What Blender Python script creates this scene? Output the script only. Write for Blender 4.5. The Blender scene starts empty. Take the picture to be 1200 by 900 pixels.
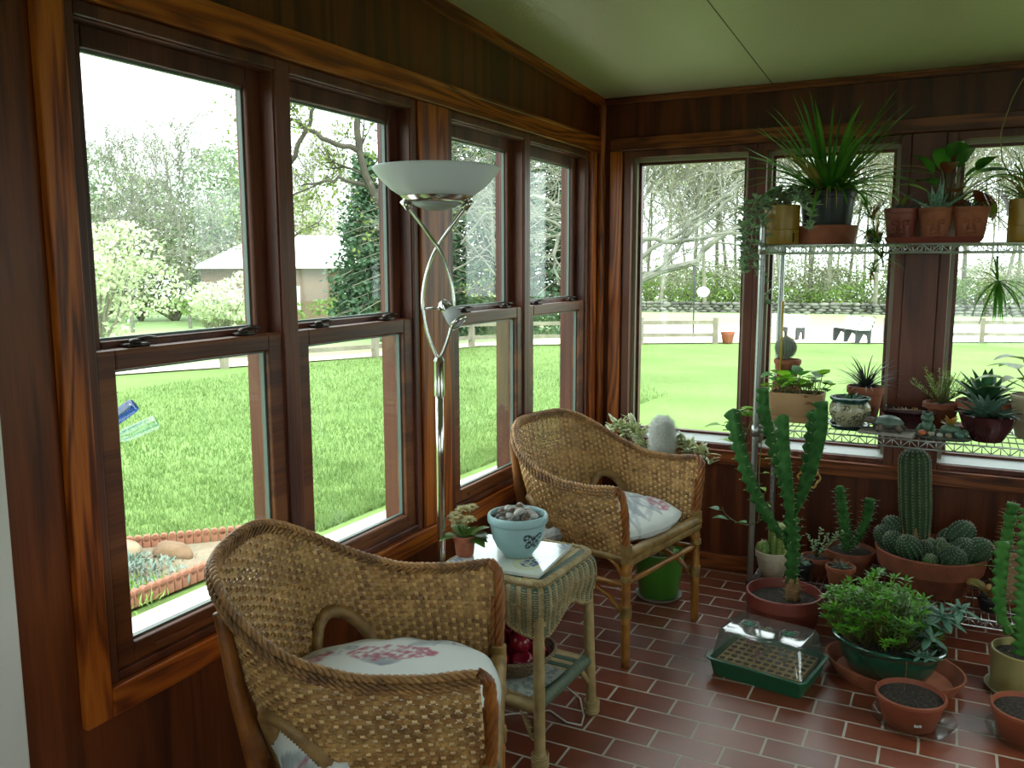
EXPOSURE = 2.3
SKY = 1.0
SUN = 1.0
RIGHT_OPEN = [(-2.9, -1.0)]
FRONT_OPEN = [(1.0, 2.8, .6, 2.02)]
import bpy, bmesh, math, random
from math import sin, cos, pi, radians, sqrt, exp, atan2, hypot
from mathutils import Vector, Matrix, Euler, noise as mnoise
import numpy as np
random.seed(7)
SC = bpy.context.scene
COL = SC.collection
V = Vector

# ------------------------------------------------------------------ helpers
def lin(h):
    if not isinstance(h, str): return tuple(h)
    h = h.lstrip('#'); r = []
    for i in (0, 2, 4):
        c = int(h[i:i+2], 16)/255
        r.append(c/12.92 if c <= .04045 else ((c+.055)/1.055)**2.4)
    return tuple(r)

def smooth(x):
    x = max(0., min(1., x)); return x*x*(3-2*x)

class MB:
    """collects geometry; build() links it as ONE mesh object"""
    def __init__(s): s.v = []; s.f = []; s.m = []; s.c = None
    def add(s, vs, fs, mi=0):
        n = len(s.v); s.v.extend([tuple(p) for p in vs])
        for f in fs: s.f.append(tuple(i+n for i in f)); s.m.append(mi)
    def box(s, x0, x1, y0, y1, z0, z1, mi=0, M=None):
        vs = [V((x, y, z)) for z in (z0, z1) for y in (y0, y1) for x in (x0, x1)]
        if M is not None: vs = [M @ p for p in vs]
        s.add(vs, [(0,2,3,1),(4,5,7,6),(0,1,5,4),(2,6,7,3),(0,4,6,2),(1,3,7,5)], mi)
    def bar(s, a, b, w, h, mi=0, up=(0,0,1)):
        """rectangular bar from a to b"""
        a = V(a); b = V(b); d = (b-a).normalized(); u = V(up)
        if abs(d.dot(u)) > .98: u = V((1,0,0))
        r = d.cross(u).normalized(); u = r.cross(d)
        vs = []
        for p in (a, b):
            for i, j in ((-1,-1),(1,-1),(1,1),(-1,1)): vs.append(p + r*(i*w/2) + u*(j*h/2))
        s.add(vs, [(3,2,1,0),(4,5,6,7),(0,1,5,4),(1,2,6,5),(2,3,7,6),(3,0,4,7)], mi)
    def tube(s, pts, rad, n=8, mi=0, cap=True, closed=False, flat=1.0, upv=None):
        pts = [V(p) for p in pts]; k = len(pts)
        if k < 2: return
        rr = rad if hasattr(rad, '__len__') else [rad]*k
        vs = []; prev = None
        for i, p in enumerate(pts):
            if closed: d = pts[(i+1) % k]-pts[i-1]
            else: d = pts[min(i+1, k-1)]-pts[max(i-1, 0)]
            if d.length < 1e-9: d = V((0,0,1))
            d.normalize()
            if prev is None:
                u = V(upv) if upv is not None else (V((0,0,1)) if abs(d.z) < .9 else V((1,0,0)))
            else: u = prev
            u = (u - d*u.dot(d))
            if u.length < 1e-6: u = d.orthogonal()
            u.normalize(); prev = u; w = d.cross(u)
            for j in range(n):
                t = 2*pi*j/n
                vs.append(p + u*(cos(t)*rr[i]*flat) + w*(sin(t)*rr[i]))
        fs = []
        for i in range(k if closed else k-1):
            a = i*n; b = ((i+1) % k)*n
            for j in range(n): fs.append((a+j, a+(j+1) % n, b+(j+1) % n, b+j))
        if cap and not closed:
            fs.append(tuple(range(n-1, -1, -1))); fs.append(tuple((k-1)*n+j for j in range(n)))
        s.add(vs, fs, mi)
    def lathe(s, prof, n=32, c=(0,0,0), mi=0, M=None, sx=1, sy=1):
        vs = []; fs = []; c = V(c)
        for r, z in prof:
            for j in range(n):
                t = 2*pi*j/n; p = V((r*cos(t)*sx, r*sin(t)*sy, z))
                if M is not None: p = M @ p
                vs.append(p + c)
        for i in range(len(prof)-1):
            for j in range(n):
                fs.append((i*n+j, i*n+(j+1) % n, (i+1)*n+(j+1) % n, (i+1)*n+j))
        s.add(vs, fs, mi)
    def grid(s, fn, nu, nv, cu=False, cv=False, mi=0, flip=False):
        vs = []; fs = []
        ku = nu if cu else nu+1; kv = nv if cv else nv+1
        for j in range(kv):
            for i in range(ku): vs.append(fn(i/nu, j/nv))
        for j in range(nv):
            for i in range(nu):
                a = j*ku+i; b = j*ku+(i+1) % ku; c = ((j+1) % kv)*ku+(i+1) % ku; d = ((j+1) % kv)*ku+i
                fs.append((d,c,b,a) if flip else (a,b,c,d))
        s.add(vs, fs, mi)
    def sphere(s, c, r, n=12, m=8, mi=0, sc=(1,1,1), M=None):
        c = V(c)
        def fn(u, v):
            t = 2*pi*u; p = pi*(v-.5)
            q = V((cos(t)*cos(p)*r*sc[0], sin(t)*cos(p)*r*sc[1], sin(p)*r*sc[2]))
            if M is not None: q = M @ q
            return q + c
        s.grid(fn, n, m, cu=True, mi=mi)
    def blade(s, base, az, L, w, el, droop, n=6, mi=0, fold=.25, prof=None, twist=0.):
        """strap or oval leaf: starts at elevation el (rad), bends down by droop (rad)"""
        p = V(base); vs = []; side = V((-sin(az), cos(az), 0))
        for i in range(n+1):
            t = i/n
            e = el - droop*t**1.3
            d = V((cos(az)*cos(e), sin(az)*cos(e), sin(e)))
            up = side.cross(d)*-1
            ww = w*(prof(t) if prof else min(1, 6*t+.35)*(1-t)**.55)
            sd = side*cos(twist*t)+up*sin(twist*t)
            vs += [p - sd*(ww/2) + up*(fold*ww/2), p, p + sd*(ww/2) + up*(fold*ww/2)]
            p = p + d*(L/n)
        fs = []
        for i in range(n):
            a = i*3
            fs += [(a,a+1,a+4,a+3),(a+1,a+2,a+5,a+4)]
        s.add(vs, fs, mi)
        return p
    def fleshy(s, base, az, L, w, el, droop=.2, th=.4, n=5, mi=0, prof=None, k=6):
        """thick succulent leaf"""
        p = V(base); rings = []; side = V((-sin(az), cos(az), 0))
        pf = prof or (lambda t: max(.03, (.55+1.2*t)*(1-t**2.2)))
        for i in range(n+1):
            t = i/n; e = el - droop*t
            d = V((cos(az)*cos(e), sin(az)*cos(e), sin(e))); up = side.cross(d)*-1
            ww = w*pf(t)/2
            for j in range(k):
                q = 2*pi*j/k
                rings.append(p + side*(cos(q)*ww) + up*(sin(q)*ww*th))
            p = p + d*(L/n)
        fs = []
        for i in range(n):
            for j in range(k): fs.append((i*k+j, i*k+(j+1) % k, (i+1)*k+(j+1) % k, (i+1)*k+j))
        fs.append(tuple(n*k+j for j in range(k)))
        s.add(rings, fs, mi)
        return p
    def spike(s, a, b, r, mi=0):
        a = V(a); b = V(b); d = b-a
        if d.length < 1e-7: return
        u = d.orthogonal().normalized()*r; w = d.normalized().cross(u)
        s.add([a+u, a-u*.5+w*.87, a-u*.5-w*.87, b], [(0,1,3),(1,2,3),(2,0,3)], mi)
    def build(s, name, mats, parent=None, loc=None, sm=True, rot=None):
        me = bpy.data.meshes.new(name)
        me.from_pydata(s.v, [], s.f)
        if not isinstance(mats, (list, tuple)): mats = [mats]
        for m in mats: me.materials.append(m)
        if len(mats) > 1: me.polygons.foreach_set('material_index', s.m)
        me.polygons.foreach_set('use_smooth', [sm]*len(s.f))
        if s.c is not None:
            at = me.color_attributes.new('Col', 'FLOAT_COLOR', 'POINT')
            a = np.ones((len(s.v), 4), dtype=np.float32); a[:, :3] = np.array(s.c, dtype=np.float32)
            at.data.foreach_set('color', a.ravel())
        me.update()
        o = bpy.data.objects.new(name, me); COL.objects.link(o)
        if parent is not None: o.parent = parent
        if loc is not None: o.location = loc
        if rot is not None: o.rotation_euler = rot
        return o

def sharp(o, ang=35):
    """smooth by angle, done on the mesh data"""
    me = o.data
    try: me.set_sharp_from_angle(angle=radians(ang))
    except Exception: pass
    return o

def bevel(o, w=.004, seg=2):
    m = o.modifiers.new('bevel', 'BEVEL'); m.width = w; m.segments = seg; m.limit_method = 'ANGLE'; m.angle_limit = radians(40)
    return o

def thing(name, label, cat, loc=(0,0,0), rz=0, group=None):
    o = bpy.data.objects.new(name, None); COL.objects.link(o)
    o.location = loc; o.rotation_euler = (0, 0, rz); o.empty_display_size = .05
    o['label'] = label; o['category'] = cat
    if group: o['group'] = group
    return o

def tag(o, label, cat, group=None, kind=None):
    o['label'] = label; o['category'] = cat
    if group: o['group'] = group
    if kind: o['kind'] = kind
    return o

def struct(o):
    o['kind'] = 'structure'; return o

def dup(o, parent=None, loc=None, rz=None, label=None):
    c = o.copy(); COL.objects.link(c)
    if parent is not None: c.parent = parent
    if loc is not None: c.location = loc
    if rz is not None: c.rotation_euler = (0, 0, rz)
    if label: c['label'] = label
    for ch in list(o.children): dup(ch, c)
    return c

# ------------------------------------------------------------------ materials
MATS = {}
def newmat(name):
    m = bpy.data.materials.new(name); m.use_nodes = True
    nt = m.node_tree; nt.nodes.clear()
    return m, nt, nt.nodes, nt.links

def nd(N, t, **kw):
    n = N.new(t)
    for k, v in kw.items():
        if k in n.inputs.keys() if hasattr(n.inputs, 'keys') else False: n.inputs[k].default_value = v
        else: setattr(n, k, v)
    return n

def mat(name, col, rough=.55, metal=0., spec=.5, col2=None, vs=12., bump=0., bs=60., transl=0., isl=0., coat=0., stretch=None, contrast=(.35,.65)):
    if name in MATS: return MATS[name]
    m, nt, N, L = newmat(name)
    out = N.new('ShaderNodeOutputMaterial'); p = N.new('ShaderNodeBsdfPrincipled')
    p.inputs['Roughness'].default_value = rough; p.inputs['Metallic'].default_value = metal
    p.inputs['Specular IOR Level'].default_value = spec; p.inputs['Coat Weight'].default_value = coat
    c = lin(col); tc = N.new('ShaderNodeTexCoord'); vec = tc.outputs['Object']
    if stretch:
        mp = N.new('ShaderNodeMapping'); mp.inputs['Scale'].default_value = stretch; L.new(vec, mp.inputs['Vector']); vec = mp.outputs['Vector']
    csock = None
    if col2 is not None:
        nz = N.new('ShaderNodeTexNoise'); nz.inputs['Scale'].default_value = vs; nz.inputs['Detail'].default_value = 4
        L.new(vec, nz.inputs['Vector'])
        rp = N.new('ShaderNodeValToRGB'); rp.color_ramp.elements[0].position = contrast[0]; rp.color_ramp.elements[1].position = contrast[1]
        rp.color_ramp.elements[0].color = (*c, 1); rp.color_ramp.elements[1].color = (*lin(col2), 1)
        L.new(nz.outputs['Fac'], rp.inputs['Fac']); csock = rp.outputs['Color']
    if isl:
        g = N.new('ShaderNodeNewGeometry'); hs = N.new('ShaderNodeHueSaturation')
        mr = N.new('ShaderNodeMapRange'); mr.inputs['To Min'].default_value = 1-isl; mr.inputs['To Max'].default_value = 1+isl
        L.new(g.outputs['Random Per Island'], mr.inputs['Value']); L.new(mr.outputs['Result'], hs.inputs['Value'])
        if csock is not None: L.new(csock, hs.inputs['Color'])
        else: hs.inputs['Color'].default_value = (*c, 1)
        csock = hs.outputs['Color']
    if csock is not None: L.new(csock, p.inputs['Base Color'])
    else: p.inputs['Base Color'].default_value = (*c, 1)
    if bump:
        nb = N.new('ShaderNodeTexNoise'); nb.inputs['Scale'].default_value = bs; nb.inputs['Detail'].default_value = 3
        L.new(vec, nb.inputs['Vector'])
        b = N.new('ShaderNodeBump'); b.inputs['Strength'].default_value = bump; b.inputs['Distance'].default_value = .01
        L.new(nb.outputs['Fac'], b.inputs['Height']); L.new(b.outputs['Normal'], p.inputs['Normal'])
    sh = p.outputs['BSDF']
    if transl:
        t = N.new('ShaderNodeBsdfTranslucent'); mx = N.new('ShaderNodeMixShader'); mx.inputs['Fac'].default_value = transl
        if csock is not None: L.new(csock, t.inputs['Color'])
        else: t.inputs['Color'].default_value = (*c, 1)
        L.new(sh, mx.inputs[1]); L.new(t.outputs['BSDF'], mx.inputs[2]); sh = mx.outputs['Shader']
    L.new(sh, out.inputs['Surface'])
    MATS[name] = m
    return m

def vcol(name, rough=.6, spec=.4, bump=0., bs=200., transl=0., coat=0., noise_amt=0.):
    """material that reads the mesh's own printed colours"""
    if name in MATS: return MATS[name]
    m, nt, N, L = newmat(name)
    out = N.new('ShaderNodeOutputMaterial'); p = N.new('ShaderNodeBsdfPrincipled')
    p.inputs['Roughness'].default_value = rough; p.inputs['Specular IOR Level'].default_value = spec; p.inputs['Coat Weight'].default_value = coat
    a = N.new('ShaderNodeVertexColor'); a.layer_name = 'Col'; L.new(a.outputs['Color'], p.inputs['Base Color'])
    if bump:
        tc = N.new('ShaderNodeTexCoord'); nb = N.new('ShaderNodeTexNoise'); nb.inputs['Scale'].default_value = bs
        L.new(tc.outputs['Object'], nb.inputs['Vector']); b = N.new('ShaderNodeBump'); b.inputs['Strength'].default_value = bump; b.inputs['Distance'].default_value = .005
        L.new(nb.outputs['Fac'], b.inputs['Height']); L.new(b.outputs['Normal'], p.inputs['Normal'])
    L.new(p.outputs['BSDF'], out.inputs['Surface'])
    MATS[name] = m
    return m

def wood(name, axis, dark, mid, light, rough=.42, rings=7., fs=1., seed=0.):
    """stained oak: cathedral rings and fine pores running along the axis"""
    if name in MATS: return MATS[name]
    m, nt, N, L = newmat(name)
    out = N.new('ShaderNodeOutputMaterial'); p = N.new('ShaderNodeBsdfPrincipled')
    p.inputs['Roughness'].default_value = rough; p.inputs['Specular IOR Level'].default_value = .35
    tc = N.new('ShaderNodeTexCoord')
    def mapped(across, along):
        mp = N.new('ShaderNodeMapping'); sc = [across]*3; sc[axis] = along
        mp.inputs['Scale'].default_value = sc; mp.inputs['Location'].default_value = (seed*3.1, seed*1.7, seed*2.3)
        L.new(tc.outputs['Object'], mp.inputs['Vector']); return mp.outputs['Vector']
    n1 = N.new('ShaderNodeTexNoise'); n1.inputs['Scale'].default_value = 1.; n1.inputs['Detail'].default_value = 3; n1.inputs['Distortion'].default_value = .6
    L.new(mapped(7*fs, .55*fs), n1.inputs['Vector'])
    mu = N.new('ShaderNodeMath'); mu.operation = 'MULTIPLY'; mu.inputs[1].default_value = rings*6.28; L.new(n1.outputs['Fac'], mu.inputs[0])
    sn = N.new('ShaderNodeMath'); sn.operation = 'SINE'; L.new(mu.outputs[0], sn.inputs[0])
    n2 = N.new('ShaderNodeTexNoise'); n2.inputs['Scale'].default_value = 1.; n2.inputs['Detail'].default_value = 5; n2.inputs['Roughness'].default_value = .7
    L.new(mapped(170, 5), n2.inputs['Vector'])
    n3 = N.new('ShaderNodeTexNoise'); n3.inputs['Scale'].default_value = 1.; n3.inputs['Detail'].default_value = 2
    L.new(mapped(2.2, .6), n3.inputs['Vector'])
    m1 = N.new('ShaderNodeMath'); m1.operation = 'MULTIPLY_ADD'; m1.inputs[1].default_value = .16; m1.inputs[2].default_value = .09; L.new(sn.outputs[0], m1.inputs[0])
    m2 = N.new('ShaderNodeMath'); m2.operation = 'MULTIPLY_ADD'; m2.inputs[1].default_value = .55; L.new(n2.outputs['Fac'], m2.inputs[0]); L.new(m1.outputs[0], m2.inputs[2])
    m3 = N.new('ShaderNodeMath'); m3.operation = 'MULTIPLY_ADD'; m3.inputs[1].default_value = .28; L.new(n3.outputs['Fac'], m3.inputs[0]); L.new(m2.outputs[0], m3.inputs[2])
    rp = N.new('ShaderNodeValToRGB'); e = rp.color_ramp.elements
    e[0].position = .28; e[0].color = (*lin(dark), 1); e[1].position = .72; e[1].color = (*lin(light), 1)
    k = e.new(.5); k.color = (*lin(mid), 1)
    L.new(m3.outputs[0], rp.inputs['Fac']); L.new(rp.outputs['Color'], p.inputs['Base Color'])
    b = N.new('ShaderNodeBump'); b.inputs['Strength'].default_value = .12; b.inputs['Distance'].default_value = .003
    L.new(n2.outputs['Fac'], b.inputs['Height']); L.new(b.outputs['Normal'], p.inputs['Normal'])
    L.new(p.outputs['BSDF'], out.inputs['Surface'])
    MATS[name] = m
    return m

def glass(name, tint=(1,1,1), base=.022, rough=0.):
    """thin clear pane: mostly see-through, mirror-like at grazing angles"""
    if name in MATS: return MATS[name]
    m, nt, N, L = newmat(name)
    out = N.new('ShaderNodeOutputMaterial'); t = N.new('ShaderNodeBsdfTransparent'); g = N.new('ShaderNodeBsdfGlossy')
    t.inputs['Color'].default_value = (*tint, 1); g.inputs['Roughness'].default_value = rough
    lw = N.new('ShaderNodeLayerWeight'); lw.inputs['Blend'].default_value = .5
    pw = N.new('ShaderNodeMath'); pw.operation = 'POWER'; pw.inputs[1].default_value = 4.; L.new(lw.outputs['Facing'], pw.inputs[0])
    ma = N.new('ShaderNodeMath'); ma.operation = 'MULTIPLY_ADD'; ma.inputs[1].default_value = .30; ma.inputs[2].default_value = base; L.new(pw.outputs[0], ma.inputs[0])
    mx = N.new('ShaderNodeMixShader'); L.new(ma.outputs[0], mx.inputs['Fac']); L.new(t.outputs[0], mx.inputs[1]); L.new(g.outputs[0], mx.inputs[2])
    L.new(mx.outputs[0], out.inputs['Surface'])
    MATS[name] = m
    return m

def brick_floor(name):
    m, nt, N, L = newmat(name)
    out = N.new('ShaderNodeOutputMaterial'); p = N.new('ShaderNodeBsdfPrincipled')
    tc = N.new('ShaderNodeTexCoord'); mp = N.new('ShaderNodeMapping')
    mp.inputs['Location'].default_value = (BRX, BRY, 0); L.new(tc.outputs['Object'], mp.inputs['Vector'])
    bt = N.new('ShaderNodeTexBrick'); bt.offset = .5; bt.offset_frequency = 2; bt.squash = 1
    bt.inputs['Scale'].default_value = 1.; bt.inputs['Brick Width'].default_value = BRL; bt.inputs['Row Height'].default_value = BRW
    bt.inputs['Mortar Size'].default_value = .0042; bt.inputs['Mortar Smooth'].default_value = .15; bt.inputs['Bias'].default_value = 0.
    bt.inputs['Color1'].default_value = (*lin('#6b3320'), 1); bt.inputs['Color2'].default_value = (*lin('#7b3f29'), 1); bt.inputs['Mortar'].default_value = (*lin('#aaa496'), 1)
    L.new(mp.outputs['Vector'], bt.inputs['Vector'])
    nz = N.new('ShaderNodeTexNoise'); nz.inputs['Scale'].default_value = 9; nz.inputs['Detail'].default_value = 5; L.new(tc.outputs['Object'], nz.inputs['Vector'])
    hs = N.new('ShaderNodeHueSaturation'); mr = N.new('ShaderNodeMapRange'); mr.inputs['To Min'].default_value = .7; mr.inputs['To Max'].default_value = 1.3
    L.new(nz.outputs['Fac'], mr.inputs['Value']); L.new(mr.outputs['Result'], hs.inputs['Value']); L.new(bt.outputs['Color'], hs.inputs['Color'])
    L.new(hs.outputs['Color'], p.inputs['Base Color'])
    rr = N.new('ShaderNodeMapRange'); rr.inputs['To Min'].default_value = .36; rr.inputs['To Max'].default_value = .75
    L.new(bt.outputs['Fac'], rr.inputs['Value']); L.new(rr.outputs['Result'], p.inputs['Roughness'])
    iv = N.new('ShaderNodeMath'); iv.operation = 'SUBTRACT'; iv.inputs[0].default_value = 1.; L.new(bt.outputs['Fac'], iv.inputs[1])
    n2 = N.new('ShaderNodeTexNoise'); n2.inputs['Scale'].default_value = 60; n2.inputs['Detail'].default_value = 4; L.new(tc.outputs['Object'], n2.inputs['Vector'])
    ad = N.new('ShaderNodeMath'); ad.operation = 'MULTIPLY_ADD'; ad.inputs[1].default_value = .05; L.new(n2.outputs['Fac'], ad.inputs[0]); L.new(iv.outputs[0], ad.inputs[2])
    b = N.new('ShaderNodeBump'); b.inputs['Strength'].default_value = .35; b.inputs['Distance'].default_value = .004
    L.new(ad.outputs[0], b.inputs['Height']); L.new(b.outputs['Normal'], p.inputs['Normal'])
    p.inputs['Specular IOR Level'].default_value = .75
    L.new(p.outputs['BSDF'], out.inputs['Surface'])
    return m

# brick layout of the tiled floor (metres)
K = 1.5/1.55
BRL = .2227*K; BRW = .1131*K; BRX = 20*BRL-.5238*K; BRY = 62*BRW+1.2822*K

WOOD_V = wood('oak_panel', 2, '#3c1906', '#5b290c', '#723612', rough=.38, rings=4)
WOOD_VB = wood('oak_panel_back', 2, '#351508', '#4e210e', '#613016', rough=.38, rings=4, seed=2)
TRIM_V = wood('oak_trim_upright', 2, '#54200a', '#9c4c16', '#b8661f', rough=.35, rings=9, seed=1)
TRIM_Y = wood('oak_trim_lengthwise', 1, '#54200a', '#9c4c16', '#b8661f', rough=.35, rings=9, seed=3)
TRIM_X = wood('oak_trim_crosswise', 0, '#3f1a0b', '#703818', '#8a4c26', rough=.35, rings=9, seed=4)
FRAME = wood('dark_window_frame', 2, '#42201a', '#5e3022', '#6e3e2c', rough=.4, rings=3, seed=5)
FRAME_Y = wood('dark_window_rail', 1, '#47231a', '#693820', '#7a4828', rough=.4, rings=3, seed=6)
FRAME_X = wood('dark_window_rail_back', 0, '#41201a', '#5a2d22', '#6a3c2d', rough=.4, rings=3, seed=6)
PANE = glass('window_glass', (.945, .985, .965))
CLEAR = glass('clear_plastic', (.9, .93, .92), base=.13, rough=.06)
CHROME = mat('chrome', '#c9c8c4', rough=.16, metal=1.)
STEEL = mat('zinc_wire', '#a9acab', rough=.32, metal=1.)
# ------------------------------------------------------------------ camera, sky, sun
CAM = V((1.5921, -4.1158, 1.5))
cd = bpy.data.cameras.new('camera'); cam = bpy.data.objects.new('camera', cd); COL.objects.link(cam)
cd.sensor_fit = 'HORIZONTAL'; cd.sensor_width = 36.; cd.lens = 36*1015.18/1200; cd.clip_start = .05; cd.clip_end = 500
yw, pt, rl = radians(26.8314), radians(8.0365), radians(-.1202)
fw = V((-sin(yw)*cos(pt), cos(yw)*cos(pt), -sin(pt))); rt = V((cos(yw), sin(yw), 0)); up = rt.cross(fw)
rt2 = rt*cos(rl)+up*sin(rl); up2 = up*cos(rl)-rt*sin(rl)
M3 = Matrix((rt2, up2, -fw)).transposed()
cam.matrix_world = Matrix.Translation(CAM) @ M3.to_4x4()
SC.camera = cam
SC.view_settings.view_transform = 'Standard'; SC.view_settings.look = 'None'
SC.view_settings.exposure = EXPOSURE; SC.view_settings.gamma = 1.; SC.view_settings.use_curve_mapping = False
w = bpy.data.worlds.new('overcast_sky'); SC.world = w; w.use_nodes = True
wn = w.node_tree.nodes; wl = w.node_tree.links; wn.clear()
wo = wn.new('ShaderNodeOutputWorld'); wb = wn.new('ShaderNodeBackground')
tcw = wn.new('ShaderNodeTexCoord'); sx = wn.new('ShaderNodeSeparateXYZ'); wl.new(tcw.outputs['Generated'], sx.inputs[0])
rp = wn.new('ShaderNodeValToRGB'); rp.color_ramp.elements[0].position = 0.; rp.color_ramp.elements[0].color = (.86, .95, .95, 1)
rp.color_ramp.elements[1].position = .7; rp.color_ramp.elements[1].color = (.92, .97, 1., 1)
wl.new(sx.outputs['Z'], rp.inputs['Fac']); wl.new(rp.outputs['Color'], wb.inputs['Color'])
wb.inputs['Strength'].default_value = SKY; wl.new(wb.outputs[0], wo.inputs['Surface'])
sd = bpy.data.lights.new('hazy_sun', 'SUN'); sd.energy = SUN; sd.angle = radians(25); sd.color = (1, .97, .9)
so = bpy.data.objects.new('hazy_sun', sd); COL.objects.link(so); so.rotation_euler = (radians(34), 0, radians(55)); so.location = (4, -6, 9)
SC.cycles.use_denoising = True
SC.cycles.max_bounces = 10; SC.cycles.diffuse_bounces = 5; SC.cycles.glossy_bounces = 4; SC.cycles.transparent_max_bounces = 24; SC.cycles.transmission_bounces = 8
SC.cycles.caustics_reflective = False; SC.cycles.sample_clamp_indirect = 6.

# ------------------------------------------------------------------ room shell
ZC = 2.28; SLP = .0534
X1 = 3.0; Y0 = -5.4
def zc(y): return ZC - SLP*y
TH = .14
# floor
BX0 = .5238*K; BY0 = -1.2822*K
b = MB(); b.box(-.02, X1+.02, Y0, .02, -.12, 0)
FLM = brick_floor('brick_tile'); fl = struct(b.build('floor', FLM, sm=False))
# ceiling (sloped slab) with one panel seam
b = MB()
vs = []
for y in (.16, Y0-.1):
    for x in (-.16, X1+.16):
        for dz in (0, .16): vs.append((x, y, zc(y)+dz))
b.add(vs, [(0,2,6,4),(1,5,7,3),(0,4,5,1),(2,3,7,6),(0,1,3,2),(4,6,7,5)])
CEIL = mat('painted_ceiling', '#b9b79c', rough=.45, bump=.25, bs=120, spec=.4)
struct(b.build('ceiling', CEIL, sm=False))
# seam batten in the ceiling
b = MB(); b.add([(.82, 0, zc(0)-.001), (.824, 0, zc(0)-.001), (.824, Y0, zc(Y0)-.001), (.82, Y0, zc(Y0)-.001), (.82,0,zc(0)+.02),(.824,0,zc(0)+.02),(.824,Y0,zc(Y0)+.02),(.82,Y0,zc(Y0)+.02)],
  [(0,1,2,3),(4,7,6,5),(0,4,5,1),(1,5,6,2),(2,6,7,3),(3,7,4,0)])
struct(b.build('trim_1', mat('dark_seam_paint', '#5b5848', rough=.7), sm=False))  # seam strip in one darker paint colour

def quadwall(b, axis, pos, th, lo, hi, z0, z1, holes, slope=None):
    """wall on plane axis=pos, thickness th (signed outward), spans lo..hi; holes (a0,a1,z0,z1)"""
    xs = sorted({lo, hi, *[h[0] for h in holes], *[h[1] for h in holes]})
    zs = sorted({z0, z1, *[h[2] for h in holes], *[h[3] for h in holes]})
    for i in range(len(xs)-1):
        for j in range(len(zs)-1):
            a0, a1, c0, c1 = xs[i], xs[i+1], zs[j], zs[j+1]
            if any(h[0]-1e-6 <= a0 and a1 <= h[1]+1e-6 and h[2]-1e-6 <= c0 and c1 <= h[3]+1e-6 for h in holes): continue
            p0, p1 = sorted((pos, pos+th))
            if axis == 'x':
                t0 = t1 = c1
                if slope and j == len(zs)-2: t0, t1 = slope(a0), slope(a1)
                vs = [(p0,a0,c0),(p1,a0,c0),(p0,a1,c0),(p1,a1,c0),(p0,a0,t0),(p1,a0,t0),(p0,a1,t1),(p1,a1,t1)]
            else:
                vs = [(a0,p0,c0),(a1,p0,c0),(a0,p1,c0),(a1,p1,c0),(a0,p0,c1),(a1,p0,c1),(a0,p1,c1),(a1,p1,c1)]
            b.add(vs, [(0,2,3,1),(4,5,7,6),(0,1,5,4),(2,6,7,3),(0,4,6,2),(1,3,7,5)])

# openings
LZ0, LZ1 = .585, 2.02
LO = [(-2.93, -1.66), (-1.465, -.15)]
b = MB(); quadwall(b, 'x', 0, -TH, -3.13, TH, -.1, ZC, [(a, c, LZ0, LZ1) for a, c in LO], lambda y: zc(y)+.03)
struct(b.build('wall_left', WOOD_V, sm=False))
BZ0, BZ1 = .6, 2.03
BO = [(.121, 1.404), (1.536, 2.82)]
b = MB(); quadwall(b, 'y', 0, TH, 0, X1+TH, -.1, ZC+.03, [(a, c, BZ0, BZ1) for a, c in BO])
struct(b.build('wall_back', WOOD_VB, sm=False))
RO = [(-2.7, -1.5), (-1.3, -.2)]
RO = RIGHT_OPEN
PAINT = mat('white_wall_paint', '#c9c6bd', rough=.6, bump=.05)
b = MB(); quadwall(b, 'x', X1, TH, Y0-TH, 0, -.1, ZC, [(a, c, .6, 2.02) for a, c in RO], lambda y: zc(y)+.03)
struct(b.build('wall_right', WOOD_V, sm=False))
b = MB(); quadwall(b, 'y', Y0, -TH, -TH, X1, -.1, 2.6, FRONT_OPEN)
struct(b.build('wall_front', PAINT, sm=False))
# the white painted end of the left wall (house wall and door casing)
b = MB(); b.box(-TH, .0, Y0, -3.155, -.1, 2.6); struct(b.build('wall_house', PAINT, sm=False))
b = MB(); b.box(-TH, .03, -3.24, -3.13, 0, 2.42); bevel(struct(b.build('trim_2', mat('white_casing_paint', '#d9d6cf', rough=.4), sm=False)), .004)

# casings on the left wall
n_trim = [2]
def trim(boxes, m, bv=.004):
    n_trim[0] += 1
    b = MB()
    for q in boxes: b.box(*q)
    o = struct(b.build('trim_%d' % n_trim[0], m, sm=False)); bevel(o, bv)
    return o
trim([(0, .02, -2.995, -.04, 2.02, 2.092)], TRIM_Y)                    # head casing
trim([(0, .024, -3.0, -.04, 2.084, 2.098)], TRIM_Y, .003)              # its cap bead
trim([(0, .021, -2.995, -2.93, .518, 2.02)], TRIM_V)                    # end casing
trim([(0, .021, -2.93, -.04, .518, .585)], TRIM_Y)                      # bottom casing
trim([(0, .012, -1.655, -1.47, .585, 2.02)], TRIM_V)                    # pillar between the pairs
trim([(0, .021, -.15, -.085, .585, 2.02)], TRIM_V)
trim([(0, .03, -.035, 0, .0, ZC)], TRIM_V, .01)                          # corner posts
trim([(.0, .035, -.03, .0, .0, ZC)], TRIM_V, .01)
# ceiling moulding on the left wall
b = MB()
for (dx, z0, z1) in ((.022, -.034, .005), (.034, -.016, .005)):
    b.add([(0, 0, zc(0)+z0), (dx, 0, zc(0)+z0), (dx, -3.13, zc(-3.13)+z0), (0, -3.13, zc(-3.13)+z0),
           (0, 0, zc(0)+z1), (dx, 0, zc(0)+z1), (dx, -3.13, zc(-3.13)+z1), (0, -3.13, zc(-3.13)+z1)],
          [(0,1,2,3),(4,7,6,5),(0,4,5,1),(1,5,6,2),(2,6,7,3),(3,7,4,0)])
n_trim[0] += 1; struct(b.build('trim_%d' % n_trim[0], TRIM_Y, sm=False))
trim([(0, X1, -.022, 0, ZC-.028, ZC), (0, X1, -.034, 0, ZC-.012, ZC)], TRIM_X, .003)
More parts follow.
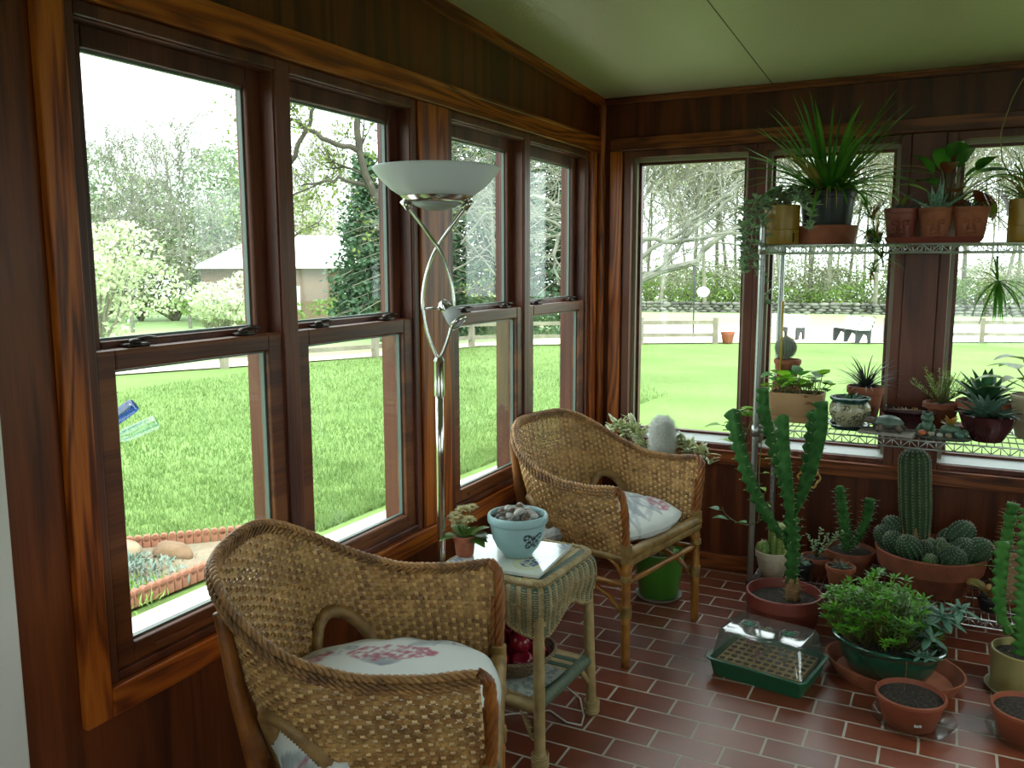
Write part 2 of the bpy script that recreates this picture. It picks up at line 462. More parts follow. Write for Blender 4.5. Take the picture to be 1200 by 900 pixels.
# casings on the back wall
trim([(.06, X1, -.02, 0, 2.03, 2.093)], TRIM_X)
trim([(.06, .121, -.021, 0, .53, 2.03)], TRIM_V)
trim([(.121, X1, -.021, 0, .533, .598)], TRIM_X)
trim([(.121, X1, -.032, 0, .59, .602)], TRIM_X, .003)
trim([(1.404, 1.536, -.012, 0, .602, 2.03)], FRAME)
b = MB(); b.box(.035, X1, -.016, 0, 0, .085); bevel(struct(b.build('baseboard_back', TRIM_X, sm=False)), .006)
b = MB(); b.box(0, .016, -3.13, -.035, 0, .085); bevel(struct(b.build('baseboard_left', TRIM_Y, sm=False)), .006)

# ------------------------------------------------------------------ windows
LINER = mat('pale_jamb_liner', '#8d8a80', rough=.5)
LOCK = mat('bronze_lock', '#3a302a', rough=.35, metal=.7)
wi = [0]
def window_root(kind='structure'):
    wi[0] += 1
    o = bpy.data.objects.new('window_%d' % wi[0], None); COL.objects.link(o); o['kind'] = 'structure'
    return o
def ring(b, x0, x1, y0, y1, z0, z1, w, wt=None, wb=None):
    wt = wt or w; wb = wb or w
    b.box(x0, x1, y0, y0+w, z0, z1); b.box(x0, x1, y1-w, y1, z0, z1)
    b.box(x0, x1, y0+w, y1-w, z1-wt, z1); b.box(x0, x1, y0+w, y1-w, z0, z0+wb)
def double_hung(y0, y1, s):
    """one double-hung unit in the left wall: sash between y0 and y1; s lets the same unit serve the right wall"""
    X = lambda x: (x if s > 0 else X1 - x)
    def put(b, x0, x1, *r): b.box(min(X(x0), X(x1)), max(X(x0), X(x1)), *r)
    def pring(b, x0, x1, *r): ring(b, min(X(x0), X(x1)), max(X(x0), X(x1)), *r)
    r = window_root()
    b = MB(); pring(b, -.13, .004, y0-.032, y1+.032, LZ0, LZ1, .03, .03, .022); bevel(b.build('window_frame', FRAME, r, sm=False), .004)
    b = MB(); pring(b, -.128, -.004, y0-.003, y1+.003, LZ0+.02, LZ1-.028, .006); b.build('jamb_liner', FRAME, r, sm=False)
    b = MB(); pring(b, -.088, -.048, y0, y1, 1.285, 1.992, .05, .05, .045); up_ = bevel(b.build('upper_sash', FRAME, r, sm=False), .005)
    b = MB(); put(b, -.07, -.066, y0+.045, y1-.045, 1.32, 1.95); b.build('glass_pane', PANE, up_, sm=False)
    b = MB(); pring(b, -.045, -.005, y0, y1, .605, 1.314, .05, .045, .048); lo = bevel(b.build('lower_sash', FRAME_Y, r, sm=False), .005)
    b = MB(); put(b, -.03, -.026, y0+.045, y1-.045, .645, 1.275); b.build('glass_pane', PANE, lo, sm=False)
    b = MB(); pring(b, -.034, -.022, y0+.048, y1-.048, .65, 1.271, .008); b.build('glazing_bead', mat('grey_glazing_bead', '#5f6d68', rough=.4), lo, sm=False)
    b = MB(); pring(b, -.074, -.062, y0+.048, y1-.048, 1.328, 1.944, .008); b.build('glazing_bead', mat('grey_glazing_bead', '#5f6d68', rough=.4), up_, sm=False)
    for yy in (y0+.12, y1-.12):
        b = MB(); put(b, -.04, -.012, yy-.028, yy+.028, 1.314, 1.322); b.sphere((X(-.026), yy, 1.325), .012, 8, 6, sc=(1,1.3,.7)); b.tube([(X(-.026), yy, 1.328), (X(-.02), yy+.03, 1.333), (X(-.018), yy+.05, 1.331)], [.006,.005,.004], 6)
        b.build('sash_lock', LOCK, lo)
    b = MB(); put(b, -.006, .002, y0+.1, y1-.03, .622, .632); b.build('lift_rail', FRAME_Y, lo, sm=False)
    return r
for y0, y1 in ((-2.897, -2.325), (-2.265, -1.692), (-1.433, -.86), (-.80, -.182)):
    double_hung(y0, y1, 1)
# back-wall picture units
STOP = mat('beige_glazing_stop', '#8f8672', rough=.5)
SILLM = mat('white_inner_sill', '#b9c0bd', rough=.35)
def fixed_unit(x0, x1):
    r = window_root()
    b = MB(); ring2 = lambda bb, y0, y1, a0, a1, z0, z1, wl_, wr_, wt, wb: (bb.box(a0, a0+wl_, y0, y1, z0, z1), bb.box(a1-wr_, a1, y0, y1, z0, z1), bb.box(a0+wl_, a1-wr_, y0, y1, z1-wt, z1), bb.box(a0+wl_, a1-wr_, y0, y1, z0, z0+wb))
    ring2(b, 0.0, .13, x0, x1, BZ0, BZ1, .042, .042, .034, .025); bevel(b.build('window_frame', FRAME, r, sm=False), .004)
    b = MB(); ring2(b, .045, .075, x0+.042, x1-.042, BZ0+.025, BZ1-.034, .016, .016, .016, .01); b.build('glazing_stop', STOP, r, sm=False)
    b = MB(); b.add([(x0+.042,.02,.628),(x1-.042,.02,.628),(x1-.042,.078,.655),(x0+.042,.078,.655),(x0+.042,.02,.622),(x1-.042,.02,.622),(x1-.042,.078,.622),(x0+.042,.078,.622)],
                    [(0,1,2,3),(4,7,6,5),(0,4,5,1),(1,5,6,2),(2,6,7,3),(3,7,4,0)]); b.build('inner_sill', SILLM, r, sm=False)
    b = MB(); ring2(b, .075, .11, x0+.042, x1-.042, BZ0+.045, BZ1-.034, .03, .03, .03, .02); sh = b.build('sash', FRAME_X, r, sm=False)
    b = MB(); b.box(x0+.065, x1-.065, .09, .094, BZ0+.06, BZ1-.06); b.build('glass_pane', PANE, sh, sm=False)
for x0, x1 in ((.121, .765), (.765, 1.404), (1.536, 2.178), (2.178, 2.82)): fixed_unit(x0, x1)
# the sunroom's right-hand windows (outside the frame, they light the room)
for a, c in RO:
    n = max(1, round((c-a)/.64)); wdt = (c-a)/n
    for k in range(n): double_hung(a+k*wdt+.033, a+(k+1)*wdt-.033, -1)

# glazed opening in the wall behind the camera
r = window_root(); b = MB()
for q in ((1.0,1.05,.6,2.02),(2.75,2.8,.6,2.02),(1.87,1.93,.6,2.02)): b.box(q[0],q[1],Y0-.1,Y0-.02,q[2],q[3])
b.box(1.0,2.8,Y0-.1,Y0-.02,.6,.66); b.box(1.0,2.8,Y0-.1,Y0-.02,1.96,2.02); fr_ = b.build('window_frame', FRAME_X, r, sm=False)
b = MB(); b.box(1.04,2.76,Y0-.062,Y0-.058,.64,1.98); b.build('glass_pane', PANE, fr_, sm=False)
# ------------------------------------------------------------------ wicker
WICK = mat('wicker_strand', '#b99259', rough=.5, col2='#8a643b', vs=25, isl=.22, bump=.3, bs=180)
WICK_L = mat('wicker_stake', '#dab67c', rough=.42, col2='#b68e56', vs=20, isl=.15)
WICK_R = mat('wicker_rim', '#a67a48', rough=.5, col2='#704e30', vs=14, isl=.25, bump=.3, bs=200)
WICK_O = mat('orange_wrapped_rattan', '#94591f', rough=.42, col2='#6a3a12', vs=12, isl=.2, bump=.25, bs=150)
CANE = mat('rattan_pole', '#b07a35', rough=.33, col2='#7a4a1c', vs=9, bump=.1, bs=40)
WRAP = mat('cane_wrapping', '#94763f', rough=.5, col2='#6d5228', vs=20, isl=.2)

def strip(b, pts, nrm, wid, w, t, mi=0):
    """flat cane: pts centre line, nrm normals, wid width directions"""
    vs = []; k = len(pts)
    for p, n, d in zip(pts, nrm, wid):
        a = d*(w/2); c = n*(t/2)
        vs += [p-a-c, p+a-c, p+a+c, p-a+c]
    fs = []
    for i in range(k-1):
        q = i*4
        for j in range(4): fs.append((q+j, q+(j+1) % 4, q+4+(j+1) % 4, q+4+j))
    fs += [(3,2,1,0), (4*k-4, 4*k-3, 4*k-2, 4*k-1)]
    b.add(vs, fs, mi)

def weave(bw, bs, S, nst, nrow, mask, ww, wt, sw, st, amp, closed=False, wm=None, smi=None, jit=0.):
    """woven cane: rows (bw) pass over and under stakes (bs) on the surface S(a, b)"""
    e = 1e-3; cache = {}
    def fr(a, c):
        k = (round(a, 5), round(c, 5))
        if k not in cache:
            p = S(a, c)
            da = S(min(a+e, 1.) if not closed else a+e, c) - S(max(a-e, 0.) if not closed else a-e, c)
            db = S(a, min(c+e, 1.)) - S(a, max(c-e, 0.))
            if da.length < 1e-9: da = V((1,0,0))
            if db.length < 1e-9: db = V((0,0,1))
            da.normalize(); db.normalize(); n = da.cross(db)
            n.normalize(); cache[k] = (p, n, da, db)
        return cache[k]
    for j in range(nrow):
        c = (j+.5)/nrow; run = []
        jr = random.uniform(-jit, jit)
        def flush():
            nonlocal run
            if len(run) > 2: strip(bw, [r[0] for r in run], [r[1] for r in run], [r[2] for r in run], abs(ww), wt, wm(j) if wm else 0)
            run = []
        m = nst*2
        for q in range(m+1):
            a = q/m
            if not mask(a, c): flush(); continue
            p, n, da, db = fr(a % 1. if closed else a, c)
            o = amp*cos(pi*(q/2+j)) if q % 2 == 0 else 0.
            run.append((p+n*o+db*(jr*sin(q*.9+j)), n, db*(1. if ww > 0 else (S(a, min(c+e, 1.))-S(a, max(c-e, 0.))).length/(min(c+e, 1.)-max(c-e, 0.))/nrow)))
        flush()
    for i in range(nst+(0 if closed else 1)):
        a = i/nst; run = []
        for q in range(nrow*2+1):
            c = q/(nrow*2)
            if not mask(a, min(c, .9999)):
                if len(run) > 2: strip(bs, [r[0] for r in run], [r[1] for r in run], [r[2] for r in run], sw, st, smi(i) if smi else 0)
                run = []; continue
            p, n, da, db = fr(a, c)
            o = -amp*.8*cos(pi*(i+(q-1)/2)) if q % 2 == 1 else 0.
            run.append((p+n*o, n, da))
        if len(run) > 2: strip(bs, [r[0] for r in run], [r[1] for r in run], [r[2] for r in run], sw, st, smi(i) if smi else 0)

def resample(pts, n):
    pts = [V(p) for p in pts]; d = [0.]
    for i in range(len(pts)-1): d.append(d[-1]+(pts[i+1]-pts[i]).length)
    out = []; j = 0
    for i in range(n):
        t = d[-1]*i/(n-1)
        while j < len(pts)-2 and d[j+1] < t: j += 1
        k = (t-d[j])/max(1e-9, d[j+1]-d[j]); out.append(pts[j].lerp(pts[j+1], min(1, k)))
    return out
def path_len(pts): return sum((V(pts[i+1])-V(pts[i])).length for i in range(len(pts)-1))
def rope(b, pts, R, r, strands, pitch, n=5, mi=0, flat=1.):
    L = path_len(pts); k = max(6, int(L/pitch*9)); P = resample(pts, k)
    u = None; F = []
    for i in range(k):
        d = (P[min(i+1, k-1)]-P[max(i-1, 0)]).normalized()
        if u is None: u = d.orthogonal().normalized()
        u = (u-d*u.dot(d)).normalized(); F.append((P[i], u.copy(), d.cross(u)))
    for s in range(strands):
        q = [p+uu*(R*cos(2*pi*(i/9+s/strands)))+ww*(R*flat*sin(2*pi*(i/9+s/strands))) for i, (p, uu, ww) in enumerate(F)]
        b.tube(q, r, n, mi)
def wrapped(b, pts, r, mi=0, pitch=.0075, depth=.16, n=10):
    """pole wound with flat cane: bands of slightly different radius"""
    L = path_len(pts); k = max(4, int(L/pitch)*2); P = resample(pts, k)
    rr = r if not hasattr(r, '__len__') else None
    R = []
    for i in range(k):
        t = i/(k-1); base = rr if rr else r[0]+(r[1]-r[0])*t
        R.append(base*(1+(depth if i % 2 else 0)))
    b.tube(P, R, n, mi)
def bamboo(b, a, c, r, nodes=(.3,.7), mi=0, n=12):
    a = V(a); c = V(c); P = []; R = []
    ts = sorted([0, 1] + [x+dx for x in nodes for dx in (-.02, -.006, .006, .02)] + [.12, .5, .88])
    for t in ts:
        P.append(a.lerp(c, t)); R.append(r*1.13 if any(abs(t-x) < .01 for x in nodes) else r)
    b.tube(P, R, n, mi)

# ------------------------------------------------------------------ armchairs
def mk_curve(xf, xs, h, rx, ex=1.):
    q = (pi/2)*sqrt((rx*rx+h*h)/2); f1 = (xf-xs)/(xf-xs+q)
    def f(u):
        a = abs(u); s = 1 if u > 0 else -1
        if a > 1-f1: return V((xs+(a-(1-f1))/f1*(xf-xs), s*h, 0))
        th = a/(1-f1)*pi/2
        return V((xs-rx*cos(th)**ex, s*h*sin(th)**ex, 0))
    return f
TOPC = mk_curve(.25, -.06, .326, .294, .85); BOTC = mk_curve(.262, -.04, .268, .20)
def rimz(u): return .672+.175*smooth(1-(abs(u)-.12)/.62)+.012*smooth((abs(u)-.85)/.15)
def SH(a, c):
    u = 1-2*a                                   # a=0 at the +y arm tip
    t = TOPC(u); q = BOTC(u); k = c**1.25
    z = .40+(rimz(u)-.40)*c
    p = q.lerp(t, k); p.z = z
    bul = .018*sin(pi*c)*(1-abs(u)**4)
    d = V((p.x+.02, p.y, 0))
    if d.length > 1e-6: p += d.normalized()*bul
    return p
HU, HW, HH = .41, .15, .46
def hole(a, c):
    u = abs(1-2*a)
    x = (u-HU)/HW
    return abs(x) < 1 and c < HH*sqrt(1-x*x)
def chair_mask(a, c): return not hole(a, c)

def make_chair(label):
    t = thing('wicker_armchair', label, 'armchair', group='wicker armchairs')
    bw = MB(); bs = MB()
    ZH = .46
    S2 = lambda a, w_: SH(a, w_*ZH/(rimz(1-2*a)-.40))
    def m2(a, w_):
        c = w_*ZH/(rimz(1-2*a)-.40); return c < 1.0 and not hole(a, c)
    weave(bw, bs, S2, 66, 40, m2, .0106, .0028, .0100, .0028, .0040, jit=.0006)
    sh = bw.build('woven_shell', WICK, t, sm=False); bs.build('stake_canes', WICK_L, sh, sm=False)
    rim = [SH(i/70, 1.) for i in range(71)]
    post = lambda s: [SH(0 if s > 0 else 1, 1.)+V((0,0,.004)), V((.272, s*.315, .668)), V((.278, s*.3, .6)), V((.276, s*.285, .5)), V((.272, s*.277, .41))]
    full = list(reversed(post(1)))[:-2] + [V((.268, .32, .684))] + rim[1:-1] + [V((.268, -.32, .684))] + post(-1)[2:]
    b = MB(); core = [p+V((0,0,.004)) for p in rim]
    rope(b, core, .0055, .0055, 3, .045, 6, 0, 1.)
    out = []
    for i, p in enumerate(rim):
        d = (V((p.x+.02, p.y, 0))).normalized(); out.append((p, d))
    for dz, dr in ((-.007, .010), (-.017, .010)): rope(b, [p+d*dr+V((0,0,dz)) for p, d in out], .0035, .0042, 2, .035, 5)
    for i in range(0, 105):                      # braid loops that turn over the rim
        a = i/105; p = SH(a, 1.); p2 = SH(min(1, a+.026), .945); p3 = SH(min(1, a+.013), .98)
        d = V((p.x+.02, p.y, 0)).normalized()
        b.tube([p2-d*.005, p3-d*.008, p-d*.004+V((0,0,.008)), p+d*.008+V((0,0,.003))], [.0025,.004,.0045,.0035], 5, flat=.6)
    b.build('braided_rim', WICK_R, t)
    for s in (1, -1):
        b = MB(); rope(b, post(s), .008, .0075, 4, .13, 6); rope(b, [p+V((-.018,-s*.004,0)) for p in post(s)[2:]], .003, .005, 2, .05, 5)
        b.build('arm_post', WICK_O, t)
        u = s*.30                               # rear post: floor up to the rim, wound with cane
        a = (1-u)/2; tp = SH(a, .93); d = V((tp.x+.02, tp.y, 0)).normalized(); tp = tp+d*.014
        foot = V((-.235, s*.215, 0)); mid = V((-.215, s*.235, .40))
        b = MB(); wrapped(b, [mid, mid.lerp(tp, .5)+d*.006, tp], [.0235, .013], n=12, pitch=.007); b.build('rear_post', WICK_O, t)
        b = MB(); bamboo(b, foot, mid+V((0,0,.02)), .017, (.35,.8)); wrapped(b, [foot.lerp(mid, .82), mid+V((0,0,.03))], .0205); b.build('leg', CANE, t)
        b = MB(); bamboo(b, (.276, s*.278, 0), (.272, s*.277, .47), .0165, (.36,.5,.78)); L_ = b.build('leg', CANE, t)
        for z0, z1 in ((.19,.235), (.33,.352), (.40,.47)):
            b = MB(); wrapped(b, [V((.274, s*.2775, z0)), V((.274, s*.2775, z1))], .0195, pitch=.005); b.build('cane_binding', WRAP, L_)
        # wrapped arch round the opening in the side
        pts = []
        for i in range(25):
            th = pi*i/24; uu = s*(HU+HW*.985*cos(th)); pts.append(SH((1-uu)/2, min(1, HH*.985*sin(th))))
        b = MB(); wrapped(b, pts, .0165, pitch=.008, depth=.2, n=8)
        b.build('opening_border', mat('dark_cane_wrapping', '#a3804c', rough=.55, col2='#7c5c34', vs=30), t)
    # seat rails and woven deck
    rail = [SH(i/40, 0.)+V((0,0,.01)) for i in range(41)]
    b = MB(); wrapped(b, rail, .015, pitch=.009); b.build('seat_rail', WRAP, t)
    b = MB(); wrapped(b, [V((.275,-.285,.432)), V((.275,.285,.432))], .021, pitch=.011, depth=.07); wrapped(b, [V((.277,-.275,.405)), V((.277,.275,.405))], .017, pitch=.011)
    b.build('front_rail', WRAP, t)
    def deck(a, c):
        x = -.235+.5*a; hw = .262 if x > -.04 else .262*sqrt(max(.0, 1-((x+.04)/.2)**2)); return V((x, -hw+2*hw*c, .415))
    b1 = MB(); b2 = MB(); weave(b1, b2, deck, 18, 20, lambda a, c: .03 < a < 1, .012, .003, .009, .003, .003)
    dk = b1.build('seat_deck', WICK, t, sm=False); b2.build('deck_stakes', WICK_L, dk, sm=False)
    # stretchers and braces
    b = MB(); bamboo(b, (.275,-.275,.325), (.275,.275,.325), .011, (.25,.75)); b.build('stretcher', CANE, t)
    for s in (1, -1):
        b = MB(); bamboo(b, (.275, s*.277, .315), (-.215, s*.265, .30), .012, (.3,.75)); b.build('stretcher', CANE, t)
        b = MB(); b.tube([V((.27, s*.272, .19)), V((.20, s*.268, .25)), V((.05, s*.262, .31))], .0105, 10); b.build('brace', CANE, t)
        for (dx, dy) in ((0, -s), (-1, 0)):
            b = MB(); base = V((.272, s*.277, .33)); b.tube([base, base+V((dx*.018, dy*.018, .025)), base+V((dx*.04, dy*.04, .055)), base+V((dx*.075, dy*.075, .075))], [.009,.009,.0085,.007], 8); b.build('brace', CANE, t)
    return t
CH1 = make_chair('wicker armchair nearest the camera, with braided rim and cream cushion, beside the table')
CH1.location = (.428, -2.515, 0); CH1.rotation_euler = (0, 0, radians(26))
CH2 = dup(CH1, None, (.374, -.865, 0), radians(-12), 'wicker armchair farther away in the corner, in front of the green pot')

# cushions: printed cotton
def cushion(loc, rz, label, motifs, seed):
    rnd = random.Random(seed)
    t = thing('seat_cushion', label, 'cushion', loc, rz, 'printed seat cushions')
    base = np.array(lin('#d2d6d3')); pink = np.array(lin('#ab5f72')); grey = np.array(lin('#7b8990')); dk = np.array(lin('#8b939b'))
    petals = []; blades = []
    for (kind, mx, my, ang, sc) in motifs:
        ca, sa = cos(ang), sin(ang)
        if kind == 'lilac':
            for i in range(int(150*sc)):
                a = rnd.uniform(-1, 1); w_ = .36*sqrt(max(0, 1-a*a))*(1.1-.4*a); v = rnd.uniform(-w_, w_)
                x = .1*sc*a; y = .1*sc*v; petals.append((mx+x*ca-y*sa, my+x*sa+y*ca, rnd.uniform(.004, .0065), rnd.uniform(.45, 1), 0))
        elif kind == 'fan':
            for i in range(11):
                th = ang+(-1+2*i/10)*1.0; L_ = .085*sc*rnd.uniform(.6, 1.1); blades.append((mx, my, mx+L_*cos(th), my+L_*sin(th), .0035, .6))
        elif kind == 'spray':
            for i in range(7):
                th = ang+rnd.uniform(-.5, .5); L_ = .16*sc*rnd.uniform(.6, 1.2); ox = rnd.uniform(-.04, .04); blades.append((mx+ox, my, mx+ox+L_*cos(th), my+L_*sin(th), .0042, .45))
        elif kind == 'grey':
            for i in range(int(90*sc)):
                a = rnd.uniform(-1, 1); w_ = .5*sqrt(max(0, 1-a*a)); v = rnd.uniform(-w_, w_)
                x = .055*sc*a; y = .055*sc*v; petals.append((mx+x*ca-y*sa, my+x*sa+y*ca, rnd.uniform(.003, .005), rnd.uniform(.3, .6), 1))
        elif kind == 'dash': blades.append((mx, my, mx+.03*ca, my+.03*sa, .0022, -.8))
    def plan(p, q):
        x = .008+.278*p*(1-.02*q*q); hw = .262*(1-.05*p*p)
        if p < 0: hw *= 1-.17*p*p*abs(q)
        y = hw*q
        lobe = exp(-((x+.095)/.075)**2)*smooth((abs(q)-.62)/.38)
        y += math.copysign(.105*lobe, q); x -= .015*lobe
        return x, y, lobe
    n = 96; b = MB(); cols = []
    P = np.zeros((2*(n+1)**2, 2)); vs = []; k = 0
    for side in (1, -1):
        for j in range(n+1):
            for i in range(n+1):
                p = -1+2*i/n; q = -1+2*j/n
                # squash the square's corners round
                pp = p*sqrt(1-q*q*.30); qq = q*sqrt(1-p*p*.30)
                x, y, lobe = plan(pp, qq)
                h = (max(0, 1-abs(p)**3.2)*max(0, 1-abs(q)**3.2))**.42
                puck = .006*sin(atan2(qq, pp)*14)*max(0, max(abs(p), abs(q))-.55)*2*h
                z = .474 + side*(.053*h) + (.018*h*(1-p*p)*(1-q*q) if side > 0 else 0) + puck*side
                z += .008*mnoise.noise(V((x*9, y*9, side*3+seed)))*h
                z -= lobe*.05
                vs.append((x, y, z)); P[k] = (x, y); k += 1
    fs = []
    for s_ in range(2):
        o_ = s_*(n+1)**2
        for j in range(n):
            for i in range(n):
                a = o_+j*(n+1)+i; f = (a, a+1, a+n+2, a+n+1); fs.append(f if s_ == 0 else f[::-1])
    C = np.tile(base, (len(vs), 1))
    def blend(m, c):
        m = np.clip(m, 0, 1)[:, None]; return C*(1-m)+c*m
    for (x0, y0, x1, y1, w_, st) in blades:
        dx, dy = x1-x0, y1-y0; L2 = dx*dx+dy*dy; tt = np.clip(((P[:,0]-x0)*dx+(P[:,1]-y0)*dy)/L2, 0, 1)
        dd = np.hypot(P[:,0]-x0-tt*dx, P[:,1]-y0-tt*dy); ww = w_*(.4+1.6*np.sin(pi*np.clip(tt*.9+.08, 0, 1)))
        C = blend((dd < ww)*abs(st), dk if st > 0 else pink)
    for (x, y, r, st, kd) in petals:
        C = blend((np.hypot(P[:,0]-x, P[:,1]-y) < r*1.15)*st*.8, grey if kd else pink)
    b.add(vs, fs); b.c = C
    b.build('cover', vcol('printed_cotton', rough=.85, spec=.2, bump=.15, bs=500), t)
    # corded seam round the edge
    b = MB(); pts = []
    for i in range(120):
        th = 2*pi*i/120; c_, s_ = cos(th), sin(th); m = max(abs(c_), abs(s_)); p, q = c_/m, s_/m
        pp = p*sqrt(1-q*q*.30); qq = q*sqrt(1-p*p*.30); x, y, lobe = plan(pp, qq); pts.append((x, y, .474-lobe*.05))
    b.tube(pts, .003, 6, closed=True); b.build('piping', mat('cream_piping', '#c0c5c2', rough=.9), t)
    return t
cushion((.428, -2.515, 0), radians(26), 'cream cushion printed with pink lilac on the nearest wicker armchair', [
    ('lilac', .02, .085, .08, 1.1), ('fan', -.0, .005, 1.57, .95), ('grey', -.14, .10, .3, 1.2), ('lilac', -.2, .04, .9, .9), ('lilac', -.05, -.17, .5, .9), ('dash', .08, -.07, 1.3, 1), ('dash', .12, .2, 1.2, 1), ('dash', .16, .17, 1.5, 1),
    ('spray', .0, .2, .3, 1.), ('spray', .08, .13, .9, 1.), ('spray', -.16, -.26, -.6, 1), ('dash', -.12, -.3, 1., 1), ('spray', .18, -.1, 2.9, .8)], 3)
cushion((.374, -.865, 0), radians(-12), 'cream cushion with pink flower spray on the far wicker armchair in the corner', [
    ('lilac', .16, .15, 2.2, 1.05), ('spray', .14, .0, 2.5, 1.2), ('spray', .19, -.06, 2.3, 1.2), ('spray', .12, -.14, 2.2, 1.2), ('spray', .02, -.05, 2.0, 1.1), ('grey', .0, .12, 1., 1.2), ('spray', .2, .1, 2.9, .9), ('spray', .22, .02, 2.6, 1.1), ('spray', .23, -.08, 2.5, 1.1), ('spray', .16, -.2, 2.3, 1.1), ('spray', .24, -.16, 2.4, 1.), ('spray', .08, -.08, 2.2, 1.2), ('spray', -.14, -.26, -.6, 1), ('fan', .1, .1, 2.7, 1)], 5)

# ------------------------------------------------------------------ side table
BEI = mat('beige_paper_cord', '#a8956c', rough=.65, col2='#8b7850', vs=30, isl=.1)
BEIP = mat('beige_wrapped_leg', '#ad9868', rough=.6, col2='#927d50', vs=20, bump=.2, bs=120)
GRN = mat('green_paper_cord', '#355645', rough=.6, col2='#284537', vs=30, isl=.15)
TX, TY, THX, THY = .418, -1.742, .178, .186
ST = thing('side_table', 'square green and beige wicker side table between the two armchairs', 'table', (TX, TY, 0), radians(-3))
def rrect(u, hx, hy, r):
    """point on a rounded rectangle, u in 0..1 starting at +x side middle"""
    sx_, sy_ = hx-r, hy-r; segs = [2*sy_, pi*r/2, 2*sx_, pi*r/2]*2; L_ = sum(segs); d = (u % 1.)*L_
    k = 0
    while d > segs[k]+1e-9: d -= segs[k]; k += 1
    if k % 2 == 0:
        t = d/segs[k]
        return [V((hx, -sy_+2*sy_*t, 0)), None, V((sx_-2*sx_*t, hy, 0)), None, V((-hx, sy_-2*sy_*t, 0)), None, V((-sx_+2*sx_*t, -hy, 0)), None][k]
    c = {1: (sx_, sy_, 0), 3: (-sx_, sy_, pi/2), 5: (-sx_, -sy_, pi), 7: (sx_, -sy_, 3*pi/2)}[k]; a = c[2]+d/r
    return V((c[0]+r*cos(a), c[1]+r*sin(a), 0))
def apron(a, c):
    flare = .012*sin(pi*min(1, (1-c)*1.25))
    top = smooth((c-.86)/.14)*.014
    p = rrect(a, THX+flare-top, THY+flare-top, .045)
    ang = atan2(p.y/THY, p.x/THX); cor = abs(sin(2*ang))**1.5
    zb = .462-.055*cor
    p.z = zb+(.566-zb)*c
    return p
def apron_o(off):
    def f(a, c):
        p = apron(a, c); d = V((p.x/THX, p.y/THY, 0)).normalized()
        return p+d*(off+.0035*abs(sin(pi*a*40))**.8)
    return f
bw = MB(); bs = MB(); ALL = lambda a, c: True
weave(bw, MB(), apron_o(.0016), 160, 23, ALL, .0027, .0020, .01, .003, .0006, closed=True)
weave(MB(), bs, apron_o(0.), 80, 25, ALL, .004, .003, .0178, .003, .0003, closed=True, smi=lambda i: 0 if i % 2 else 1)
ap = bw.build('woven_apron', BEI, ST, sm=False); bs.build('apron_stakes', [GRN, BEI], ap, sm=False)
b = MB(); rope(b, [apron(i/120, .0) for i in range(121)], .004, .0045, 2, .025, 5); rope(b, [apron(i/120, .58)+V((0,0,0)) for i in range(121)], .003, .0035, 2, .02, 5); b.build('apron_braid', BEI, ap)
# top: slats lengthwise, green and beige by turns, rolled edge
b = MB(); nsl = 15; wsl = 2*(THX-.018)/nsl
for i in range(nsl):
    x0 = -THX+.018+i*wsl; b.box(x0+.0006, x0+wsl-.0006, -THY+.018, THY-.018, .556, .572, 0 if (i//2) % 2 == 0 else 1)
tp = bevel(b.build('slatted_top', [BEIP, GRN], ST, sm=False), .003)
b = MB(); rope(b, [rrect(i/100, THX-.008, THY-.008, .04)+V((0,0,.567)) for i in range(101)], .006, .0068, 3, .03, 6); b.build('rolled_edge', BEI, ST)
for sx_ in (-1, 1):
    for sy_ in (-1, 1):
        b = MB(); top = V((sx_*(THX-.022), sy_*(THY-.018), .55)); ft = V((sx_*(THX-.006), sy_*(THY-.002), 0))
        wrapped(b, [ft.lerp(top, .07), top], .0165, pitch=.0045, depth=.05, n=12)
        wrapped(b, [ft.lerp(top, .80), ft.lerp(top, .86)], .021, pitch=.005)
        lg = b.build('leg', BEIP, ST)
        b = MB(); b.lathe([(.0, 0), (.022, 0), (.025, .012), (.0245, .026), (.021, .045), (.0175, .058)], 16, ft)
        for k in range(5): b.tube([ft+V((.0245*cos(q*pi/8), .0245*sin(q*pi/8), .01+k*.009+(.003 if q % 2 else 0))) for q in range(16)], .0028, 4, closed=True)
        b.build('woven_foot', BEIP, lg)
# lower shelf
SHX, SHY, SZ = THX-.02, THY-.015, .205
b = MB(); nsl = 13; wsl = 2*(SHY-.01)/nsl
for i in range(nsl):
    y0 = -SHY+.01+i*wsl; b.box(-SHX+.012, SHX-.012, y0+.0008, y0+wsl-.0008, SZ-.012, SZ, 0 if i % 2 == 0 else 1)
ls = bevel(b.build('lower_shelf', [BEIP, GRN], ST, sm=False), .003)
for s in (1, -1):
    b = MB(); wrapped(b, [V((s*SHX, -SHY, SZ-.012)), V((s*SHX, SHY, SZ-.012))], .019, pitch=.008, depth=.08)
    b.build('shelf_roll', mat('grey_green_roll', '#5c6a55', rough=.6, col2='#465341', vs=40, isl=.1, stretch=(1,8,1)), ls)
    b = MB(); wrapped(b, [V((-SHX, s*SHY, SZ-.022)), V((SHX, s*SHY, SZ-.022))], .018, pitch=.008); b.build('shelf_rail', BEIP, ls)
for sx_ in (-1, 1):
    for sy_ in (-1, 1):
        b = MB(); q = V((sx_*(THX-.008), sy_*(THY-.004), .1)); b.tube([q, q+V((-sx_*.01, -sy_*.02, .03)), q+V((-sx_*.02, -sy_*.05, .075))], [.009,.01,.011], 8); b.build('brace', BEIP, ST)
b = MB(); p0 = V((THX-.07, -THY+.01, .17)); 
for k in range(9): b.tube([p0+V((k*.004, -.012, -k*.009)), p0+V((k*.004+.014, -.02, -k*.009-.004)), p0+V((k*.004+.02, -.006, -k*.009-.012))], .004, 5)
b.build('frayed_cord', BEI, ls)

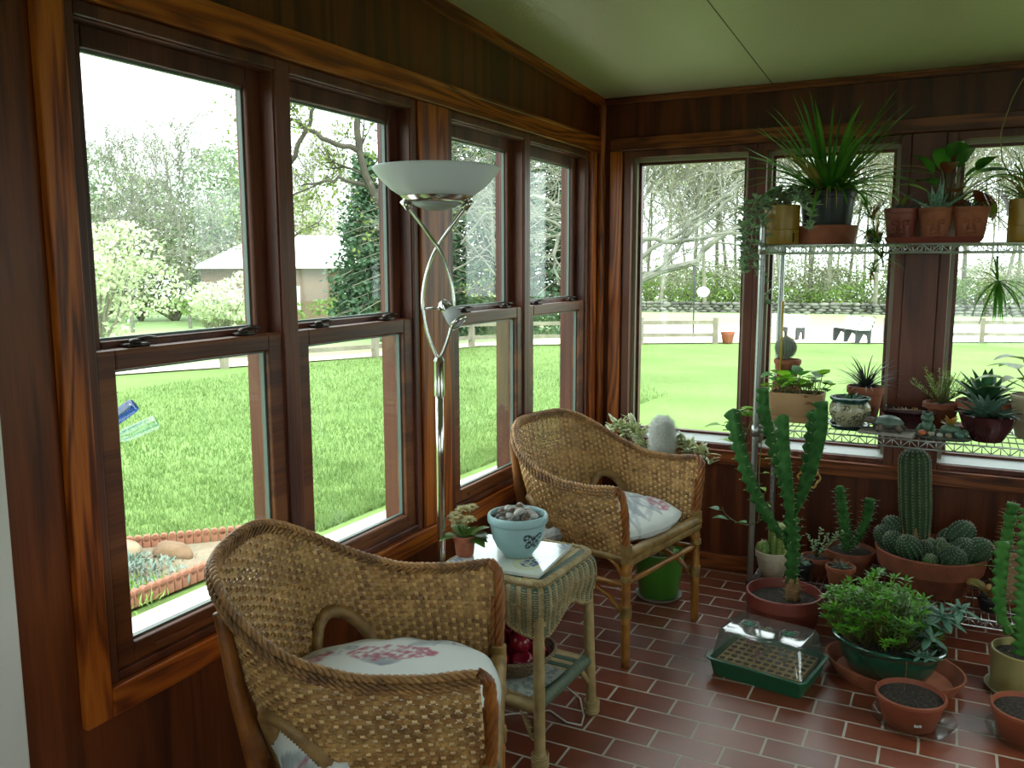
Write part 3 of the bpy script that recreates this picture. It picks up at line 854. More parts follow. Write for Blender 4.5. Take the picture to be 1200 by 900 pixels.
# tile trivet with printed flowers
def tile_board():
    t = thing('tile_trivet', 'glossy white tile with blue flowers lying on the wicker table under the bowl', 'tile', (.396, -1.757, .5735), radians(4))
    b = MB(); h = .15; n = 120; C = []; vs = []; fs = []
    white = np.array(lin('#c9d2cf')); blue = np.array(lin('#2c468f')); cream = np.array(lin('#c6c6a4')); aqua = np.array(lin('#a9c9cc'))
    rnd = random.Random(4)
    fl = []
    for i in range(70):
        a = rnd.uniform(0, 2*pi); r = .037*sqrt(rnd.random()); fl.append((.086+r*cos(a)*.8, -.052+r*sin(a)*1.15, rnd.uniform(.0025, .005)))
    vine = [(.086+.055*cos(q*.35), -.05+.06*sin(q*.35), .0016) for q in range(18)]
    for j in range(n+1):
        for i in range(n+1):
            x = -h+2*h*i/n; y = -h+2*h*j/n; c = white.copy()
            if x > .004 and y < .004:
                c = cream*.35+white*.65
                if (x-.086)**2/.055**2+(y+.05)**2/.075**2 < 1: c = cream
            if any((x-q[0])**2+(y-q[1])**2 < q[2]**2 for q in fl): c = blue
            elif any((x-q[0])**2+(y-q[1])**2 < q[2]**2 for q in vine): c = (blue+aqua)/2
            e = min(h-abs(x), h-abs(y))
            if not (x > .004 and y < .004):
                cd_ = hypot(abs(x)-h, abs(y)-h)
                if cd_ < .05 and (int(cd_*170) % 3 != 0): c = blue*.55+white*.45
                elif .008 < e < .02: c = aqua
                elif abs(sin(x*42)*cos(y*37)) > .88: c = aqua*.6+white*.4
            vs.append((x, y, .011)); C.append(c)
    for j in range(n):
        for i in range(n): a = j*(n+1)+i; fs.append((a, a+1, a+n+2, a+n+1))
    b.add(vs, fs); b.c = C
    b.build('printed_glaze', vcol('glazed_print', rough=.12, spec=.6, coat=.3), t)
    b = MB(); b.box(-h, h, -h, h, 0, .0108); bevel(b.build('tile_body', mat('white_tile_body', '#c5cac8', rough=.25), t, sm=False), .002)
tile_board()
TZ = .5735+.0115
# blue bowl, shade inside the butterfly cut-outs painted into its colour
def butterfly(u, v):
    s = abs(u)
    if s < .05 and abs(v) < .55: return True
    up_ = ((s-.52)/.46)**2+((v-.32-.25*(s-.5))/.42)**2
    lo_ = ((s-.42)/.34)**2+((v+.42)/.38)**2
    inw = up_ < 1 or lo_ < 1
    if not inw: return False
    for (cx, cy, rx, ry) in ((.35,.25,.1,.17),(.62,.42,.12,.15),(.6,.08,.1,.1),(.82,.45,.07,.1),(.33,-.35,.09,.12),(.52,-.5,.09,.12),(.5,-.25,.07,.07),(.2,.05,.05,.1)):
        if ((s-cx)/rx)**2+((v-cy)/ry)**2 < 1: return False
    return True
BOWL = thing('blue_bowl', 'pale blue ceramic bowl with a pierced butterfly, heaped with pebbles on the wicker table', 'bowl', (.418, -1.757, TZ))
prof = [(.0,.0),(.042,.0),(.046,.004),(.05,.010),(.066,.03),(.0785,.056),(.085,.084),(.088,.106),(.093,.108),(.0955,.113),(.0955,.128),(.092,.134),(.087,.134),(.084,.13),(.08,.1),(.07,.05),(.05,.02),(0,.015)]
pp = []
for i in range(len(prof)-1):
    k = 9 if 3 < i < 8 else 2
    for q in range(k): t_ = q/k; pp.append((prof[i][0]+(prof[i+1][0]-prof[i][0])*t_, prof[i][1]+(prof[i+1][1]-prof[i][1])*t_))
pp.append(prof[-1])
b = MB(); NB = 220; b.lathe(pp, NB); blue_ = np.array(lin('#94b6ba')); dark_ = np.array(lin('#1d2b30')); C = []
for r, z in pp:
    for j in range(NB):
        a = 2*pi*j/NB; da = (a-radians(-27)+pi) % (2*pi)-pi
        u = da*.08/.036; v = (z-.064)/.031
        C.append(dark_ if (abs(u) < 1.05 and abs(v) < 1.05 and r > .06 and butterfly(u, v)) else blue_)
b.c = C; b.build('bowl_body', vcol('blue_stoneware', rough=.38, spec=.45), BOWL)
STONE = [mat('grey_pebble', '#a3a29e', rough=.25, col2='#85847f', vs=30), mat('dark_pebble', '#4a4644', rough=.28, col2='#5c5651', vs=20), mat('brown_pebble', '#6f5a4c', rough=.3, col2='#57463d', vs=25), mat('pale_pebble', '#b9b8b2', rough=.25, col2='#97948c', vs=40)]
pmesh = []
for k in range(8):
    b = MB(); rn = random.Random(k); s1, s2 = rn.uniform(.65, .85), rn.uniform(.5, .7)
    def fn(u, v, s1=s1, s2=s2, k=k):
        t = 2*pi*u; p = pi*(v-.5); d = V((cos(t)*cos(p), sin(t)*cos(p)*s1, sin(p)*s2)); return d*(.0185*(1+.12*mnoise.noise(d*1.6+V((k*7, 0, 0)))))
    b.grid(fn, 14, 9, cu=True); o = b.build('pebble', STONE[k % 4]); pmesh.append(o)
n_p = 0
rn = random.Random(11)
for ring_, (rad, cnt, z) in enumerate(((.062, 12, .122), (.05, 9, .131), (.034, 8, .141), (.015, 4, .147), (.055, 5, .139), (.03, 3, .155))):
    for i in range(cnt):
        a = 2*pi*(i+rn.uniform(-.2, .2))/cnt+ring_*.7
        if n_p < 8: o = pmesh[n_p]
        else: o = pmesh[rn.randrange(8)].copy(); COL.objects.link(o)
        n_p += 1
        o.location = (.418+rad*cos(a), -1.757+rad*sin(a), TZ+z-.008+rn.uniform(-.003, .003)); o.rotation_euler = (rn.uniform(-.5, .5), rn.uniform(-.5, .5), rn.uniform(0, 6.28))
        tag(o, 'smooth river pebble heaped in the pale blue butterfly bowl', 'pebble', 'pebbles in the blue bowl')

# terracotta helper and little flower pot
TERRA = mat('terracotta', '#99573a', rough=.75, col2='#82482f', vs=18, bump=.12, bs=120)
TERRA_D = mat('old_terracotta', '#86492f', rough=.8, col2='#6d3a26', vs=14, bump=.15, bs=100)
TERRA_R = mat('red_plastic_terracotta', '#7f3a2e', rough=.5, col2='#6f3027', vs=8)
TERRA_P = mat('plastic_terracotta', '#8f4c32', rough=.55, col2='#7f422b', vs=8)
SOIL = mat('potting_soil', '#17110d', rough=.95, col2='#453a2e', vs=95, bump=1., bs=150, contrast=(.4,.7))
GRIT = mat('gravel_topping', '#3d3833', rough=.9, col2='#77706a', vs=180, bump=1., bs=200, contrast=(.5,.65))
def pot_prof(rt_, rb, h, lip=.006, lh=.022, wall=.006):
    return [(0,0),(rb-.004,0),(rb,.004),(rt_-lip,h-lh),(rt_,h-lh+.002),(rt_,h-.003),(rt_-.003,h),(rt_-wall,h),(rt_-wall-.002,h-.01),(max(.01,rb-wall),.02),(0,.018)]
def add_pot(t, rt_, rb, h, m, lip=.006, lh=.022, wall=.006, soil=.018, sm_=SOIL, sx=1, sy=1, name='pot', n=40, z0=0.):
    b = MB(); b.lathe(pot_prof(rt_, rb, h, lip, lh, wall), n, (0,0,z0), sx=sx, sy=sy); o = sharp(b.build(name, m, t), 40)
    if soil is not None:
        b = MB(); rs = rt_-wall-.0015; k = [(0,h-soil+.006),(rs*.4,h-soil+.005),(rs*.75,h-soil+.002),(rs,h-soil-.002)]
        b.lathe(k, 24, (0,0,z0), sx=sx, sy=sy); b.build('soil', sm_, t)
    return o
def saucer(name, label, cat, loc, r, h, m, sx=1, sy=1, rz=0, base=.85, wall=.006):
    b = MB(); b.lathe([(0,0),(r*base,0),(r-.002,h*.8),(r,h),(r-wall*.6,h),(r-wall,h*.9),(r*base-wall*.6,wall),(0,wall)], 44, sx=sx, sy=sy)
    o = sharp(b.build(name, m, None, loc, rot=(0,0,rz)), 40); return tag(o, label, cat)
def LEAF(name, c, c2=None, rough=.4, tr=.18, vs=15, isl=.18, spec=.45):
    return mat(name, c, rough=rough, col2=c2 or c, vs=vs, transl=tr, isl=isl, spec=spec)
t = thing('flower_pot', 'tiny clay pot of cream flowers on the wicker table beside the blue bowl', 'potted plant', (.272, -1.838, TZ-.0003))
add_pot(t, .036, .028, .066, mat('pale_clay', '#b2684c', rough=.75, col2='#a35a40', vs=30), .003, .02, .004, .012)
b = MB(); rn = random.Random(2); g1 = LEAF('posy_leaf', '#4f6b35', '#6f8f3a'); fb = MB(); cb = MB(); sb = MB()
for i in range(13):
    a = rn.uniform(0, 6.28); b.blade((.012*cos(a), .012*sin(a), .056), a, rn.uniform(.055, .08), .042, rn.uniform(.1, 1.0), .9, 5, prof=lambda t_: sin(pi*min(1, t_*.93+.05))**.7, fold=.15)
b.blade((.01,-.005,.06), -.4, .08, .036, .9, .5, 5, prof=lambda t_: sin(pi*min(1, t_*.93+.05))**.7)
for (fx, fy, fz, fr) in ((-.03,-.005,.122,.024),(-.008,-.02,.105,.022),(.024,-.014,.118,.024),(.0,.012,.142,.024),(.02,.015,.152,.018),(-.022,.02,.138,.02),(-.015,-.03,.118,.018)):
    sb.tube([(0,0,.055), (fx*.5, fy*.5, fz*.7), (fx, fy, fz-.002)], .0016, 5)
    fb = MB(); fr *= 1.2
    for ring_ in range(2):
        for k in range(11):
            a = 2*pi*k/11+ring_*.28; fb.blade((fx, fy, fz+ring_*.003), a, fr*(1-.25*ring_), .010, .25+ring_*.4, .5, 3, prof=lambda t_: sin(pi*min(1, t_*.8+.15))**.6)
    fo = fb.build('flower', LEAF('cream_petal', '#d6cea4', '#c4bb8c', rough=.7), t); cb = MB(); cb.sphere((fx, fy, fz+.004), .006, 8, 6, sc=(1,1,.6)); cb.build('flower_centre', mat('ochre_centre', '#8d7a3a', rough=.8), fo)
b.build('leaves', g1, t); sb.build('stems', g1, t)

# fruit basket on the lower shelf
t = thing('fruit_basket', 'shallow woven basket of red apples on the lower shelf of the wicker table', 'basket', (.405, -1.765, SZ+.004))
BK = mat('brown_splint', '#7d6a50', rough=.6, col2='#5f4d38', vs=20, isl=.15)
def bkS(a, c): r = .085+.05*c**.8; return V((r*cos(2*pi*a), r*sin(2*pi*a), .006+.062*c))
b1 = MB(); b2 = MB(); weave(b1, b2, bkS, 36, 7, lambda a, c: True, .009, .002, .007, .002, .002, closed=True)
o = b1.build('woven_side', BK, t, sm=False); b2.build('splints', BK, o, sm=False)
b = MB(); rope(b, [bkS(i/80, 1.) for i in range(81)], .003, .0042, 2, .03, 5); b.build('rim', BK, t)
b = MB(); b.lathe([(0,.003),(.086,.003),(.088,.008),(0,.008)], 32); b.build('base', BK, t)
APP = mat('red_apple_skin', '#8d1a28', rough=.22, col2='#6b1020', vs=14, contrast=(.3,.7), stretch=(1,1,.3)); STEMM = mat('apple_stalk', '#3a2a18', rough=.8)
ap0 = None; rn = random.Random(5)
spots = [(.076*cos(a), .076*sin(a), .05) for a in [k*2*pi/6+.35 for k in range(6)]] + [(0, 0, .045)] + [(.054*cos(a), .054*sin(a), .104) for a in [k*2*pi/4+.9 for k in range(4)]] + [(.0, .0, .158)]
for i, (x, y, z) in enumerate(spots):
    if ap0 is None:
        b = MB(); b.grid(lambda u, v: (lambda ph, th: V(((.036*(sin(ph)**.9)*(1+.02*cos(5*th)*(v))) * cos(th), (.036*(sin(ph)**.9)) * sin(th), -.034*cos(ph)*(1-.35*exp(-((ph-pi)/.55)**2)-.2*exp(-(ph/.5)**2)))))(max(1e-4, pi*v), 2*pi*u), 24, 16, cu=True)
        ap0 = b.build('apple', APP); b = MB(); b.tube([(0,0,.018), (.001,0,.03), (.004,0,.04)], [.0015,.0013,.002], 5); b.build('stalk', STEMM, ap0); o = ap0
    else: o = dup(ap0)
    o.location = (.405+x, -1.765+y, SZ+.006+z); o.rotation_euler = (rn.uniform(-.6, .6), rn.uniform(-.6, .6), rn.uniform(0, 6))
    tag(o, 'red apple in the basket on the lower shelf of the side table', 'apple', 'apples in the basket')
b = MB(); b.box(-.07, .07, -.1, .1, 0, .003); bk = thing('booklet', 'pale printed leaflet under the fruit basket on the lower shelf', 'leaflet', (.485, -1.80, SZ+.0005), radians(-12))
o = b.build('pages', mat('leaflet_paper', '#a9aea6', rough=.6, col2='#7d8a86', vs=45, contrast=(.48,.56)), bk, sm=False)

# ------------------------------------------------------------------ floor lamp
LP = thing('floor_lamp', 'tall chrome floor lamp with frosted glass bowl shade, by the left windows', 'lamp', (.205, -1.868, 0))
b = MB(); b.lathe([(0,0),(.078,0),(.08,.004),(.078,.014),(.05,.024),(.02,.03),(.013,.05),(0,.05)], 32); sharp(b.build('base', CHROME, LP))
b = MB(); b.tube([(0,0,.04), (0,0,.4), (0,0,.9), (0,0,1.11)], .0125, 14); b.build('pole', CHROME, LP)
b = MB(); b.lathe([(.0125,1.09),(.0165,1.092),(.0165,1.125),(.0158,1.13),(.0158,1.195),(.017,1.2),(.012,1.212),(0,1.212)], 20); sharp(b.build('collar', CHROME, LP))
RTL = V((cos(yw), sin(yw), 0))                       # the arms' common plane, square to the room's diagonal
def armp(s):
    pts = []
    for i in range(33):
        t_ = i/32; z = 1.205+.46*t_
        # lens shape, crosses over at 3/4, opens out to the shade
        if t_ < .74: x = .047*sin(pi*t_/.74)**.85
        else: x = -.088*((t_-.74)/.26)**1.05
        pts.append(RTL*(s*x)+V((0,0,z)) + RTL.cross(V((0,0,1)))*(.007*s*exp(-((t_-.74)/.08)**2)))
    return pts
for s in (1, -1):
    b = MB(); pts = armp(s); b.tube(pts, .0055, 8); am = b.build('curved_arm', CHROME, LP)
    d = (pts[-1]-pts[-3]).normalized(); b = MB(); b.tube([pts[-1]-d*.012, pts[-1]+d*.022], .0115, 12); b.build('socket_sleeve', CHROME, am)
b = MB(); b.lathe([(.05,1.672),(.085,1.676),(.1,1.684),(.109,1.692),(.106,1.694),(.08,1.686),(.05,1.68),(.02,1.7),(0,1.7)], 48); sharp(b.build('shade_holder', CHROME, LP))
FROST = mat('frosted_glass', '#e6e9ec', rough=.3, transl=.6, spec=.5)
b = MB(); b.lathe([(0,1.651),(.03,1.653),(.055,1.661),(.074,1.672),(.07,1.676),(.05,1.667),(0,1.657)], 40); b.build('glass_finial', FROST, LP)
b = MB(); b.lathe([(.085,1.687),(.106,1.693),(.135,1.712),(.16,1.735),(.177,1.755),(.188,1.770),(.19,1.7745),(.187,1.777),(.182,1.772),(.155,1.738),(.13,1.716),(.1,1.70),(.06,1.695),(0,1.694)], 64); b.build('glass_shade', FROST, LP)
# reading spot on a side arm
R2 = RTL
b = MB(); b.tube([R2*-.046+V((0,0,1.36)), R2*.0+V((0,0,1.362)), R2*.012+V((0,0,1.362))], .0035, 8); b.sphere(R2*.006+V((0,0,1.362)), .009, 10, 8); b.build('side_arm', CHROME, LP)
ax = (R2*.62+V((0,0,-.72))+RTL.cross(V((0,0,1)))*.25).normalized(); q = ax.to_track_quat('Z', 'Y').to_matrix().to_4x4(); hp = R2*.016+V((0,0,1.372))
b = MB(); b.lathe([(0,-.012),(.012,-.01),(.018,.0),(.02,.02),(.0195,.03),(.014,.03),(0,.028)], 20, hp, M=q); sp = sharp(b.build('spot_housing', CHROME, LP))
b = MB(); b.lathe([(.014,.018),(.021,.024),(.026,.05),(.028,.075),(.0255,.075),(.022,.045),(.012,.03)], 20, hp, M=q); b.build('spot_shade', FROST, sp)
b = MB(); b.lathe([(.0285,.066),(.0295,.067),(.0295,.078),(.0275,.078)], 20, hp, M=q); b.build('spot_rim', CHROME, sp)
# cord on the floor
b = MB(); b.tube([(.26,-1.80,.004), (.36,-1.70,.004), (.47,-1.62,.004), (.55,-1.665,.004), (.60,-1.66,.004), (.585,-1.60,.004), (.53,-1.5,.004), (.42,-1.42,.004), (.2,-1.40,.004), (.06,-1.3,.004)], .0035, 6)
tag(b.build('power_cord', mat('white_cord', '#b9b5a8', rough=.5)), 'thin white electric cord on the brick floor behind the wicker table legs', 'cord')
def cloudy(name):
    m, nt, N, L = newmat(name); g = glass('lid_clear', (.9,.94,.92), base=.2, rough=.1)
    out = N.new('ShaderNodeOutputMaterial'); t = N.new('ShaderNodeBsdfTransparent'); t.inputs['Color'].default_value = (.9,.94,.92,1)
    gl = N.new('ShaderNodeBsdfGlossy'); gl.inputs['Roughness'].default_value = .09; d = N.new('ShaderNodeBsdfDiffuse'); d.inputs['Color'].default_value = (.75,.8,.78,1)
    lw = N.new('ShaderNodeLayerWeight'); lw.inputs['Blend'].default_value = .5; pw = N.new('ShaderNodeMath'); pw.operation = 'POWER'; pw.inputs[1].default_value = 2.5; L.new(lw.outputs['Facing'], pw.inputs[0])
    ma = N.new('ShaderNodeMath'); ma.operation = 'MULTIPLY_ADD'; ma.inputs[1].default_value = .7; ma.inputs[2].default_value = .13; L.new(pw.outputs[0], ma.inputs[0])
    m1 = N.new('ShaderNodeMixShader'); m1.inputs[0].default_value = .07; L.new(t.outputs[0], m1.inputs[1]); L.new(d.outputs[0], m1.inputs[2])
    m2 = N.new('ShaderNodeMixShader'); L.new(ma.outputs[0], m2.inputs[0]); L.new(m1.outputs[0], m2.inputs[1]); L.new(gl.outputs[0], m2.inputs[2]); L.new(m2.outputs[0], out.inputs['Surface'])
    return m
# ------------------------------------------------------------------ wire rack
RX0, RX1, RY0, RY1 = .906, 2.12, -.545, -.085
ZB, ZM, ZT = .165, .828, 1.566
RK = thing('wire_rack', 'chrome wire shelving rack with three shelves of potted plants under the back windows', 'shelving', (0, 0, 0))
for x in (RX0, RX1):
    for y in (RY0, RY1):
        b = MB(); k = 64; P = []; R_ = []
        for i in range(k):
            z = .012+1.62*i/(k-1)
            P += [(x,y,z-.0012),(x,y,z),(x,y,z+.0012)]; R_ += [.0125,.0119,.0125]
        b.tube(P, R_, 14); b.sphere((x,y,1.636), .0128, 10, 6); po = sharp(b.build('post', STEEL, RK), 20)
        b = MB(); b.tube([(x,y,0),(x,y,.012)], [.017,.012], 12); b.build('foot', mat('black_plastic', '#15161a', rough=.5), po)
for nm, z in (('lower', ZB), ('middle', ZM), ('top', ZT)):
    b = MB(); r_ = .0030
    zt_, zb_ = z-.004, z-.034
    for zz in (zt_, zb_):
        b.tube([(RX0,RY0,zz),(RX1,RY0,zz),(RX1,RY1,zz),(RX0,RY1,zz)], .0034, 6, closed=True)
    sh = b.build('shelf', STEEL, RK)
    # truss round the edge: uprights and zigzag
    def trs(a, c):
        b = MB(); a = V(a); c = V(c); n_ = max(2, int((c-a).length/.03)); 
        for i in range(n_):
            p = a.lerp(c, i/n_); q = a.lerp(c, (i+1)/n_)
            p0, p1 = (p+V((0,0,zb_)), q+V((0,0,zt_))) if i % 2 == 0 else (p+V((0,0,zt_)), q+V((0,0,zb_)))
            b.tube([p0, p1], .0021, 5)
            b.tube([q+V((0,0,zb_)), q+V((0,0,zt_))], .0021, 5)
        return b.build('truss_edge', STEEL, sh)
    trs((RX0,RY0,0), (RX1,RY0,0)); trs((RX0,RY1,0), (RX1,RY1,0)); trs((RX0,RY0,0), (RX0,RY1,0)); trs((RX1,RY0,0), (RX1,RY1,0))
    b = MB(); n_ = 48
    for i in range(1, n_):
        x = RX0+(RX1-RX0)*i/n_; b.tube([(x,RY0,z-.0015),(x,RY1,z-.0015)], .0018, 5)
    for k in range(1, 4):
        y = RY0+(RY1-RY0)*k/4; b.tube([(RX0,y,z-.0055),(RX1,y,z-.0055)], .0026, 6)
    b.build('wire_deck', STEEL, sh)
    for x in (RX0, RX1):
        for y in (RY0, RY1):
            b = MB(); b.lathe([(.0135,z-.04),(.019,z-.038),(.0165,z+.004),(.0135,z+.006)], 14, (x,y,0)); b.build('collar', STEEL if nm != 'lower' else mat('dark_collar', '#3a3c3e', rough=.4, metal=.6), sh)

# ------------------------------------------------------------------ plant builders
CAC = LEAF('cactus_skin', '#2f5428', '#426a30', rough=.6, tr=.0, vs=22, isl=0)
CAC_L = LEAF('pale_cactus_skin', '#5d7a34', '#7f8f3f', rough=.5, tr=.0, vs=10, isl=0)
CAC_D = LEAF('dark_cactus_skin', '#1b351d', '#294825', rough=.65, tr=.0, vs=22, isl=0)
SPINE = mat('pale_spines', '#b9ab82', rough=.7)
SPINE_W = mat('white_spines', '#a3a594', rough=.8)
WOOL = mat('white_wool', '#e6e8e3', rough=.9)
CORK = mat('corky_stem', '#8d6b45', rough=.85, col2='#6b4e30', vs=40, bump=.4, bs=90)
EUPH = LEAF('euphorbia_skin', '#336b28', '#4c8238', rough=.55, tr=.0, vs=18, isl=0, spec=.3)
EUPH_D = LEAF('dark_euphorbia_skin', '#264e22', '#37632e', rough=.7, tr=0., vs=25, isl=0, spec=.12)
GRASS = LEAF('strap_leaf_green', '#3a7422', '#5f9634', rough=.4, tr=.38, vs=8)
GRASS_Y = LEAF('yellowing_strap_leaf', '#8a8a3c', '#a58c4a', rough=.5, tr=.3, vs=8)
SUC = LEAF('grey_green_succulent', '#8caa84', '#aac49c', rough=.55, tr=.42, vs=20)
SUC_B = LEAF('blue_green_succulent', '#4f7a66', '#6b927c', rough=.45, tr=.08, vs=20)
SED = LEAF('bright_sedum_leaf', '#41801f', '#6ba532', rough=.35, tr=.15, vs=10)
ALOE = LEAF('spotted_aloe_leaf', '#3f6b57', '#7c9c86', rough=.45, tr=.05, vs=90)
AGAV = LEAF('dark_agave_leaf', '#274d33', '#3f6c45', rough=.4, tr=.08, vs=25)
HART = LEAF('bright_heart_leaf', '#74ae28', '#9ccb3f', spec=.3, rough=.5, tr=.3, vs=14)
HART_D = LEAF('deep_green_leaf', '#35722a', '#4c8a34', spec=.3, rough=.5, tr=.3, vs=14)
REDL = LEAF('brown_red_leaf', '#6b2a17', '#8a4a22', rough=.35, tr=.3, vs=10)
BLKL = LEAF('blackish_grass_leaf', '#1d2322', '#333a30', rough=.35, tr=.1, vs=20)
VINE = mat('vine_stem', '#7a6a3c', rough=.7, col2='#566b33', vs=20)
DRY = LEAF('dry_leaf', '#8a5a2c', '#a5803f', rough=.7, tr=.2, vs=10)
rnd = random.Random(21)
U = rnd.uniform

def ribbed(b, bs, pts, rad, ribs, depth=.16, mi=0, spine=.012, step=2, smi=0, nper=6, tilt=0., spr=.0007, dense=1):
    """ribbed cactus column or ball along pts with radii rad; spines go into bs"""
    n = ribs*nper; P = [V(p) for p in pts]; k = len(P); vs = []; prev = None; F = []
    for i in range(k):
        d = (P[min(i+1,k-1)]-P[max(i-1,0)]).normalized()
        u = V((1,0,0)) if prev is None else prev
        if abs(u.dot(d)) > .95: u = V((0,1,0))
        u = (u-d*u.dot(d)).normalized(); prev = u; w_ = d.cross(u); F.append((P[i], u, w_, d))
        for j in range(n):
            a = 2*pi*j/n; f = 1-depth*(1-abs(cos(a*ribs/2))**.7*1.0)
            vs.append(P[i]+(u*cos(a)+w_*sin(a))*(rad[i]*f))
    fs = []
    for i in range(k-1):
        for j in range(n): fs.append((i*n+j, i*n+(j+1) % n, (i+1)*n+(j+1) % n, (i+1)*n+j))
    fs.append(tuple((k-1)*n+j for j in range(n)))
    b.add(vs, fs, mi)
    if bs is None: return
    for i in range(1, k-1, step):
        if rad[i] < .002: continue
        for q in range(ribs):
            a = 2*pi*q/ribs; p, u, w_, d = F[i]; o = u*cos(a)+w_*sin(a); t_ = d.cross(o); base = p+o*rad[i]*.98
            slope = (rad[i+1]-rad[i-1])/max(1e-6, (P[i+1]-P[i-1]).length); o2 = (o-d*slope).normalized()
            for m in range(5*dense):
                ang = 2*pi*m/(5*dense)+U(-.4,.4); L_ = spine*U(.6,1.1)
                bs.spike(base, base+o2*L_*.45+(t_*cos(ang)+d*sin(ang))*L_*.7, spr, smi)
def ball_pts(c, r, ax=(0,0,1), h=None, n=12):
    c = V(c); ax = V(ax).normalized(); h = h or r; pts = []; rad = []
    for i in range(n+1):
        p = pi*i/n; pts.append(c-ax*(h*cos(p))); rad.append(max(.0015, r*sin(p)*(1 if i < n-1 else .9)))
    # slight dimple
    return pts, rad
def column_pts(base, top, r, n=22, r0=None, bend=0.):
    base = V(base); top = V(top); pts = []; rad = []
    for i in range(n+1):
        t_ = i/n; pts.append(base.lerp(top, t_)+V((bend*sin(pi*t_), 0, 0)))
        rr = (r0 or r)+(r-(r0 or r))*smooth(t_*2.2)
        cap = 1. if t_ < .86 else sqrt(max(.0, 1-((t_-.86)/.14)**2))
        rad.append(max(.0015, rr*cap))
    return pts, rad
def euphorbia(b, bs, path, R_, wings=3, tooth=.032, mi=0, spine=.013, smi=0, tw=.0, taper=.25, wing=.55):
    """angular winged stem with scalloped edges and thorns on the teeth"""
    L_ = path_len(path); k = max(8, int(L_/.005)); P = resample(path, k); n = wings*4; vs = []; prev = None
    for i in range(k):
        d = (P[min(i+1,k-1)]-P[max(i-1,0)]).normalized()
        u = V((0.6,-.8,0)) if prev is None else prev
        u = (u-d*u.dot(d)).normalized(); prev = u; w_ = d.cross(u); t_ = i/(k-1)
        s = i/k*L_; ph = (s/tooth) % 1.; sc = .52+.48*(1-abs(2*((ph+.12) % 1.)-1))**.75
        env = (1-taper*(1-smooth(t_*3)))*(1 if t_ < .97 else max(.15, sqrt(max(0, 1-((t_-.97)/.03)**2))))
        R0 = R_[0]+(R_[1]-R_[0])*t_ if hasattr(R_, '__len__') else R_
        for j in range(n):
            a = 2*pi*j/n+tw*s; q = j % 4
            rr = R0*env*(sc if q == 0 else (wing if q in (1, 3) else .38))
            vs.append(P[i]+(u*cos(a)+w_*sin(a))*rr)
        if bs is not None and i > 1 and abs(ph-.5) < .5*.005/tooth*1.05:
            for q in range(wings):
                a = 2*pi*q*4/n+tw*s; o = u*cos(a)+w_*sin(a); tt = d.cross(o); base = P[i]+o*R0*env*.98
                for m in (-1, 1): bs.spike(base, base+o*spine*.8+tt*m*spine*.7+d*U(-.3,.3)*spine, .0011, smi)
    fs = []
    for i in range(k-1):
        for j in range(n): fs.append((i*n+j, i*n+(j+1) % n, (i+1)*n+(j+1) % n, (i+1)*n+j))
    fs.append(tuple((k-1)*n+j for j in range(n)))
    b.add(vs, fs, mi)
def oval(t_): return max(.02, sin(pi*min(1, t_*.94+.04))**.75)
def heart(t_): return max(.03, (min(1, t_*7)**.5)*(1-t_**1.6)**.8*1.05)
def rosette(b, c, n, L_, w_, lay=3, el0=.2, el1=1.2, droop=.3, th=.4, mi=0, jit=.15, tilt=None):
    k = 0; c = V(c)
    for l in range(lay):
        m = max(3, int(n*(1-.22*l)/lay*1.2)); e = el0+(el1-el0)*l/max(1, lay-1); s = 1-.22*l
        for i in range(m):
            a = 2*pi*(i+.5*(l % 2))/m+U(-jit, jit)
            b.fleshy(c+V((cos(a), sin(a), 0))*.004, a, L_*s*U(.85,1.1), w_*s, e+U(-.12,.12), droop, th, 5, mi)
def vine(b, lb, path, leaf, n_leaf, size, mi=0, prof=heart, r=.0022, droop=.6, az=None):
    P = resample(path, 24); b.tube(P, r, 5)
    for i in range(n_leaf):
        p = P[min(23, int(23*(i+.7)/n_leaf))]; a = az+U(-.9,.9) if az is not None else U(0, 6.28); e = U(.0,.7)
        pet = p+V((cos(a)*cos(e), sin(a)*cos(e), sin(e)))*size*.45
        b.tube([p, p.lerp(pet, .5)+V((0,0,size*.08)), pet], r*.7, 4)
        lb.blade(pet, a+U(-.4,.4), size*U(.8,1.15), size*.78, U(-.2,.4), droop*U(.6,1.3), 5, mi, .2, prof)

# ------------------------------------------------------------------ tall euphorbia in the red pot, on the floor before the rack
t = thing('potted_euphorbia', 'tall thorny candelabra euphorbia in a wide red pot at the rack\'s front corner', 'potted plant', (1.072, -.712, 0))
add_pot(t, .146, .108, .212, TERRA_R, .004, .05, .008, .035)
b = MB(); s = MB(); L = lambda x, z, y=0.: V((x-1.072, y+.0, z))
tr = [L(1.105,.175), L(1.10,.30), L(1.098,.42), L(1.087,.52)]
euphorbia(b, s, tr, (.034,.040), 4, .034, spine=.02, taper=.45)
euphorbia(b, s, [L(1.095,.40,.0), L(1.03,.47,-.02), L(.975,.56,-.03), L(.92,.68,-.03), L(.885,.78,-.02), L(.862,.86,-.01), L(.85,.925,0)], (.030,.044), 3, .042, spine=.013)
euphorbia(b, s, [L(1.09,.50,.01), L(1.062,.60,.03), L(1.03,.70,.04), L(.99,.82,.05), L(.963,.92,.05), L(.955,1.01,.05)], (.030,.036), 3, .042)
euphorbia(b, s, [L(1.087,.50,-.01), L(1.085,.60,-.03), L(1.07,.72,-.05), L(1.056,.83,-.05), L(1.05,.925,-.05)], (.032,.04), 3, .042)
euphorbia(b, s, [L(1.087,.5,.0), L(1.12,.585,.02), L(1.15,.68,.02), L(1.172,.78,.02), L(1.185,.87,.02), L(1.18,.975,.02)], (.030,.040), 3, .042)
euphorbia(b, s, [L(1.11,.56,.02), L(1.13,.66,.05), L(1.135,.76,.06), L(1.145,.86,.06), L(1.15,.935,.06)], (.026,.035), 3, .042)
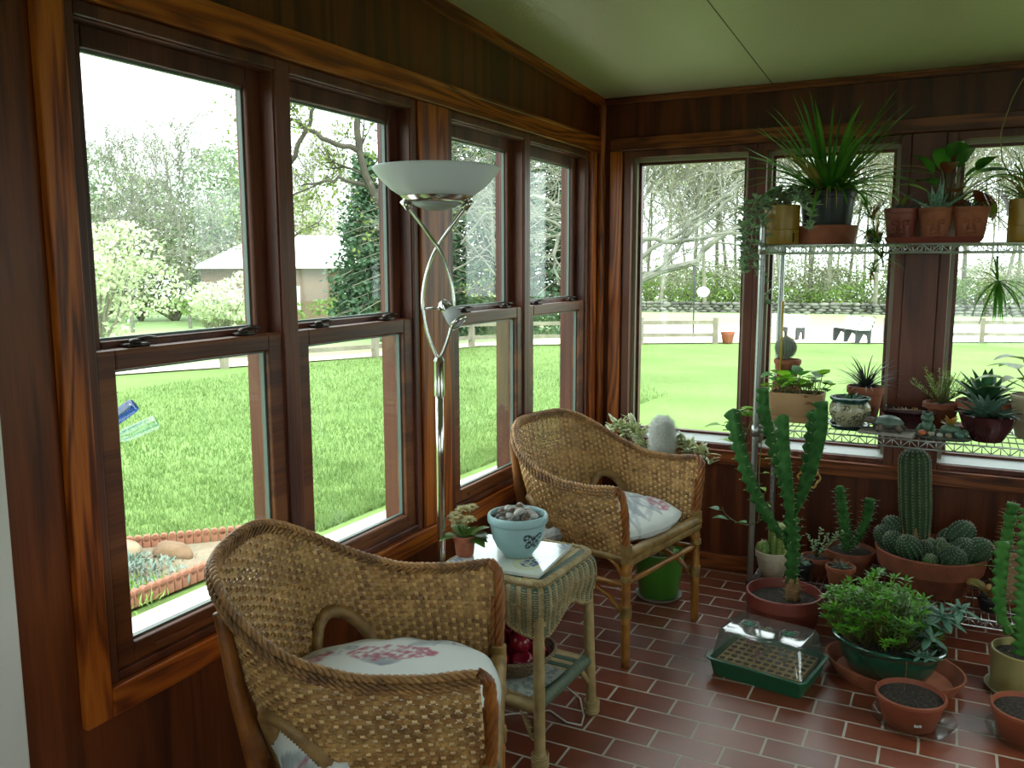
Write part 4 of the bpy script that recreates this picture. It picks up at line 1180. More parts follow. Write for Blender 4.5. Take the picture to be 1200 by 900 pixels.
b.build('stems', EUPH_D, t); s.build('thorns', SPINE, t)
b = MB(); b.tube([L(1.107,.16), L(1.106,.22), L(1.104,.27)], [.03,.027,.02], 10)
for k in range(40):
    a = U(0, 6.28); z = U(.18,.3); o = V((cos(a), sin(a), U(-.6,.3))); p = L(1.105, z)+V((cos(a), sin(a), 0))*.022; b.spike(p, p+o*U(.02,.045), .0016)
b.build('corky_base', CORK, t)

# ------------------------------------------------------------------ seed propagator
PT = thing('seed_propagator', 'green seedling tray with a clear vented lid, before the red pot', 'propagator', (1.07, -1.01, 0), radians(-10))
GPL = mat('green_plastic', '#1f5a3c', rough=.35); 
def rr(hx, hy, r, z, n=5):
    out = []
    for (cx, cy, a0) in ((hx-r, hy-r, 0), (-hx+r, hy-r, pi/2), (-hx+r, -hy+r, pi), (hx-r, -hy+r, 3*pi/2)):
        for i in range(n+1):
            a = a0+pi/2*i/n; out.append(V((cx+r*cos(a), cy+r*sin(a), z)))
    return out
def loft(b, rings, mi=0, cap=True, capb=False):
    n = len(rings[0]); vs = [p for r_ in rings for p in r_]; fs = []
    for i in range(len(rings)-1):
        for j in range(n): fs.append((i*n+j, i*n+(j+1) % n, (i+1)*n+(j+1) % n, (i+1)*n+j))
    if cap: fs.append(tuple((len(rings)-1)*n+j for j in range(n)))
    if capb: fs.append(tuple(range(n-1, -1, -1)))
    b.add(vs, fs, mi)
HX, HY = .184, .146
b = MB(); loft(b, [rr(HX-.022, HY-.022, .02, 0), rr(HX-.010, HY-.010, .022, .058), rr(HX, HY, .025, .060), rr(HX, HY, .025, .066), rr(HX-.012, HY-.012, .02, .066), rr(HX-.016, HY-.016, .02, .05), rr(HX-.03, HY-.03, .02, .006)], capb=True)
sharp(b.build('tray', GPL, PT))
# cell block: tan fibre sheet with round cells
b = MB(); cx_, cy_ = .150, .112; nx, ny = 10, 6
b.box(-cx_, cx_, -cy_, cy_, .008, .058)
cb = b.build('cell_block', mat('tan_fibre_cells', '#a9874c', rough=.8, col2='#8d6d3a', vs=40), PT, sm=False)
PLUG = mat('dark_peat_plug', '#2a221a', rough=.95, col2='#3d3122', vs=120)
for i in range(nx):
    for j in range(ny):
        x = -cx_+(i+.5)*2*cx_/nx; y = -cy_+(j+.5)*2*cy_/ny
        b = MB(); b.lathe([(.0118,.0582),(.0112,.0592),(.006,.0605),(0,.061)], 14, (x,y,0)); b.build('peat_plug', PLUG, cb)
sd = MB(); sr = MB()
for (x, y, h, m) in ((-.085,.05,.05,0),(-.06,.0,.06,1),(-.055,-.03,.085,1),(-.02,.03,.035,0),(.03,.05,.03,0),(.06,.0,.04,0),(.075,-.03,.03,0),(.1,.04,.03,0),(-.02,-.06,.03,1),(.0,-.01,.03,0)):
    tg = sr if m else sd
    tg.tube([(x,y,.058),(x+U(-.004,.004),y,.058+h)], .0013, 5)
    for k in range(5): tg.blade((x,y,.058+h*U(.6,1)), U(0,6.28), U(.018,.032), .016, U(.0,.6), .6, 4, prof=oval)
sd.build('seedlings', LEAF('olive_seedling', '#3c3a20', '#575a2c', tr=.2), PT); sr.build('red_seedlings', LEAF('purple_seedling', '#6b2a3c', '#8a3f4c', tr=.2), PT)
b = MB(); LID = cloudy('cloudy_lid'); loft(b, [rr(HX-.014, HY-.014, .02, .067), rr(HX-.018, HY-.018, .02, .075), rr(HX-.030, HY-.034, .03, .156), rr(HX-.036, HY-.040, .03, .166), rr(HX-.042, HY-.047, .028, .169)], cap=True)
dome = b.build('clear_lid', LID, PT, sm=True); sharp(dome, 30)
VENT = mat('green_vent_slide', '#1f6a4a', rough=.3)
for x in (-.075, .075):
    b = MB(); b.tube([p+V((x,.0,0)) for p in rr(.028, .034, .01, .1705, 4)], .0022, 6, closed=True); v_ = b.build('vent_rim', CLEAR, PT)
    b = MB(); b.box(x-.02, x+.02, -.012, -.002, .1685, .172); b.box(x-.02, x+.02, .006, .016, .1685, .172); b.box(x-.005, x+.005, -.02, .02, .1685, .1735); bevel(b.build('vent_slide', VENT, v_, sm=False), .0015)
b = MB(); b.tube([V((.013*cos(a), .013*sin(a), .169)) for a in [2*pi*k/20 for k in range(20)]], .0016, 5, closed=True); b.build('lid_boss', CLEAR, PT)

# ------------------------------------------------------------------ big oval green pot with sedum
saucer('oval_saucer', 'wide oval terracotta tray under the glossy green planter, on the floor', 'saucer', (1.485, -.845, 0), .238, .058, TERRA, 1., .78, radians(-12), .86, .012)
t = thing('potted_sedum', 'glossy green oval planter overflowing with bright sedum, on the floor before the rack', 'potted plant', (1.462, -.835, .0125), radians(-12))
GLZ = mat('green_glaze', '#16402f', rough=.12, col2='#1d5540', vs=8, spec=.7, coat=.6)
b = MB(); b.lathe([(0,0),(.125,0),(.135,.006),(.16,.05),(.174,.09),(.178,.105),(.19,.112),(.197,.119),(.196,.126),(.187,.129),(.176,.124),(.17,.11),(.15,.05),(.12,.02),(0,.02)], 56, sx=1, sy=.74); sharp(b.build('pot', GLZ, t), 60)
b = MB(); b.lathe([(0,.112),(.1,.11),(.172,.102)], 30, sx=1, sy=.74); b.build('soil', SOIL, t)
b = MB(); st_ = MB()
for i in range(150):
    a = U(0, 6.28); r = sqrt(U(0,1)); x = -.03+r*.135*cos(a); y = r*.12*sin(a)
    h = (.255-.12*r*r)*U(.55,1.05); lean = V((cos(a)*r*.07, sin(a)*r*.06, 0))
    p0 = V((x*.8, y*.8, .105)); p1 = V((x, y, .1+h*.6))+lean*.5; p2 = V((x, y, .1+h))+lean
    st_.tube([p0, p1, p2], .0016, 4)
    for k in range(9):
        q = p1.lerp(p2, U(.0,.95)); b.blade(q, U(0,6.28), U(.022,.034), .0085, U(.0,.8), .4, 3, prof=oval, fold=.3)
    for k in range(7): b.blade(p2, 2*pi*k/7+U(-.2,.2), U(.026,.04), .010, U(.15,.7), .3, 3, prof=oval, fold=.3)
b.build('sedum_leaves', SED, t); st_.build('sedum_stems', LEAF('sedum_stem', '#6b7a35', '#7d6a3a'), t)
b = MB(); st_ = MB()
for (x, y, z, n_, L_) in ((.115,-.02,.235,16,.085),(.17,.02,.25,16,.085),(.15,-.06,.2,12,.075),(.215,.06,.275,12,.07),(.10,.05,.24,10,.07)):
    st_.tube([(x*.5,y*.4,.1), (x*.8,y*.7,.1+(z-.1)*.6), (x,y,z)], .005, 6)
    rosette(b, (x,y,z), n_, L_, .034, 3, -.2, 1.0, .5, .22)
for (x, y) in ((.155,-.085),(.13,-.1)): rosette(b, (x,y,.135), 12, .05, .016, 3, .1, 1.2, .2, .35)
b.build('echeveria_leaves', SUC_B, t); st_.build('echeveria_stems', VINE, t)

# soil-filled pots on clear saucers
def soil_pot(loc, label, slabel, tagm=True, stake=False):
    saucer('clear_saucer', slabel, 'saucer', (loc[0]+.012, loc[1], 0), .13, .032, CLEAR, base=.8, wall=.003)
    t = thing('soil_pot', label, 'plant pot', (loc[0], loc[1], .0035))
    add_pot(t, .108, .078, .105, TERRA_P, .004, .014, .006, .014)
    if tagm:
        b = MB(); a = radians(-72); M_ = Matrix.Rotation(a, 4, 'Z'); b.box(.0868, .0885, -.011, .011, .032, .048, M=M_); b.build('price_sticker', mat('white_sticker', '#b9bdb9', rough=.5, col2='#8d9391', vs=200, contrast=(.5,.52)), t, sm=False)
    if stake:
        b = MB(); b.tube([(-.02,.02,.09),(-.018,.02,.2)], .0009, 5); b.build('seedling_stem', DRY, t)
    return t
soil_pot((1.552, -1.165), 'terracotta pot of bare soil with a white sticker on the floor', 'clear plastic saucer under the stickered pot of bare soil', True, True)
soil_pot((1.888, -1.10), 'terracotta pot of bare soil on a clear saucer, in front of the yellow pot', 'clear plastic saucer under the soil pot in front of the yellow pot', False)

# yellow pot with columnar euphorbia at the right edge
YEL = mat('ochre_glazed_pot', '#9c9262', rough=.4, col2='#8d8352', vs=10)
saucer('pot_saucer', 'shallow pale saucer under the yellow pot with the green column', 'saucer', (1.895, -.755, 0), .118, .02, mat('cream_saucer', '#a59f7c', rough=.5))
t = thing('potted_euphorbia_column', 'pale yellow cylinder pot with a thick three-winged green column at the right edge', 'potted plant', (1.895, -.755, .0065))
add_pot(t, .105, .098, .15, YEL, .0005, .01, .006, .025)
b = MB(); s = MB()
euphorbia(b, s, [(.0,.0,.125),(-.005,0,.25),(-.005,.0,.4),(-.01,0,.55),(-.012,0,.66)], (.05,.048), 3, .030, spine=.012, taper=.1)
o = b.build('stem', EUPH, t); s.build('thorns', SPINE, o); b = MB(); s = MB()
euphorbia(b, s, [(-.045,.0,.20),(-.075,.02,.25),(-.085,.03,.33),(-.085,.03,.45),(-.085,.03,.52)], (.03,.036), 3, .034, spine=.012)
o = b.build('side_stem', EUPH, t); s.build('thorns', SPINE, o)

# ------------------------------------------------------------------ lower shelf
zb = ZB+.0008
t = thing('potted_barrel_cactus', 'white-crusted clay pot with ribbed pale cactus on the bottom shelf behind the red pot', 'potted plant', (.975, -.43, zb))
WASH = mat('lime_crusted_clay', '#b5a892', rough=.9, col2='#946a52', vs=9, bump=.2, bs=60, contrast=(.5,.8))
add_pot(t, .072, .05, .112, WASH, .005, .03, .007, .012)
b = MB(); s = MB()
p_, r_ = column_pts((.022,0,.09), (.026,0,.235), .042, 18); ribbed(b, s, p_, r_, 9, .2, spine=.014)
p_, r_ = ball_pts((-.035,-.015,.118), .034, n=10); ribbed(b, s, p_, r_, 9, .2, spine=.014)
b.build('cactus_stems', CAC_L, t); s.build('spines', SPINE, t)

t = thing('potted_euphorbia', 'terracotta pot with two short thorny columns on the bottom shelf beside the cactus bowl', 'potted plant', (1.268, -.27, zb))
add_pot(t, .104, .075, .115, TERRA_D, .005, .03, .007, .015)
b = MB(); s = MB()
euphorbia(b, s, [(-.01,0,.09),(-.02,0,.18),(-.035,0,.27),(-.048,0,.345),(-.055,0,.385)], (.036,.03), 4, .026, spine=.016)
euphorbia(b, s, [(.01,0,.12),(.04,.0,.19),(.06,0,.245),(.068,0,.30),(.07,0,.345)], (.026,.032), 4, .026, spine=.016)
for i in range(120):
    a = U(0,6.28); z = U(.1,.2); p = V((-.005+.03*cos(a), .03*sin(a), z)); s.spike(p, p+V((cos(a), sin(a), U(-.3,.6)))*U(.01,.025), .0009)
b.build('stems', EUPH_D, t); s.build('thorns', SPINE_W, t)

t = thing('potted_haworthia', 'small clay pot with a spiky white-tipped rosette at the front of the bottom shelf', 'potted plant', (1.250, -.43, zb))
add_pot(t, .060, .043, .088, TERRA, .004, .02, .006, .010)
b = MB(); rosette(b, (0,0,.08), 22, .05, .009, 3, .3, 1.2, .1, .5); b.build('leaves', LEAF('silver_grey_leaf', '#7d8d80', '#4f6355', tr=.0, vs=120), t)
t = thing('trailing_succulent', 'shallow clay pot with a pale trailing sprig between two cactus pots on the bottom shelf', 'potted plant', (1.14, -.33, zb))
add_pot(t, .062, .045, .08, TERRA_D, .004, .02, .006, .010)
b = MB(); st_ = MB()
for (x, y, z) in ((.02,-.05,.21),(.05,-.04,.19),(.085,-.05,.20),(.11,-.06,.215),(-.03,-.03,.17),(.0,-.06,.15),(.04,-.07,.14)):
    st_.tube([(0,0,.07), (x*.6,y*.7,z*.8), (x,y,z)], .002, 5)
    for k in range(16):
        q = V((0,0,.07)).lerp(V((x,y,z)), U(.45,1.)); b.fleshy(q+V((0,0,U(0,.01))), U(0,6.28), U(.012,.02), .010, U(-.2,.9), .2, .4, 3)
b.build('leaves', SUC, t); st_.build('stems', VINE, t)
t = thing('dark_pot', 'small dark plastic pot with a grey-green rosette behind the red pot on the bottom shelf', 'potted plant', (1.09, -.42, zb))
add_pot(t, .052, .04, .075, mat('black_nursery_plastic', '#17181b', rough=.4), .003, .012, .004, .01)
b = MB(); rosette(b, (0,0,.07), 14, .045, .018, 2, .2, 1., .3, .3); b.build('leaves', SUC_B, t)

# big bowl of barrel cacti
t = thing('cactus_bowl', 'wide terracotta bowl with a tall cactus column ringed by cactus balls', 'potted plant', (1.578, -.29, zb))
b = MB(); b.lathe([(0,0),(.135,0),(.14,.006),(.178,.09),(.198,.095),(.212,.165),(.208,.169),(.201,.168),(.185,.10),(.16,.06),(.12,.03),(0,.03)], 56); sharp(b.build('pot', TERRA_D, t), 40)
b = MB(); b.lathe([(0,.15),(.1,.148),(.198,.142)], 30); b.build('soil', GRIT, t)
b = MB(); s = MB(); p_, r_ = column_pts((-.055,.03,.14), (-.085,.03,.575), .062, 34, .05); ribbed(b, s, p_, r_, 15, .14, spine=.013, step=1, nper=4); col_ = b.build('tall_column', CAC_D, t); s.build('spines', SPINE, col_)
b = MB()
for q in range(5): b.tube([(-.055+.035*cos(q*1.3-1.5), .03+.045*sin(q*1.3-1.5), .14), (-.06+.045*cos(q*1.3-1.5), .03+.05*sin(q*1.3-1.5), .2), (-.064+.05*cos(q*1.3-1.5), .03+.052*sin(q*1.3-1.5), .25)], [.016,.012,.004], 7)
b.build('corky_patch', CORK, col_)
balls = [(-.165,-.02,.195,.045,.058),(-.14,.045,.215,.052,.06),(-.125,-.075,.19,.045,.06),(-.075,-.115,.19,.048,.066),(-.02,-.07,.175,.036,.045),(.0,-.14,.155,.03,.036),(.105,.02,.235,.052,.062),(.115,-.06,.19,.05,.058),(.165,-.05,.195,.052,.062),(.08,-.13,.175,.05,.056),(.055,.06,.2,.035,.04),(.035,-.03,.2,.022,.024),(.06,-.05,.185,.024,.026),(.02,-.055,.17,.022,.025),(.05,-.09,.165,.024,.026),(.075,-.02,.19,.02,.022),(.0,-.02,.19,.02,.024)]
for (x, y, z, r, h) in balls:
    b = MB(); s = MB(); ax = V((x*.9+U(-.02,.02), y*.9, .16)); p_, r_ = ball_pts((x,y,z), r, ax, h, 14)
    ribbed(b, s, p_, r_, 13 if r > .03 else 9, .17, spine=.009, step=1, nper=4, spr=.0008); o = b.build('cactus_ball', CAC_D if r > .03 else CAC, t); s.build('spines', SPINE_W, o)
b = MB(); b.blade((.06,-.15,.165), .1, .28, .012, .05, .1, 6); b.build('fallen_leaf', GRASS, t)

t = thing('potted_cactus', 'pale clay pot with a jointed thorny stem at the right end of the bottom shelf', 'potted plant', (1.856, -.31, zb))
add_pot(t, .06, .047, .215, mat('buff_clay', '#9a8160', rough=.8, col2='#86694a', vs=12), .003, .015, .006, .012)
b = MB(); s = MB()
for (z0, z1, x) in ((.2,.30,-.01),(.295,.355,-.005),(.35,.40,.0)): euphorbia(b, s, [(x,0,z0),(x-.004,0,(z0+z1)/2),(x,0,z1)], (.036,.036), 4, .03, spine=.02, taper=.5)
b.build('stems', EUPH, t); s.build('thorns', SPINE, t)
t = thing('creeping_cactus', 'low dark pot of orange-brown creeping stems at the right end of the bottom shelf', 'potted plant', (1.80, -.44, zb))
add_pot(t, .05, .04, .05, mat('black_nursery_plastic', '#17181b'), .003, .012, .004, .008)
b = MB()
for i in range(11):
    a = U(2.2,4.6) if i < 8 else U(0,6.28); p = V((0,0,.045)); pts = [p]; rs_ = [.007]
    for k in range(5): p = p+V((cos(a)*.018, sin(a)*.012, .022*(1-k*.35)+U(-.004,.01))); pts.append(p); rs_.append(.011 if k % 2 else .008)
    b.tube(pts, rs_, 8)
b.build('stems', mat('orange_brown_stem', '#8d5a2a', rough=.6, col2='#6b6b34', vs=30), t)

# ------------------------------------------------------------------ middle shelf
zm = ZM+.0008
PT2 = mat('buff_ceramic', '#b08a63', rough=.55, col2='#a07a54', vs=6)
t = thing('box_planter', 'buff rectangular planter with bright heart-shaped leaves on the middle shelf', 'potted plant', (1.035, -.34, zm))
b = MB(); loft(b, [rr(.100,.06,.008,.0), rr(.102,.062,.008,.022), rr(.098,.058,.008,.024), rr(.100,.06,.008,.03), rr(.108,.066,.008,.125), rr(.101,.059,.008,.125), rr(.096,.055,.008,.05)], capb=True); sharp(b.build('pot', PT2, t), 30)
b = MB(); loft(b, [rr(.099,.057,.008,.108), rr(.05,.03,.008,.112)]); b.build('soil', SOIL, t)
b = MB(); lb = MB(); db = MB()
for i in range(46):
    a = U(0,6.28); p0 = V((U(-.085,.085), U(-.045,.045), .11)); q = p0+V((cos(a)*U(.01,.05), sin(a)*U(.01,.05)-.01, U(.03,.09)))
    b.tube([p0, p0.lerp(q,.5)+V((0,0,.01)), q], .0017, 4); (lb if i % 3 else db).blade(q, a, U(.06,.08), U(.055,.07), U(.0,.8), .7, 5, prof=heart, fold=.15)
for (x, y, z) in ((.115,-.03,.165),(.135,-.02,.16),(.125,-.05,.14),(-.12,-.04,.15),(-.14,-.02,.14)):
    b.tube([(x*.7,y,.11),(x*.9,y,.15),(x,y,z)], .0017, 4); lb.blade((x,y,z), U(-2.2,-.9), .055, .05, .5, .8, 5, prof=heart)
b.build('stems', VINE, t); lb.build('leaves', HART, t); db.build('dark_leaves', HART_D, t)
b = MB()
for i in range(12): b.blade((U(.04,.11), U(-.07,-.03), U(.09,.13)), U(0,6.28), U(.03,.05), .028, U(-.5,.3), 1., 4, prof=oval)
b.build('dry_leaves', DRY, t)
# trailing vine on the left of the rack
t = thing('trailing_vine', 'green vine with pointed leaves trailing down the rack\'s left front post', 'vine', (.93, -.40, zm+.02))
b = MB(); lb = MB(); db = MB()
vine(b, lb, [(0,0,0),(-.03,-.12,.03),(-.06,-.15,-.05),(-.075,-.16,-.12)], None, 5, .075, prof=heart, az=3.4)
vine(b, lb, [(.0,-.1,.02),(-.03,-.14,-.03),(-.15,-.18,-.04)], None, 3, .08, prof=heart, az=3.2)
vine(b, lb, [(.0,-.05,.0),(.005,-.16,-.08),(.0,-.165,-.22),(.01,-.165,-.33),(.005,-.17,-.42)], None, 8, .035, prof=heart, az=0.)
vine(b, db, [(.0,-.165,-.42),(-.04,-.17,-.435),(-.09,-.17,-.425),(-.13,-.17,-.40),(-.145,-.17,-.37)], None, 3, .06, prof=oval, az=3.)
b.build('stems', VINE, t); lb.build('leaves', HART, t); db.build('dark_leaves', HART_D, t)
# ball cactus on the middle shelf behind the planter
t = thing('potted_ball_cactus', 'terracotta pot with a round grey-haired ball cactus behind the box planter', 'potted plant', (.965, -.19, zm))
add_pot(t, .058, .042, .085, TERRA, .004, .02, .006, .01, z0=.16)
b = MB(); b.lathe([(0,0),(.06,0),(.065,.005),(.06,.15),(.064,.158),(.05,.16),(0,.16)], 30); b.build('stand', TERRA_D, t)
b = MB(); s = MB(); p_, r_ = ball_pts((-.01,0,.295), .045, n=16); ribbed(b, s, p_, r_, 21, .08, spine=.012, step=1, nper=2, spr=.0006, dense=2); b.build('cactus_ball', LEAF('grey_cactus_skin', '#5d6b5c', '#79857a', tr=0., isl=0), t); s.build('hairs', SPINE_W, t)
b = MB(); b.tube([(-.02,-.055,.2),(-.02,-.055,.5)], .0045, 8); sk = b.build('yellow_stake', mat('yellow_plastic', '#b89a2c', rough=.4), t)
# black grass plant
t = thing('potted_black_grass', 'tall terracotta pot with dark spidery leaves on the middle shelf behind the patterned pot', 'potted plant', (1.290, -.20, zm))
add_pot(t, .075, .05, .148, TERRA, .006, .03, .007, .012)
b = MB()
for i in range(85): 
    a = U(0,6.28); b.blade((.01*cos(a), .01*sin(a), .138), a, U(.10,.19), .008, U(.25,1.45), U(.3,1.5), 6, fold=.4)
b.build('leaves', BLKL, t)
# patterned glazed pot
def patterned_pot():
    t = thing('patterned_pot', 'round cream glazed pot with green rim and vine pattern on the middle shelf', 'potted plant', (1.251, -.405, zm+.0125))
    pr = [(0,0),(.046,0),(.05,.004),(.066,.022),(.077,.045),(.08,.06),(.078,.078),(.07,.094),(.068,.098),(.075,.102),(.079,.108),(.078,.114),(.07,.115),(.066,.105),(.06,.08),(0,.078)]
    pp = []
    for i in range(len(pr)-1):
        for q in range(4): pp.append((pr[i][0]+(pr[i+1][0]-pr[i][0])*q/4, pr[i][1]+(pr[i+1][1]-pr[i][1])*q/4))
    pp.append(pr[-1]); b = MB(); n = 160; b.lathe(pp, n); C = []
    cr = np.array(lin('#a39c7e')); dk = np.array(lin('#3e4a36')); rim = np.array(lin('#173f35')); rn = random.Random(3)
    curls = [(rn.uniform(0,6.28), rn.uniform(.02,.088), rn.uniform(.006,.013), rn.uniform(0,6.28)) for k in range(60)]
    for r, z in pp:
        for j in range(n):
            a = 2*pi*j/n; c = cr
            if z > .092 or r < .05: c = rim if z > .05 else cr
            else:
                for (ca, cz, cr_, c0) in curls:
                    dx = ((a-ca+pi) % (2*pi)-pi)*.075; dz = z-cz; d = hypot(dx, dz)
                    if abs(d-cr_*(.55+.45*((atan2(dz,dx)-c0) % 6.28)/6.28)) < .0016 or hypot(dx-cr_*.9*cos(c0), dz-cr_*.9*sin(c0)) < .0028: c = dk; break
            C.append(c)
    b.c = C; b.build('pot', vcol('painted_glaze', rough=.22, spec=.55), t)
    b = MB(); b.lathe([(0,.098),(.04,.097),(.066,.094)], 24); b.build('soil', GRIT, t)
    b = MB(); rosette(b, (0,0,.096), 16, .06, .013, 3, .5, 1.35, .1, .5); b.build('leaves', LEAF('aloe_leaf', '#3f6b4a', '#5a8560', tr=.05), t)
patterned_pot()
saucer('pot_saucer', 'dark glazed saucer under the cream patterned pot on the middle shelf', 'saucer', (1.251, -.405, zm), .078, .014, mat('dark_green_glaze', '#16302a', rough=.2, spec=.6), wall=.004)
# slab with turtle
b = MB(); M_ = Matrix.Rotation(radians(-8), 4, 'Z'); b.box(-.1, .1, -.05, .05, 0, .012, M=M_)
o = bevel(b.build('stone_slab', mat('pale_slate', '#9a958c', rough=.7, col2='#827c72', vs=25, bump=.2), None, (1.40, -.475, zm), sm=False), .002); tag(o, 'flat pale stone slab under the turtle on the middle shelf edge', 'slab')
t = thing('turtle_figurine', 'dark stone turtle figurine on a pale slab at the middle shelf edge', 'figurine', (1.40, -.478, zm+.0125), radians(190))
TUR = mat('turtle_stone', '#4a4038', rough=.5, col2='#6b5a4a', vs=30, bump=.2); TSH = mat('turtle_shell', '#40544a', rough=.4, col2='#5c6b60', vs=35)
b = MB(); b.sphere((0,0,.035), .05, 18, 10, sc=(1.05,.8,.55), M=None); b.lathe([(.052,.028),(.056,.032),(.05,.04)], 24, sx=1.05, sy=.82); b.build('shell', TSH, t)
b = MB(); b.sphere((0,0,.026), .042, 14, 8, sc=(1.05,.8,.45)); b.sphere((.066,0,.04), .018, 12, 8, sc=(1.25,.85,.8)); b.tube([(.035,0,.028),(.05,0,.034),(.064,0,.04)], [.014,.012,.012], 8)
for (x, y) in ((.034,.034),(.034,-.034),(-.034,.034),(-.034,-.034)): b.tube([(x*.7,y*.7,.024),(x,y,.018),(x*1.25,y*1.2,.004)], [.014,.013,.011], 8)
b.spike((-.05,0,.02), (-.072,0,.014), .008); b.build('body', TUR, t)
# red bonsai tray
t = thing('bonsai_tray', 'dark red rectangular glazed tray of gritty soil on the middle shelf before the centre post', 'planter', (1.468, -.335, zm))
MAR = mat('maroon_glaze', '#2b0f14', rough=.2, col2='#3d151a', vs=10, spec=.6)
b = MB(); loft(b, [rr(.075,.045,.008,.008), rr(.085,.053,.008,.06), rr(.10,.066,.008,.075), rr(.10,.066,.008,.085), rr(.092,.058,.008,.085), rr(.08,.05,.008,.065)], capb=True)
for (x, y) in ((.06,.035),(-.06,.035),(.06,-.035),(-.06,-.035)): b.box(x-.012, x+.012, y-.01, y+.01, 0, .01)
sharp(b.build('tray', MAR, t), 30)
b = MB(); loft(b, [rr(.086,.054,.008,.07), rr(.04,.025,.008,.078)]); b.build('soil', GRIT, t)
b = MB()
for i in range(14): b.fleshy((U(-.06,.06), U(-.03,.03), .074), U(0,6.28), U(.015,.03), .007, U(.2,1.2), .2, .5, 3)
b.build('sprouts', DRY, t)
# figurine group
t = thing('frog_figurine', 'mossy green frog ornament with orange bloom and pebbles at the middle shelf edge', 'figurine', (1.592, -.482, zm), radians(-10))
FR = mat('mossy_glaze', '#4d6b52', rough=.45, col2='#37503f', vs=30, bump=.2); 
b = MB(); b.lathe([(0,0),(.095,0),(.1,.006),(.092,.016),(0,.02)], 30, sx=1, sy=.55); b.build('base_slab', mat('dark_moss_stone', '#2b302a', rough=.9, col2='#4d5142', vs=60, bump=.6), t)
b = MB(); b.sphere((-.055,0,.04), .026, 14, 10, sc=(.9,.85,1.05)); b.sphere((-.055,-.004,.074), .022, 14, 10, sc=(1.1,.95,.85))
for s_ in (-1, 1): b.sphere((-.055+s_*.013,-.008,.092), .008, 10, 6); b.tube([(-.055+s_*.02,0,.045),(-.055+s_*.03,-.018,.03),(-.055+s_*.022,-.026,.016)], [.008,.007,.006], 7)
b.build('frog', FR, t)
b = MB()
for i in range(26):
    a = U(0,6.28); e = U(.1,1.4); b.blade((.028+.012*cos(a), .01*sin(a), .045+.012*e), a, U(.022,.034), .018, e, .5, 4, prof=oval)
b.build('leaf_dome', LEAF('orange_green_foliage', '#8d8a3c', '#b5742c', tr=.15, vs=30), t)
b = MB(); b.sphere((.028,0,.035), .03, 14, 8, sc=(1.25,.8,.8)); b.build('dome_core', FR, t)
for (x, y, r, cc) in ((-.062,-.042,.015,'#b5552a'),(-.03,-.044,.012,'#8d8d7c'),(.0,-.047,.012,'#a8aba0'),(.03,-.046,.013,'#7c6b52'),(.065,-.036,.02,'#3c5f55'),(.07,.0,.022,'#4a6a58'),(-.04,-.03,.01,'#a0522c')):
    b = MB(); b.sphere((x,y,.014+r*.6), r, 10, 7, sc=(1,.9,.75)); b.build('ornament_stone', mat('ornament_'+cc.strip('#'), cc, rough=.5, col2='#6b6b5c', vs=50, contrast=(.45,.9)), t)
# feathery bush
t = thing('potted_feathery_bush', 'terracotta pot with a yellow-green feathery bush on the middle shelf beside the centre post', 'potted plant', (1.580, -.24, zm))
add_pot(t, .068, .048, .105, TERRA_D, .005, .025, .006, .012)
b = MB(); st_ = MB()
for i in range(34):
    a = U(0,6.28); e = U(.5,1.5); L_ = U(.10,.155); d = V((cos(a)*cos(e), sin(a)*cos(e), sin(e))); p0 = V((0,0,.095)); p1 = p0+d*L_+V((0,0,.01)); st_.tube([p0, p0.lerp(p1,.5), p1], .0012, 4)
    for k in range(34):
        q = p0.lerp(p1, U(.3,1.)); b.blade(q, U(0,6.28), U(.012,.02), .0035, U(.2,1.2), .2, 2, prof=oval)
b.build('leaves', LEAF('feathery_leaf', '#6d8a38', '#8da548', tr=.25), t); st_.build('stems', VINE, t)
# agave pot and its saucer
saucer('pot_saucer', 'terracotta saucer under the large-leaved agave pot on the middle shelf', 'saucer', (1.735, -.235, zm), .1, .018, TERRA, wall=.005)
t = thing('potted_agave', 'terracotta pot with broad upright dark agave leaves on the middle shelf behind the maroon bowl', 'potted plant', (1.735, -.235, zm+.0065))
add_pot(t, .105, .072, .115, TERRA, .006, .03, .007, .012)
b = MB()
for i in range(26):
    a = 2.4*i; l = i/26; b.blade((.012*cos(a), .012*sin(a), .10), a, U(.12,.165), .044, .35+l*1.1, .25, 6, fold=.55, prof=lambda t_: (.7+.6*t_)*(1-t_**2)**.9)
b.build('leaves', AGAV, t)
t = thing('aloe_bowl', 'dark maroon ribbed bowl of curling striped aloe leaves at the middle shelf front', 'potted plant', (1.742, -.455, zm))
b = MB(); pr_ = [(0,0),(.05,0),(.055,.006),(.075,.04),(.09,.08),(.093,.098),(.086,.1),(.08,.08),(.05,.03),(0,.03)]; b.lathe(pr_, 48); 
b.v = [(x*(1+.02*cos(12*atan2(y,x))), y*(1+.02*cos(12*atan2(y,x))), z) for (x,y,z) in b.v]; sharp(b.build('pot', MAR, t), 50)
b = MB(); b.lathe([(0,.09),(.08,.085)], 24); b.build('soil', SOIL, t)
b = MB()
for i in range(48):
    a = 2.4*i; l = i/48; b.blade((U(-.03,.03)+.015*cos(a), U(-.02,.02)+.015*sin(a), .088), a+U(-.3,.3), U(.08,.13), .026, .15+l*1.1, U(.2,.9), 6, fold=.6, prof=lambda t_: (.85+.3*t_)*(1-t_**2)**.8)
b.build('leaves', LEAF('striped_aloe_leaf', '#3a5a4c', '#5f7d6c', tr=.05, vs=40), t)
t = thing('potted_leafy_plant', 'cream pot with a big pale heart-leaved plant at the right end of the middle shelf', 'potted plant', (1.90, -.31, zm))
add_pot(t, .085, .06, .165, mat('cream_ceramic', '#b9ac8c', rough=.4), .003, .015, .007, .015)
b = MB(); lb = MB()
